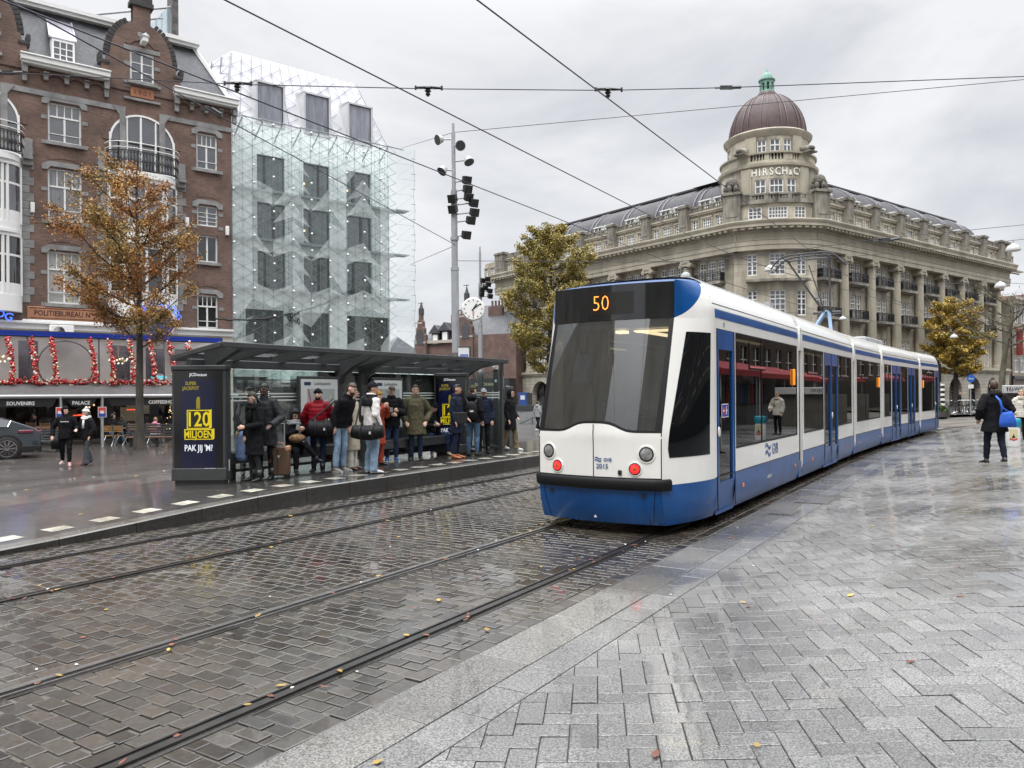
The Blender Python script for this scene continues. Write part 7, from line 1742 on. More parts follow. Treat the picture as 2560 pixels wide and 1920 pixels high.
# houses at the right edge beyond the store
hx_ = [(KR+V((.797,.604,0))*(47.2+7.0*i)) for i in range(3)]
cols = [((.24,.205,.165),'brownish stone house with dark shopfront at the right edge, next to the domed store'),((.20,.12,.09),'brick house second from the domed store at the right edge'),((.34,.31,.27),'pale house third from the domed store at the right edge')]
for i, (p, (c, lb)) in enumerate(zip(hx_, cols)):
    t = thing('town_house', lb, 'building', (p.x,p.y,0), atan2(.604,.797), 'houses beyond the store'); h = (14.2,15.5,14.0)[i]
    H = [(.7+2.1*k, 2.2+2.1*k, 4.3+3.4*j, 6.7+3.4*j) for k in range(3) for j in range(3)]
    g = MB(); g.wall(0, 6.9, 3.8, h, H, 0, .2); g.box(.02, 6.88, .25, 10, -.3, h-.01); g.box(0, 6.9, -.12, .2, -.3, .5); g.build('wall', mat('house_wall%d' % i, c, .8, ns=.8, na=.25), t, 0)
    g = MB(); g.box(-.1, 7.0, -.5, .3, h, h+.4); g.box(-.05, 6.95, -.3, .3, h-.5, h); g.build('cornice', m_ms, t); g = MB(); g.box(0, 6.9, -.25, .1, 3.4, 3.8); g.box(0,.5,-.1,.1,.5,3.4); g.box(6.4,6.9,-.1,.1,.5,3.4); g.build('shopfront', m_shopd, t)
    for a, b, c_, d in H: win(t, ID, a, c_, b-a, d-c_, .08, 2, 2, tr=.66, fw=.12, mg=m_hp)
    if i == 0:
        for x in (1.0, 4.4): g = MB(); g.box(x, x+.06, -.9, -.1, 6.6, 10.2); g.box(x-.35,x+.4,-.55,-.5,6.6,10.2); g.build('red_banner', mat('banner_red', (.22,.04,.03), .6, ns=3, na=.3), t)
# granite ramp wall with handrail and bank machine by the arcade
c = at(1318, 1049, 52); RW = thing('ramp_wall', 'grey granite ramp wall with handrail left of the tram front', 'wall', (c.x,c.y,-.3), .15); g = MB(); g.box(-2.6,4.5,0,.4,0,.95); g.build('wall', mat('ramp_granite', (.27,.28,.28), .6, ns=3, na=.2), RW); g = MB(); g.box(-2.6,4.5,-.02,.42,.95,1.35); g.build('coping', mat('ramp_dark', (.05,.052,.055), .5), RW); g = MB(); g.tube([(-.6,-.3,.1),(2.2,-.3,1.3)], .03, 6); g.tube([(0.3,-.3,0),(.3,-.3,.48)], .025, 6); g.tube([(1.6,-.3,0),(1.6,-.3,1.04)], .025, 6); g.build('handrail', m_black, RW)
c = at(1307, 1008, 71); t = thing('cash_machine', 'blue cash machine panel between the arcade arches left of the tram', 'cash machine', (c.x,c.y-1.5,-.3), -.8); g = MB(); g.box(-.6,.6,0,.6,0,2.2); g.build('cabinet', m_dgrey, t); g = MB(); g.box(-.5,.5,-.04,0,1.0,2.0); g.box(-.55,.55,-.08,.3,2.0,2.25); g.build('blue_panel', mat('atm_blue', (.012,.05,.20), .4, emit=(.02,.12,.6), es=.02), t); g = MB(); g.box(-.25,.3,-.07,-.04,1.6,2.1); g.build('screen', mat('atm_screen', (.5,.52,.55), .3), t)
# parasols and terrace behind the shelter
m_par = mat('parasol_cloth', (.72,.72,.69), .7)
for i, (px_, Y_, lb) in enumerate(((1028,34,'white parasol behind the shelter glass beside the second advertising panel'), (1105,48,'white parasol top showing just above the second advertising panel'))):
    c = at(px_, 1000, Y_); t = thing('parasol', lb, 'parasol', (c.x, Y_, -.3), .4, 'white parasols'); zc = (2.25,2.9)[i]; g = MB(); g.lathe([(1.55,zc-.15),(1.5,zc),(.8,zc+.33),(.02,zc+.55)], n=8); g.build('canopy', m_par, t, 20); g = MB(); g.cyl((0,0,0),(0,0,zc+.55),.035,8); g.build('pole', m_grey, t)
# bicycles
m_bk = mat('bike_black', (.015,.015,.017), .4)
def bicycle(loc, rz, label):
    t = thing('bicycle', label, 'bicycle', loc, rz, 'bicycles parked before the arcade')
    for x in (-.53,.53):
        g = MB(); g.tube([(x+.33*cos(a),0,.345+.33*sin(a)) for a in [2*pi*k/24 for k in range(25)]], .022, 6, caps=False); w_ = g.build('wheel', m_tyre, t, 60); g = MB()
        for k in range(8): a = pi*k/8; g.tube([(x+.31*cos(a),0,.345+.31*sin(a)),(x-.31*cos(a),0,.345-.31*sin(a))], .005, 3)
        g.tube([(x+.305*cos(a),0,.345+.305*sin(a)) for a in [2*pi*k/24 for k in range(25)]], .010, 4, caps=False); g.build('rim', m_chrome, w_)
    g = MB()
    for a, b in (((-.53,.345),(-.15,.30)),((-.53,.345),(-.18,.82)),((-.15,.30),(-.2,.92)),((-.15,.30),(.40,.80)),((-.19,.72),(.38,.88)),((.36,1.0),(.53,.345))): g.tube([(a[0],0,a[1]),(b[0],0,b[1])], .018, 6)
    g.box(-.85,-.25,-.07,.07,.74,.76); g.build('frame', m_bk, t); g = MB(); g.tube([(.22,-.28,1.0),(.36,-.2,1.06),(.36,.2,1.06),(.22,.28,1.0)], .014, 6); g.build('handlebar', m_chrome, t); g = MB(); g.ball((-.22,0,.95), (.14,.08,.04), 8, 5); g.build('saddle', m_bk, t)
    return t
bks = [(2338,1034,60,.2),(2358,1034,60.5,.5),(2366,1033,61,-.1),(2394,1034,59.5,.15),(2404,1033,61,.9),(2415,1033,60,1.2),(2424,1032,62,.7),(2432,1033,61,1.5),(2440,1032,61.5,.4),(2449,1032,62,1.0)]
blab = ['bicycle beside the planter behind the tram end','bicycle with pale rims just right of the striped post','bicycle behind the one with pale rims by the striped post','bicycle with wheels in full side view right of the tree trunk','bicycle angled away just right of the side-view bicycle','bicycle left of the blue cycle sign post','bicycle standing under the blue cycle sign','bicycle just right of the blue cycle sign post','bicycle second from the dark-coated walker','bicycle right next to the dark-coated walker']
b0 = None
for (px_, py_, Y_, a), lb in zip(bks, blab):
    p = at(px_, py_, Y_); p.z = 0.02
    if b0 is None: b0 = bicycle(p, a, lb)
    else: dup(b0, p, a, lb)
# striped post, traffic light, cycle sign, planter
p = at(2357, 1033, 56); t = thing('striped_post', 'black and white banded post at the tram end', 'post', (p.x,56,0), 0); z = 0
g = MB(); g.cyl((0,0,0),(0,0,2.4),.14,12); g.build('post', m_black, t)
for k in range(5): g = MB(); g.cyl((0,0,.75+.36*k),(0,0,.93+.36*k),.145,12); g.build('white_band', m_white, t)
p = at(2342, 1030, 54); t = thing('traffic_signal', 'black traffic signal head seen from behind at the tram end', 'traffic light', (p.x,54,0), 0); g = MB(); g.cyl((0,0,0),(0,0,3.2),.06,8); g.build('post', m_black, t); g = MB(); g.box(-.3,.25,-.15,.15,2.5,3.7); g.prism([(-.3,3.7),(.25,3.7),(.1,4.0),(-.2,4.0)], lambda a, b, d: (a,d,b), -.1, .1); g.box(-.35,.3,-.02,.02,2.45,3.75); g.build('signal_head', m_black, t)
p = at(2427, 1030, 58); t = thing('cycle_sign', 'round blue cycle path sign with white plate on a post', 'sign', (p.x,58,0), 0); g = MB(); g.cyl((0,0,0),(0,0,3.1),.035,8); g.build('post', m_grey, t); g = MB(); g.lathe([(.30,0),(.001,-.01)], n=20); g.build('disc', mat('sign_blue', (.02,.11,.42), .4), t, mx=M.Translation((0,-.06,2.75)) @ M.Rotation(pi/2, 4, 'X')); g = MB(); g.box(-.2,.2,-.06,-.04,2.0,2.3); g.build('plate', m_white, t); g = MB(); g.tube([(-.1+.06*cos(a),-.08,2.72+.06*sin(a)) for a in [2*pi*k/10 for k in range(11)]], .012, 4); g.tube([(.1+.06*cos(a),-.08,2.72+.06*sin(a)) for a in [2*pi*k/10 for k in range(11)]], .012, 4); g.build('cycle_symbol', m_white, t); g = MB(); g.box(-.3,-.02,-.04,.02,3.0,3.2); g.build('lamp_box', m_black, t)
p = at(2342, 1041, 50); t = thing('planter', 'dark round planter with clipped green shrub at the tram end', 'planter', (p.x,50,0), 0); g = MB(); g.lathe([(.5,0),(.75,.15),(.75,.5),(.6,.5)], n=16); g.build('tub', mat('tub_dark', (.05,.045,.04), .7), t, 40); g = MB(); rp3 = random.Random(3)
for k in range(1500):
    a, q = rp3.uniform(0,6.3), rp3.random()**.5; zz = .5+.45*(1-q*q)*rp3.uniform(.6,1.1); c = V((.72*q*cos(a), .72*q*sin(a), zz)); u = V((rp3.gauss(0,1),rp3.gauss(0,1),rp3.gauss(.3,1))).normalized()*.07; v = u.cross(V((0,.3,1))).normalized()*.03; g.quad(c-u,c+v,c+u,c-v)
g.build('foliage', leafmat('shrub_green', (.085,.13,.03)), t, 0)
# WC booth sign and litter barrel
p = at(2533, 973, 31); t = thing('wc_sign', 'grey WC sign board with toilet pictograms at the right edge', 'sign', (p.x,31,.15), -.05); z = p.z-.15
g = MB(); g.box(-.40,2.2,-.08,.08,z-.16,z+.16); b = g.build('board', mat('wc_grey', (.42,.42,.41), .5), t, bevel=.02); g = MB(); g.box(-.30,2.2,.1,1.6,0,z-.16); g.build('booth', mat('booth_olive', (.075,.072,.060), .6, ns=2, na=.2), t)
mi_ = mat('wc_ink', (.02,.02,.022), .5); text('wc_lettering', 'WC', .20, mi_, b, M.Translation((.17,-.086,z)) @ UPR, ext=.001, bold=.003)
g = MB()
for x in (-.27,-.17): g.ball((x,-.085,z+.075), (.022,.004,.022), 8, 5); g.prism([(x-.03,z+.05),(x+.03,z+.05),(x+.02,z-.03),(x+.012,z-.09),(x-.012,z-.09),(x-.02,z-.03)], lambda a, b_, d: (a,d,b_), -.088, -.082)
g.tube([(-.07+.045*cos(a),-.085,z-.045+.045*sin(a)) for a in [2*pi*k/12 for k in range(10)]], .010, 4); g.bar((-.085,-.085,z+.07),(-.07,-.085,z-.02), .02, .004, up=(0,1,0)); g.bar((-.07,-.085,z-.02),(-.03,-.085,z-.03), .018, .004, up=(0,1,0)); g.build('pictogram', mi_, b)
p = at(2533, 1116, 22.6); t = thing('litter_barrel', 'white litter barrel with teal bag rim and beige crest panel', 'litter bin', (p.x,22.6,.17), -.2); g = MB(); g.lathe([(.175,0),(.185,.03),(.18,.55),(.17,.60)], n=24); g.build('barrel', m_white, t, 40); g = MB(); g.lathe([(.17,.58),(.20,.60),(.195,.66),(.20,.80),(.17,.83),(.02,.84)], n=24); g.build('bag_rim', mat('bag_teal', (.01,.20,.27), .35, ns=9, na=.3), t, 50)
g = MB(); g.grid(lambda a, b_: V((.187*sin(-.9+1.2*a),-.187*cos(-.9+1.2*a),.22+.30*b_)), 8, 1); g.build('crest_panel', mat('crest_beige', (.55,.47,.28), .5), t, 60); g = MB(); g.grid(lambda a, b_: V((.189*sin(-.85+1.1*a),-.189*cos(-.85+1.1*a),.19+.05*b_+.015*sin(a*9))), 10, 1); g.build('crest_ribbon', mat('crest_red', (.5,.05,.06), .5), t, 60); g = MB(); g.grid(lambda a, b_: V((.190*sin(-.30+(-.26+.52*a)*(1-b_)),-.190*cos(-.30+(-.26+.52*a)*(1-b_)),.26+.12*b_)), 6, 4); g.build('crest_mark', m_black, t, 60)
# loose paving hatch by the tram
t = MB()
# buildings on the near sides of the square, behind the camera
def backrow(label, s0, s1, d, face, h, col, seed):
    r = random.Random(seed); A = s0 if face == 'p' else P(s0, d) if face == 'd' else P(s0, s1); B = s1 if face == 'p' else P(s1, d) if face == 'd' else P(s0, d); dv = (B-A); Ln = dv.length
    t = thing('street_house', label, 'building', A, atan2(dv.y, dv.x)); H = []; x = 1.2
    while x < Ln-2: H += [(x, x+1.5, 3.6+3.5*j, 6.0+3.5*j) for j in range(int((h-4)/3.5))]; x += 2.9
    g = MB(); g.wall(0, Ln, 3.0, h, H, 0, .2); g.box(.01, Ln-.01, .25, 9, -.3, h-.02); g.build('wall', mat('row_wall_%d' % seed, col, .8, ns=.35, na=.4), t, 0)
    g = MB()
    for a, b, c, d_ in H: g.quad((a,.15,c),(b,.15,c),(b,.15,d_),(a,.15,d_))
    g.build('window_panes', m_paned, t); g = MB()
    for a, b, c, d_ in H: g.box(a,b,.06,.12,(c+d_)/2-.04,(c+d_)/2+.04); g.box((a+b)/2-.04,(a+b)/2+.04,.06,.12,c,d_); g.box(a,b,.05,.12,c,c+.09)
    g.build('window_frames', m_bw, t); g = MB(); g.box(0,Ln,-.1,.1,-.3,3.0); g.build('shopfront', m_shopd, t); g = MB(); g.box(0,Ln,-.5,.3,h,h+.4); g.build('cornice', m_ms, t)
backrow('row of tall houses along the right side of the square', 44, -34, 17, 'd', 13, (.11,.09,.075), 1)
backrow('further row of houses along the right side of the square', V((64,86,0)), V((36,26,0)), 0, 'p', 15, (.07,.045,.036), 2)
backrow('houses closing the square behind the camera', -20, -60, -17, 'x', 24, (.34,.31,.26), 3)
backrow('big stone building behind the camera', -20, -5, 17, 'x', 24, (.36,.34,.29), 4)
# market stalls out of the picture on the right, mirrored in the tram windows
for q, (s_, d_) in enumerate(((20.5, 25.5),(25.8, 32.5),(31, 40),(36.8, 47.5))):
    p = V((s_, d_, 0)); t = thing('market_stall', ('red awning stall nearest on the right pavement','second red awning stall on the right pavement','third red awning stall on the right pavement','red awning stall farthest on the right pavement')[q], 'stall', (p.x,p.y,.17), R(-121.5), 'market stalls'); g = MB(); g.prism([(-1.3,2.35),(1.2,3.1),(1.2,3.3),(-1.3,2.6)], lambda a, b, d: (d,a,b), -2.7, 2.7); g.build('awning', mat('stall_red', (.25,.02,.025), .6), t); g = MB(); g.box(-2,2,-.3,.9,.0,.95); g.box(-2.6,2.6,1.2,1.3,0,2.9); g.build('counter', m_dgrey, t)
    for x in (-2.5,2.5): g = MB(); g.cyl((x,-1.1,0),(x,-1.1,2.5),.03,6); g.build('post', m_grey, t)
    for k in range(7): g = MB(); g.box(-2.2+.62*k,-1.75+.62*k,-.2,.1,1.0,2.1); g.build('hanging_coat', mat('coat_%d' % (k % 3), ((.02,.03,.06),(.3,.03,.03),(.04,.12,.08))[k % 3], .8), t, bevel=.08)
# covers set in the pavement edge
for s_, d_, l_, w_, lb in ((13.6,-2.55,.95,.55,''),(12.0,-2.72,.6,.4,''),(8.4,1.6,.5,.5,'')):
    g = MB(); q = [P(s_+a*l_/2, d_+b*w_/2, zpave(d_)+.012) for a, b in ((-1,-1),(1,-1),(1,1),(-1,1))]; g.quad(*q); q2 = [P(s_+a*(l_/2-.04), d_+b*(w_/2-.04), zpave(d_)+.016) for a, b in ((-1,-1),(1,-1),(1,1),(-1,1))]; g.quad(*q2, 1); struct(g, 'utility_cover', [m_joint, m_band], smooth=0)
# ---------------- people ----------------
def cloth(n, c, r=.85, b=.35): return mat('cloth_'+n, c, r, ns=5, na=.22, bump=b, bs=16, spec=.15)
SK = {'pale': mat('skin_pale', (.62,.38,.29), .5), 'tan': mat('skin_tan', (.44,.25,.17), .5), 'dark': mat('skin_dark', (.075,.038,.026), .45)}
HC = {'brown': mat('hair_brown', (.05,.028,.016), .55, ns=40, na=.4), 'black': mat('hair_black', (.012,.010,.009), .5, ns=40, na=.4), 'fair': mat('hair_fair', (.28,.18,.09), .55, ns=40, na=.3)}
m_eye = mat('eye_dark', (.012,.010,.010), .25); m_lip = mat('lip', (.30,.10,.09), .5)
wt = bpy.data.textures.new('cloth_folds', 'CLOUDS'); wt.noise_scale = .085; wt.noise_depth = 1
def wrinkle(o, k):
    m = o.modifiers.new('folds', 'DISPLACE'); m.texture = wt; m.strength = k; m.mid_level = .5; m.texture_coords = 'LOCAL'; return o
def person(label, loc, rz, H=1.75, skin='pale', hair=('brown','short'), hat=None, top=None, legs=None, shoes=None, pose=None, lean=(0,0), head=(0,0), extra=None, group=None, face=True, beard=None, glasses=None, stride=0, sit=0):
    t = thing('person', label, 'person', loc, rz, group); top = dict(top) if top else None
    if top: top['bulk'] = top.get('bulk', .02)*.60
    sc = H/1.75; t.scale = (sc, sc, sc); sk = SK[skin]
    J = {}
    zz = -.42 if sit else 0
    for sx, n in ((1,'R'),(-1,'L')):
        J['hip'+n] = V((sx*.095, 0, .90+zz))
        if sit: J['knee'+n] = V((sx*.12, -.42, .50)); J['ank'+n] = V((sx*.13, -.40, .09))
        else: J['knee'+n] = V((sx*.10, -.02-sx*stride*.16, .49)); J['ank'+n] = V((sx*.105, .03-sx*stride*.30, .09+(.05 if stride and sx*stride < 0 else 0)))
        J['sh'+n] = V((sx*.172, .0, 1.405+zz)); J['elb'+n] = V((sx*.222, .04, 1.13+zz)); J['wri'+n] = V((sx*.222, -.06, .89+zz))
    lf = lambda p: V((p.x+lean[0]*max(0, p.z-.9-zz)/.73, p.y+lean[1]*max(0, p.z-.9-zz)/.73, p.z-.12*(abs(lean[0])+abs(lean[1]))*max(0, p.z-.9-zz)))
    for k in list(J):
        if k[:2] in ('sh','el','wr'): J[k] = lf(J[k])
    for k, v in (pose or {}).items(): J[k] = V(v)
    nk = lf(V((0, .01, 1.47+zz))); hc = lf(V((0, -.025, 1.635+zz)))+V((0, -.05*sin(head[1]), 0))
    MH = M.Translation(hc) @ M.Rotation(head[0], 4, 'Z') @ M.Rotation(head[1], 4, 'X')
    sh = shoes or {}
    # one continuous body: torso, neck, head, limbs, hands
    b = MB()
    b.tube([lf(V((0,0,.88+zz))), lf(V((0,0,1.1+zz))), lf(V((0,0,1.3+zz))), lf(V((0,0,1.42+zz))), nk, hc-V((0,0,.03))], [(.13,.10),(.12,.09),(.14,.10),(.12,.08),(.058,.058),(.055,.058)], 12, up=(1,0,0))
    for n in 'RL':
        b.tube([J['hip'+n], J['knee'+n], J['ank'+n]], [.062,.036,.026], 10); b.tube([lf(V((0,0,1.38+zz))), J['sh'+n], J['elb'+n], J['wri'+n]], [.05,.048,.038,.028], 10)
        d = (J['wri'+n]-J['elb'+n]).normalized(); s = d.cross(V((0,1,0))); s = s.normalized() if s.length > .1 else V((1,0,0)); nrm = s.cross(d).normalized(); w0 = J['wri'+n]
        b.tube([w0-d*.02, w0+d*.035, w0+d*.085], [(.026,.02),(.040,.017),(.042,.015)], 8, up=s)
        for k, (o, l) in enumerate(((-.030,.062),(-.010,.074),(.010,.070),(.029,.055))):
            p0 = w0+d*.08+s*o; b.tube([p0, p0+d*l*.5+nrm*.010, p0+d*l*.85+nrm*.03], [.0098,.009,.008], 6)
        sg = 1 if n == 'R' else -1; p0 = w0+d*.03-s*.03*sg; b.tube([p0, p0+d*.035-s*.022*sg+nrm*.012, p0+d*.065-s*.022*sg+nrm*.024], [.012,.0105,.009], 6)
    h = MB(); h.ball((0,.005,.012), (.075,.094,.108), 14, 10); h.ball((0,-.028,-.052), (.054,.062,.062), 12, 8); h.tube([(0,-.083,.022),(0,-.106,-.016),(0,-.098,-.026)], [.009,.015,.008], 6)
    for sx in (-1,1): h.ball((sx*.077,.008,-.005), (.012,.022,.032), 8, 6); h.ball((sx*.030,-.078,.033), (.022,.012,.008), 6, 4); h.ball((sx*.038,-.066,-.022), (.022,.02,.02), 6, 4)
    h.xf(MH); b.join(h); b.build('body', sk, t, 180, remesh=.0105)
    if face:
        e = MB()
        for sx in (-1,1): e.ball((sx*.031,-.0855,.012), (.010,.006,.006), 8, 5)
        e.build('eyes', m_eye, t, 60, mx=MH); e = MB(); e.ball((0,-.089,-.060), (.022,.007,.007), 8, 5); e.build('mouth', m_lip, t, 60, mx=MH)
        e = MB()
        for sx in (-1,1): e.box(sx*.031-.017, sx*.031+.017, -.094, -.082, .032, .039)
        e.build('eyebrows', HC[hair[0]], t, mx=MH)
    def shell(r, keep, c=(0,.008,.015), nu=22, nv=16):
        g = MB(); q = MB(); q.ball(c, r, nu, nv); keepf = []
        for f in q.f:
            m_ = sum((V(q.v[i]) for i in f), V())/len(f)
            if keep(m_-V(c)): keepf.append(f)
        g.v = q.v; g.f = keepf; g.mi = [0]*len(keepf); return g
    if hair[1] != 'none':
        k = {'short': lambda p: (p.z > .045 or p.y > .015) and p.z > -.075, 'crop': lambda p: (p.z > .05 or p.y > .03) and p.z > -.06, 'long': lambda p: p.z > .05 or p.y > -.005}[hair[1]]
        g = shell((.083,.101,.115), k)
        if hair[1] == 'long':
            for sx in (-1,1): g.tube([(sx*.075,.02,-.02),(sx*.085,.0,-.14),(sx*.08,-.02,-.26)], [.03,.035,.02], 8)
            g.tube([(0,.085,.0),(0,.10,-.14),(0,.08,-.24)], [(.07,.03),(.085,.03),(.06,.02)], 10, up=(1,0,0))
        if hair[1] == 'short': g.ball((0,-.03,.10), (.062,.05,.028), 10, 6)
        o = g.build('hair', HC[hair[0]], t, 180, mx=MH)
        so_ = o.modifiers.new('thick', 'SOLIDIFY'); so_.thickness = .012
    if beard:
        g = shell((.060,.066,.068), lambda p: p.z < -.002 and p.y < .02, (0,-.030,-.052)); g.build('beard', HC[beard], t, 180, mx=MH)
    if glasses:
        g = MB()
        for sx in (-1,1): g.tube([(sx*.034+.024*cos(a), -.099, .012+.019*sin(a)) for a in [2*pi*k/12 for k in range(13)]], .004, 5, caps=False); g.tube([(sx*.058,-.095,.016),(sx*.082,.0,.012)], .003, 4)
        g.tube([(-.011,-.1,.016),(.011,-.1,.016)], .003, 4); g.build('glasses', m_black, t, mx=MH)
    if hat:
        kind, hm = hat
        if kind in ('beanie','pom'):
            g = shell((.091,.108,.128), lambda p: p.z > .018-.25*max(0, p.y)); g.tube([(.088*cos(a),.008+.104*sin(a),.044-.028*sin(a)) for a in [2*pi*k/20 for k in range(21)]], (.010,.024), 8, caps=False, up=None) if False else g.tube([(.0865*cos(a),.008+.103*sin(a),.046-.028*sin(a)) for a in [2*pi*k/20 for k in range(21)]], .0125, 8, caps=False)
            if kind == 'pom': g.ball((.03,.02,.155), (.045,.045,.045), 8, 6)
            g.build('beanie', hm, t, 180, mx=MH)
        elif kind == 'cap':
            g = shell((.089,.106,.122), lambda p: p.z > .022); g.grid(lambda a, b_: V((.075*(2*a-1), -.085-.085*b_*(1-(2*a-1)**2)**.5, .052-.018*b_)), 10, 3); o = g.build('cap', hm, t, 60, mx=MH); so_ = o.modifiers.new('thick', 'SOLIDIFY'); so_.thickness = .006
        elif kind == 'hood':
            g = shell((.108,.128,.148), lambda p: not (p.y < -.05 and p.z < .085 and abs(p.x) < .088) and p.z > -.13, (0,.015,.005)); o = g.build('hood', hm, t, 180, mx=MH); so_ = o.modifiers.new('thick', 'SOLIDIFY'); so_.thickness = .018
    # trousers
    if legs:
        lm, lw, fl = legs[:3]; g = MB(); g.ball(V((0,.01,.92+zz)), (.165,.125,.14), 14, 10)
        for n in 'RL':
            h_, k_, a_ = J['hip'+n], J['knee'+n], J['ank'+n]; aa = a_+V((0,0,.0))
            g.tube([h_+V((0,.0,.03)), h_.lerp(k_,.3)+V((0,.01,0)), k_, k_.lerp(aa,.35)+V((0,.015,0)), aa.lerp(k_,.12), aa-V((0,0,.04 if fl > .01 else -.02))], [.098*lw,.092*lw,.070*lw,.068*lw+fl*.3,.056*lw+fl*.7,.056*lw+fl], 12)
        wrinkle(g.build('trousers', lm, t, 180, remesh=.013), .020)
    # jacket or coat
    if top:
        tm, hem, bulk = top['m'], top.get('hem', .84)+zz, top.get('bulk', .02); fl = top.get('flare', 0); puff = top.get('puff', 0)
        zs = [1.50,1.47,1.43,1.38,1.30,1.20,1.10,1.0,.92]; rx = [.070,.100,.140,.166,.174,.168,.160,.166,.172]
        R_ = [(z+zz, r) for z, r in zip(zs, rx) if z+zz > hem+.03]
        zl = R_[-1][0]; k = max(1, int((zl-hem)/.09))
        for i in range(1, k+1): R_.append((zl+(hem-zl)*i/k, .178+fl*i/k))
        g = MB(); RR = []
        if puff:
            q = []
            for (z1, r1), (z2, r2) in zip(R_, R_[1:]):
                for i in range(4): q.append((z1+(z2-z1)*i/4, r1+(r2-r1)*i/4))
            q.append(R_[-1]); R_ = q
        for z, r in R_:
            e = bulk*min(1, max(.25, (1.52+zz-z)/.22))+(.012*puff*abs(sin(z*pi/.085)) if puff and z < 1.44+zz else 0); c = lf(V((0,.005,z)))
            if sit and z < .62: c = c+V((0,-.05,0))
            RR.append([c+V(((r+e)*cos(a), (r*.66+e)*sin(a)*(1 if sin(a) > 0 else 1.05), 0)) for a in [2*pi*j/20 for j in range(20)]])
        g.loft(RR)
        for n in 'RL':
            s_, e_, w_ = J['sh'+n], J['elb'+n], J['wri'+n]; s0 = lf(V((.10 if n == 'R' else -.10, 0, 1.395+zz)))
            if puff:
                P_, r_ = [s0], [.06+bulk]
                for a, c, ra, rb_2 in ((s_, e_, .070, .062), (e_, w_, .060, .048)):
                    for i in range(10): f = i/10; P_.append(a.lerp(c, f)); r_.append(ra+(rb_2-ra)*f+bulk*.8+.012*abs(sin(f*pi*3.2)))
                P_.append(w_); r_.append(.046+bulk*.6); g.tube(P_, r_, 12)
            else: g.tube([s0, s_, s_.lerp(e_,.5), e_, e_.lerp(w_,.5), w_+(w_-e_)*.02], [.060+bulk*.6, .062+bulk*.7, .058+bulk*.8, .053+bulk*.8, .048+bulk*.7, .041+bulk*.6], 12)
        if top.get('collar', 1): g.tube([lf(V((0,.012,1.45+zz))), lf(V((0,.010,1.52+zz))), lf(V((0,.008,1.545+zz)))], [(.088+bulk,.082+bulk),(.082+bulk*.6,.08+bulk*.6),(.078+bulk*.5,.076+bulk*.5)], 16, up=(1,0,0))
        if top.get('hoodback'): g.ball(lf(V((0,.10,1.46+zz))), (.13,.075,.075), 12, 8)
        wrinkle(g.build(top.get('name', 'jacket'), tm, t, 180, remesh=.0135 if puff else .015), .010 if puff else .022)
        if top.get('yoke'):
            g = MB(); RR = []
            for z, r in ((1.50,.080),(1.46,.12),(1.42,.168),(1.36,.190),(1.30,.190)): c = lf(V((0,.005,z))); RR.append([c+V(((r+bulk+.012)*cos(a),(r*.66+bulk+.012)*sin(a),0)) for a in [2*pi*j/20 for j in range(20)]])
            g.loft(RR); g.tube([lf(V((0,.012,1.45))), lf(V((0,.010,1.53)))], [(.098+bulk,.09+bulk),(.09+bulk*.6,.088+bulk*.6)], 16, up=(1,0,0)); g.build('yoke', top['yoke'], t, 180, remesh=.014)
        if top.get('scarf'):
            g = MB()
            for q in range(2): g.tube([lf(V(((.10+.015*q)*cos(a), -.01+(.10+.012*q)*sin(a)-.01*q, 1.50-.045*q+.012*sin(a*3+q)+zz))) for a in [2*pi*k/18 for k in range(19)]], .040, 8, caps=False)
            g.tube([lf(V((.03,-.12,1.46+zz))), lf(V((.05,-.15,1.32+zz))), lf(V((.05,-.16,1.15+zz)))], [(.04,.02),(.05,.02),(.05,.015)], 8); g.build('scarf', top['scarf'], t, 180)
        if top.get('print'):
            g = MB(); rp4 = random.Random(2)
            for k in range(7): g.box(-.11+.032*k, -.11+.032*k+.02, -.162-bulk, -.150-bulk, 1.30+rp4.uniform(-.01,.012), 1.325+rp4.uniform(-.005,.015))
            g.build('chest_print', m_white, t)
    # shoes
    sm, boot = sh.get('m', m_black), sh.get('boot', 0)
    for n in 'RL':
        a = J['ank'+n]; d = V((sh.get('yaw', .18)*(1 if n == 'R' else -1), -1, 0)).normalized(); z0 = a.z-.09; g = MB()
        g.tube([a-d*.06+V((0,0,z0*0-.045)), a-d*.035+V((0,0,-.04)), a+d*.05+V((0,0,-.045)), a+d*.13+V((0,0,-.058)), a+d*.185+V((0,0,-.065)), a+d*.205+V((0,0,-.07))], [(.030,.036),(.040,.046),(.043,.043),(.045,.030),(.036,.022),(.015,.012)], 12, up=(d.y,-d.x,0))
        g.tube([a+V((0,0,-.05)), a+V((0,0,.02+boot))], [(.046),( .044 if not boot else .062)], 12)
        g.map(lambda p: V((p.x, p.y, max(p.z, z0+.002)))); o = g.build('boot' if boot else 'shoe', sm, t, 180)
        if sh.get('sole'):
            g = MB(); g.tube([a-d*.075+V((0,0,-.08)), a-d*.03+V((0,0,-.078)), a+d*.13+V((0,0,-.078)), a+d*.21+V((0,0,-.078))], [(.03,.012),(.046,.013),(.048,.013),(.02,.012)], 10, up=(d.y,-d.x,0)); g.build('sole', sh['sole'], o, 180)
    return t, J, MH
def gp(x, y, z=.28): t_, k = ray(x, y); Y = (z-CAMH)/k; return V((t_*Y, Y, z))
DG = pi/180
c_blk = cloth('black', (.008,.008,.010)); c_chr = cloth('charcoal', (.022,.024,.026), .5, .5); c_nvy = cloth('navy', (.012,.016,.032)); c_red = cloth('red', (.20,.006,.014), .55, .5); c_jean = cloth('light_denim', (.22,.31,.42)); c_jmid = cloth('mid_denim', (.07,.12,.20)); c_jdk = cloth('dark_denim', (.018,.028,.055)); c_cream = cloth('cream', (.52,.49,.43)); c_wht = cloth('white_fleece', (.60,.57,.55), .95, .7)
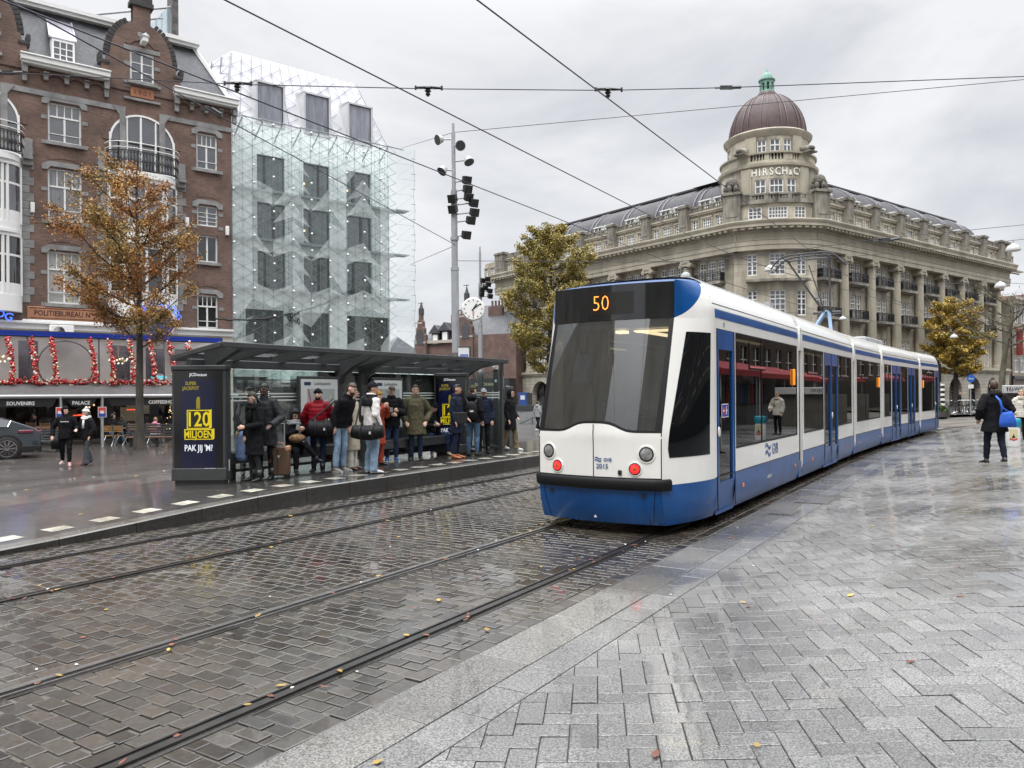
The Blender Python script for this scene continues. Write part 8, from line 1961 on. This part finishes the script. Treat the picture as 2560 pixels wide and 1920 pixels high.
c_khk = cloth('khaki', (.075,.068,.040), .6, .5); c_kht = cloth('khaki_trouser', (.15,.115,.075)); c_must = cloth('mustard', (.33,.19,.04)); c_org = cloth('rust_orange', (.28,.05,.025)); c_grn = cloth('green', (.02,.05,.03)); c_gry = cloth('grey', (.24,.25,.26)); c_pnk = cloth('pink', (.55,.22,.32)); c_beige = cloth('beige', (.40,.35,.27)); c_grd = cloth('grey_denim', (.05,.056,.062))
s_blk = mat('shoe_black', (.012,.012,.013), .4); s_wht = mat('shoe_white', (.6,.6,.58), .5); s_brn = mat('shoe_tan', (.32,.11,.04), .45); s_gry = mat('shoe_grey', (.22,.21,.20), .6); s_blu = mat('shoe_blue', (.03,.09,.22), .5); s_brd = mat('boot_brown', (.075,.04,.03), .5); s_bei = mat('shoe_beige', (.30,.26,.20), .6); s_rw = mat('shoe_white_red', (.58,.50,.48), .5, ns=9, na=.5, col2=(.5,.16,.16)); rub = mat('wellington', (.030,.033,.028), .35)
WQ = 'people waiting along the tram stop'
# a: woman with glasses by the panel
person('person in black coat and glasses at the left end of the queue', gp(637,1203), -35*DG, 1.60, hair=('black','long'), top=dict(m=c_blk, hem=.52, bulk=.035, scarf=c_blk, flare=.02), legs=(c_chr,.85,0), shoes=dict(m=s_blk, boot=.12), head=(-.35,.30), glasses=1, group=WQ, pose=dict(wriR=(.06,-.26,1.08), elbR=(.24,-.02,1.12)))
person('person with short dark hair half hidden behind the advertising panel, phone at the ear', gp(622,1186), 30*DG, 1.70, hair=('black','short'), top=dict(m=c_blk, hem=.8, bulk=.03), legs=(c_blk,1,0), head=(.3,.1), group=WQ, pose=dict(wriR=(.12,-.10,1.56), elbR=(.30,-.06,1.30)))
person('person in dark grey leather jacket with large silver earrings holding a suitcase handle', gp(664,1198), -8*DG, 1.76, skin='dark', hair=('black','crop'), top=dict(m=c_chr, hem=.62, bulk=.055, flare=.02), legs=(c_blk,.72,0), shoes=dict(m=s_blk, boot=.1), head=(-.05,.0), group=WQ, pose=dict(elbR=(.31,.0,1.12), wriR=(.24,-.26,1.00), elbL=(-.30,.0,1.12), wriL=(-.06,-.24,1.03)))
pp = bpy.data.objects['person.002']
for sx in (-1,1):
    g = MB()
    for k in range(4): g.ball((sx*.09,-.01,-.04-.035*k), .016, 7, 5)
    g.build('earring', m_chrome, pp, mx=M.Translation((0,-.025,1.635)))
person('person seated on the bench in black hood and grey scarf looking down at a phone', gp(722,1186)+V((0,.35,0)), 40*DG, 1.66, hair=('black','long'), hat=('hood', c_chr), top=dict(m=c_blk, hem=.80, bulk=.03, scarf=c_gry), legs=(c_blk,.95,0), shoes=dict(m=s_blk), sit=1, head=(.15,.45), group=WQ, pose=dict(elbR=(.24,-.14,.80), wriR=(.07,-.32,.90), elbL=(-.24,-.14,.80), wriL=(-.05,-.33,.90), kneeR=(.02,-.46,.66), ankR=(.26,-.52,.34)))
person('person in puffy red jacket and black beanie leaning back with hands behind', gp(797,1180), 4*DG, 1.66, hair=('black','none'), hat=('beanie', c_blk), top=dict(m=c_red, hem=.80, bulk=.055, puff=1), legs=(c_jdk,.88,0), shoes=dict(m=s_blk, boot=.08), beard='black', group=WQ, pose=dict(elbR=(.33,.10,1.14), wriR=(.22,.17,.92), elbL=(-.33,.10,1.14), wriL=(-.22,.17,.92), ankR=(.09,-.05,.09)))
person('person in black jacket and pale jeans bending forward with hand in pocket', gp(851,1180), 62*DG, 1.80, hair=('brown','crop'), top=dict(m=c_blk, hem=.86, bulk=.035, hoodback=1), legs=(c_jean,.92,.01), shoes=dict(m=s_gry, sole=s_wht), lean=(0,-.26), head=(.1,.35), group=WQ, beard='brown')
person('person in long beige coat and brown ankle boots mostly hidden behind the fleece wearer', gp(882,1174), 80*DG, 1.70, hair=('black','long'), top=dict(m=c_beige, hem=.42, bulk=.03, flare=.02), legs=(c_cream,1.0,.03), shoes=dict(m=s_brd, boot=.08), group=WQ, head=(0,.2))
person('person in white fleece with black shoulders and black beanie, seen from behind', gp(931,1183), 128*DG, 1.78, skin='tan', hair=('black','crop'), hat=('beanie', c_blk), top=dict(m=c_wht, hem=.84, bulk=.05, yoke=c_blk), legs=(c_jean,1.08,.02), shoes=dict(m=s_wht, sole=s_blk), head=(-.5,0), group=WQ, pose=dict(wriR=(.20,-.16,.98), elbR=(.31,.0,1.15)))
person('person in mustard beanie and rust orange coat eating from both hands', gp(945,1163), 55*DG, 1.62, hair=('fair','crop'), hat=('beanie', c_must), top=dict(m=c_org, hem=.50, bulk=.03, flare=.03), legs=(c_org,1.1,.03), shoes=dict(m=s_blk), group=WQ, head=(.1,.1), pose=dict(elbR=(.24,-.08,1.16), wriR=(.06,-.26,1.38), elbL=(-.24,-.08,1.16), wriL=(-.05,-.26,1.38)))
person('person in black quilted jacket and bright blue trainers looking down at a phone', gp(980,1154), 20*DG, 1.74, hair=('brown','crop'), top=dict(m=c_blk, hem=.82, bulk=.04, puff=1), legs=(c_jdk,.9,0), shoes=dict(m=s_blu, sole=s_wht), head=(.15,.45), group=WQ, pose=dict(elbR=(.27,-.03,1.12), wriR=(.08,-.30,1.18), elbL=(-.27,.0,1.12), wriL=(-.05,-.26,1.10)))
person('person in long khaki raincoat, glasses and tall rubber boots with hands in pockets', gp(1040,1150), 12*DG, 1.76, hair=('brown','short'), top=dict(m=c_khk, hem=.60, bulk=.06, flare=.05), legs=(c_jdk,.9,0), shoes=dict(m=rub, boot=.32), head=(.05,-.05), glasses=1, group=WQ, pose=dict(elbR=(.34,.07,1.12), wriR=(.24,-.08,.90), elbL=(-.34,.07,1.12), wriL=(-.24,-.08,.90)))
person('person seated in black beanie and dark jeans typing on a phone', gp(1080,1140)+V((0,.45,0)), 18*DG, 1.76, hair=('black','none'), hat=('beanie', c_blk), top=dict(m=c_blk, hem=.82, bulk=.04), legs=(c_jdk,1.0,0), shoes=dict(m=s_bei), sit=1, head=(.1,.5), lean=(0,-.12), group=WQ, pose=dict(elbR=(.26,-.12,.72), wriR=(.07,-.36,.76), elbL=(-.26,-.12,.72), wriL=(-.06,-.36,.76), kneeR=(.26,-.42,.50), ankR=(.30,-.38,.09)))
person('person in navy overcoat and tan shoes holding a flat black document case', gp(1142,1146), 72*DG, 1.77, skin='tan', hair=('black','short'), top=dict(m=c_nvy, hem=.60, bulk=.03, flare=.015), legs=(c_nvy,.92,0), shoes=dict(m=s_brn), head=(.1,0), group=WQ, pose=dict(elbR=(.25,.06,1.13), wriR=(.20,-.20,.95)))
person('person with curly brown hair half hidden between overcoat and rucksack', gp(1168,1130), 150*DG, 1.72, hair=('brown','short'), top=dict(m=c_blk, hem=.8, bulk=.03), legs=(c_blk,1,0), group=WQ)
person('person in olive cap and blue jeans wearing a black rucksack, seen from behind', gp(1183,1140), 165*DG, 1.75, hair=('brown','crop'), hat=('cap', cloth('olive_cap', (.06,.055,.03))), top=dict(m=c_blk, hem=.84, bulk=.045, hoodback=1), legs=(c_jmid,.95,0), shoes=dict(m=s_blk), head=(-.35,0), group=WQ)
person('person in grey cap and navy padded jacket facing the camera near the shelter end', gp(1210,1133), 10*DG, 1.68, skin='tan', hair=('black','crop'), hat=('cap', c_gry), top=dict(m=c_nvy, hem=.80, bulk=.045, puff=1), legs=(c_blk,.95,0), shoes=dict(m=s_blk, boot=.06), group=WQ)
person('person in black hooded coat, wide khaki trousers and white trainers right of the shelter', gp(1277,1126), 62*DG, 1.66, hair=('black','none'), hat=('hood', c_blk), top=dict(m=c_blk, hem=.60, bulk=.04, flare=.02), legs=(c_kht,1.12,.035), shoes=dict(m=s_wht, sole=s_wht), group=WQ, stride=.5, glasses=1, pose=dict(elbR=(.28,.05,1.13), wriR=(.16,-.15,.95)))
person('person in grey hooded jacket walking away near the ramp wall', gp(1345,1078,-.28), 140*DG, 1.70, hair=('black','crop'), top=dict(m=c_gry, hem=.82, bulk=.05, hoodback=1), legs=(c_blk,.95,.01), shoes=dict(m=s_wht), stride=.8)
person('person in khaki trousers walking past behind the shelter end glass', gp(1222,1106,.05), -75*DG, 1.70, hair=('brown','short'), top=dict(m=c_chr, hem=.8, bulk=.03), legs=(c_kht,1,0), shoes=dict(m=s_gry), stride=-.9)
person('person in black hooded sweatshirt with white chest print and white and red trainers', gp(165,1164,-.27), 22*DG, 1.79, hair=('black','crop'), hat=('hood', c_blk), top=dict(m=c_blk, hem=.80, bulk=.05, **{'print': 1}), legs=(c_blk,1.0,-.005), shoes=dict(m=s_rw, sole=s_wht), head=(.55,.1), stride=.35, pose=dict(elbL=(-.34,.06,1.13), wriL=(-.34,-.06,.90), elbR=(.30,.02,1.14), wriR=(.30,-.16,1.08)))
person('person in white knitted hat, white snood, black padded jacket and flared grey jeans', gp(218,1162,-.27), -28*DG, 1.72, hair=('brown','long'), hat=('pom', cloth('white_knit', (.68,.68,.66), .9, .6)), top=dict(m=c_blk, hem=.80, bulk=.035, puff=1, scarf=cloth('white_snood', (.66,.66,.64), .9, .6)), legs=(c_grd,.88,.07), shoes=dict(m=s_blk), head=(-.25,.1), stride=.45, pose=dict(elbL=(-.26,-.02,1.14), wriL=(-.12,-.22,1.10), elbR=(.30,.04,1.13), wriR=(.24,-.06,.90)))
person('person in pink top seated with back to the square at the terrace', at(389,1112,34.6)+V((0,0,.02)), 175*DG, 1.6, hair=('fair','crop'), top=dict(m=c_pnk, hem=.84, bulk=.03, hoodback=1), legs=(c_cream,1,0), sit=1, face=False)
person('person in black seated on the wooden chair by the sign post, leg in pale jeans', at(282,1110,33.9), 155*DG, 1.75, hair=('black','short'), top=dict(m=c_blk, hem=.82, bulk=.04), legs=(c_jmid,1,0), sit=1, face=False)
person('person in black seated on the next terrace chair', at(305,1110,34.5), 190*DG, 1.72, hair=('brown','short'), top=dict(m=c_chr, hem=.82, bulk=.04), legs=(c_blk,1,0), sit=1, face=False)
person('person in dark clothes seated at the terrace behind the car', at(84,1108,35.0), 120*DG, 1.72, hair=('black','short'), top=dict(m=c_blk, hem=.82, bulk=.04), legs=(c_blk,1,0), sit=1, face=False)
wk = gp(2487,1161,.17)
person('person in black parka seen from behind, walking away with a bright blue shoulder bag', wk, 172*DG, 1.88, hair=('brown','short'), top=dict(m=c_blk, hem=.68, bulk=.060, flare=.055, hoodback=1), legs=(cloth('ink', (.012,.014,.024)),.98,-.004), shoes=dict(m=s_blk, sole=s_bei), head=(-.25,.0), stride=.55, pose=dict(elbR=(.31,.07,1.14), wriR=(.26,-.12,.95), elbL=(-.31,.07,1.14), wriL=(-.26,-.12,.95)))
person('person in cream coat with fur hood and black trousers at the right edge', gp(2553,1100,.17), -12*DG, 1.66, hair=('fair','crop'), top=dict(m=c_cream, hem=.80, bulk=.06, puff=1, scarf=c_beige), legs=(c_blk,.95,0), shoes=dict(m=s_blk), pose=dict(wriR=(.22,-.2,1.02), elbR=(.32,.0,1.13)))
person('small distant person in black by the bicycles', gp(2399,1033,.0), 60*DG, 1.75, hair=('black','short'), top=dict(m=c_blk, hem=.6, bulk=.04), legs=(c_blk,1,0), face=False)
# ---------------- things carried ----------------
m_bag = mat('bag_nylon', (.006,.006,.007), .6, ns=5, na=.3, bump=.7, bs=10, spec=.2); m_strap = mat('strap_black', (.01,.01,.011), .6)
def duffel(label, c, rz, L_, r, shoulder):
    t = thing('duffel_bag', label, 'bag', c, rz); g = MB()
    g.tube([(-L_/2+L_*q, 0, -.03*sin(pi*q)) for q in [i/10 for i in range(11)]], [(r*(.55+.45*sin(pi*(.12+.76*i/10))**.5), r*1.05*(.55+.45*sin(pi*(.12+.76*i/10))**.5)) for i in range(11)], 16); g.build('body', m_bag, t, 180)
    for x in (-L_*.2, L_*.2):
        g = MB(); g.tube([(x,(r+.008)*cos(a),(r+.008)*sin(a)*1.02) for a in [2*pi*k/20 for k in range(21)]], .014, 6, caps=False); g.build('webbing', m_strap, t)
    g = MB(); g.box(L_*.10, L_*.16, -r-.012, -r-.004, -.05, .0); g.build('label_patch', mat('patch_grey', (.5,.5,.48), .6), t)
    inv = (M.Translation(c) @ M.Rotation(rz, 4, 'Z')).inverted(); s = inv @ V(shoulder)
    g = MB(); g.tube([(-L_*.40,0,r*.7), (s.x-.04, s.y-.10, s.z-.02), (s.x, s.y, s.z+.03), (s.x+.04, s.y+.10, s.z-.02), (L_*.40,0,r*.7)], (.022,.006), 8) if False else g.tube([(-L_*.40,0,r*.7), s+V((-.03,-.06,0)), s+V((.0,.02,.03)), (L_*.40,0,r*.7)], .017, 6); g.build('strap', m_strap, t)
    return t
p = gp(851,1180); duffel('black duffel bag slung in front of the person in pale jeans who bends forward', p+V((-.34,-.20,.90)), .25, .52, .165, p+V((-.05,-.10,1.42)))
p = gp(927,1183); duffel('black duffel bag with grey patch slung behind the white fleece wearer', p+V((.0,-.30,.84)), -.05, .60, .140, p+V((-.10,-.12,1.50)))
t = thing('rucksack', 'black rucksack on the back of the person in olive cap', 'rucksack', gp(1183,1140)+V((-.02,-.24,1.12)), 0); g = MB(); g.ball((0,0,.02), (.155,.10,.235), 14, 10); g.build('body', m_bag, t, 180, remesh=.014); g = MB(); g.ball((0,-.085,-.06), (.12,.055,.12), 12, 8); g.build('front_pocket', m_bag, t, 180); g = MB(); g.box(-.03,.05,-.142,-.130,-.01,.02); g.build('logo_patch', m_white, t)
g = MB()
for sx in (-1,1): g.tube([(sx*.09,.02,.20),(sx*.13,.16,.30),(sx*.14,.30,.20)], .018, 6)
g.build('strap', m_strap, t)
t = thing('document_case', 'flat black document case under the arm of the person in navy overcoat', 'case', gp(1142,1146)+V((.10,-.20,.98)), .35); g = MB(); g.box(-.17,.17,-.012,.012,-.13,.13); g.build('case', m_black, t, bevel=.008)
t = thing('suitcase', 'brown patterned trolley suitcase with tan corners standing on the platform', 'suitcase', gp(699,1196), .12); m_sc = mat('monogram_brown', (.075,.042,.022), .5, ns=42, na=.6); m_tn = mat('corner_tan', (.40,.22,.13), .5)
g = MB(); g.box(-.19,.19,-.12,.12,.06,.60); g.build('shell', m_sc, t, bevel=.03)
for sx in (-1,1):
    for z in (.545,.095): g = MB(); g.box(sx*.19-.045,sx*.19+.008*sx+.045*0+.0,-.125,.125,z-.045,z+.055) if False else g.box(min(sx*.115,sx*.195),max(sx*.115,sx*.195),-.126,.126,z-.04 if z < .3 else z-.03,z+.03 if z < .3 else z+.062); (g.build('corner', m_tn, t, bevel=.02) if z > .3 else None)
    g = MB(); g.cyl((sx*.14,-.08,.03),(sx*.14,-.05,.03),.03,10); g.cyl((sx*.14,.05,.03),(sx*.14,.08,.03),.03,10); g.box(sx*.14-.02,sx*.14+.02,-.09,.09,.03,.075); g.build('castor', m_black, t)
g = MB(); g.box(-.02,.0,-.124,-.121,.1,.56); g.build('zip_band', mat('band_dark', (.03,.018,.012), .5), t); g = MB(); g.poly([(-.02,-.125,.44),(.04,-.125,.44),(.01,-.125,.38)]); g.build('metal_badge', m_chrome, t)
g = MB(); g.tube([(-.10,.06,.6),(-.10,.06,1.02),(.08,.06,1.02),(.08,.06,.6)], .014, 6); g.build('pull_handle', m_grey, t); g = MB(); g.tube([(-.09,-.02,.61),(-.05,-.02,.66),(.05,-.02,.66),(.09,-.02,.61)], .014, 6); g.build('top_handle', m_tn, t)
t = thing('handbag', 'small black handbag on the hip of the person in leather jacket', 'bag', gp(664,1198)+V((-.17,-.24,.93)), -.15); g = MB(); g.box(-.13,.13,-.05,.05,-.10,.10); g.build('body', m_bag, t, bevel=.03); g = MB(); g.tube([(-.12,0,.09),(.0,.12,.5),(.12,0,.09)], .010, 5); g.build('strap', m_strap, t); g = MB(); g.box(.10,.16,-.07,-.05,-.2,-.06); g.build('charm', mat('charm_pink', (.45,.3,.33), .5), t)
t = thing('plastic_bag', 'pale blue plastic bag hanging at the left end of the queue', 'bag', gp(619,1199)+V((-.03,-.18,.62)), .1); g = MB(); g.tube([(0,0,.28),(0,0,.18),(0,0,.02),(0,0,-.18),(0,0,-.26)], [(.03,.02),(.07,.04),(.11,.06),(.13,.075),(.08,.05)], 12, up=(1,0,0)); g.build('bag', mat('bag_blue', (.16,.23,.42), .35, ns=9, na=.25, bump=.8, bs=18), t, 180)
inv_ = M.Translation(wk) @ M.Rotation(172*DG, 4, 'Z')
t = thing('shoulder_bag', 'bright blue cloth shoulder bag on the back of the walker in the black parka', 'bag', wk+V((.10,-.28,1.04)), .12); t.scale = (.82,.82,.82); g = MB(); m_bb = mat('bag_cobalt', (.012,.085,.43), .7, ns=4, na=.2, bump=.6, bs=9)
g.tube([(-.01,0,.17),(0,0,.10),(.015,0,-.08),(.03,0,-.20),(.03,0,-.235)], [(.15,.025),(.20,.06),(.245,.085),(.26,.07),(.22,.03)], 16, up=(1,0,0)); g.build('bag', m_bb, t, 180); g = MB(); g.tube([(-.17,.0,.12),(-.16,-.02,.30),(-.21,-.01,.48),(-.24,.10,.60)], [(.03,.012),(.035,.012),(.035,.012),(.03,.012)], 8); g.tube([(.13,0,.14),(-.10,-.02,.25),(-.17,-.02,.30)], [(.02,.01),(.02,.01),(.03,.012)], 6); g.build('strap', m_bb, t, 180)
t = thing('tote_bag', 'black drooping bag in the hand of the hooded walker on the plaza', 'bag', gp(165,1164,-.27)+V((-.22,-.16,.70)), .2); g = MB(); g.tube([(0,0,.18),(0,0,.05),(0,0,-.18)], [(.08,.04),(.12,.06),(.13,.05)], 10, up=(1,0,0)); g.build('bag', m_bag, t, 180)
for k, (q, lb) in enumerate(((gp(722,1186)+V((.18,.02,.92)), 'phone in the hands of the seated person in the hood'), (gp(980,1154)+V((.05,-.34,1.20)), 'phone in the hand of the person in blue trainers'), (gp(1080,1140)+V((.10,.05,.82)), 'phone held by the seated person in the black beanie'))):
    t = thing('phone', lb, 'phone', q, .2, 'phones in hands'); g = MB(); g.box(-.036,.036,-.005,.005,-.07,.07); g.build('case', m_black, t, bevel=.004, mx=M.Rotation(-.7, 4, 'X'))
t = thing('leopard_bag', 'small leopard print bag on the lap of the seated hooded person', 'bag', gp(722,1186)+V((.16,.06,.70)), .4); g = MB(); g.ball((0,0,0), (.17,.09,.09), 12, 8); g.build('bag', mat('leopard_print', (.20,.11,.05), .7, ns=26, na=.8), t, 180)
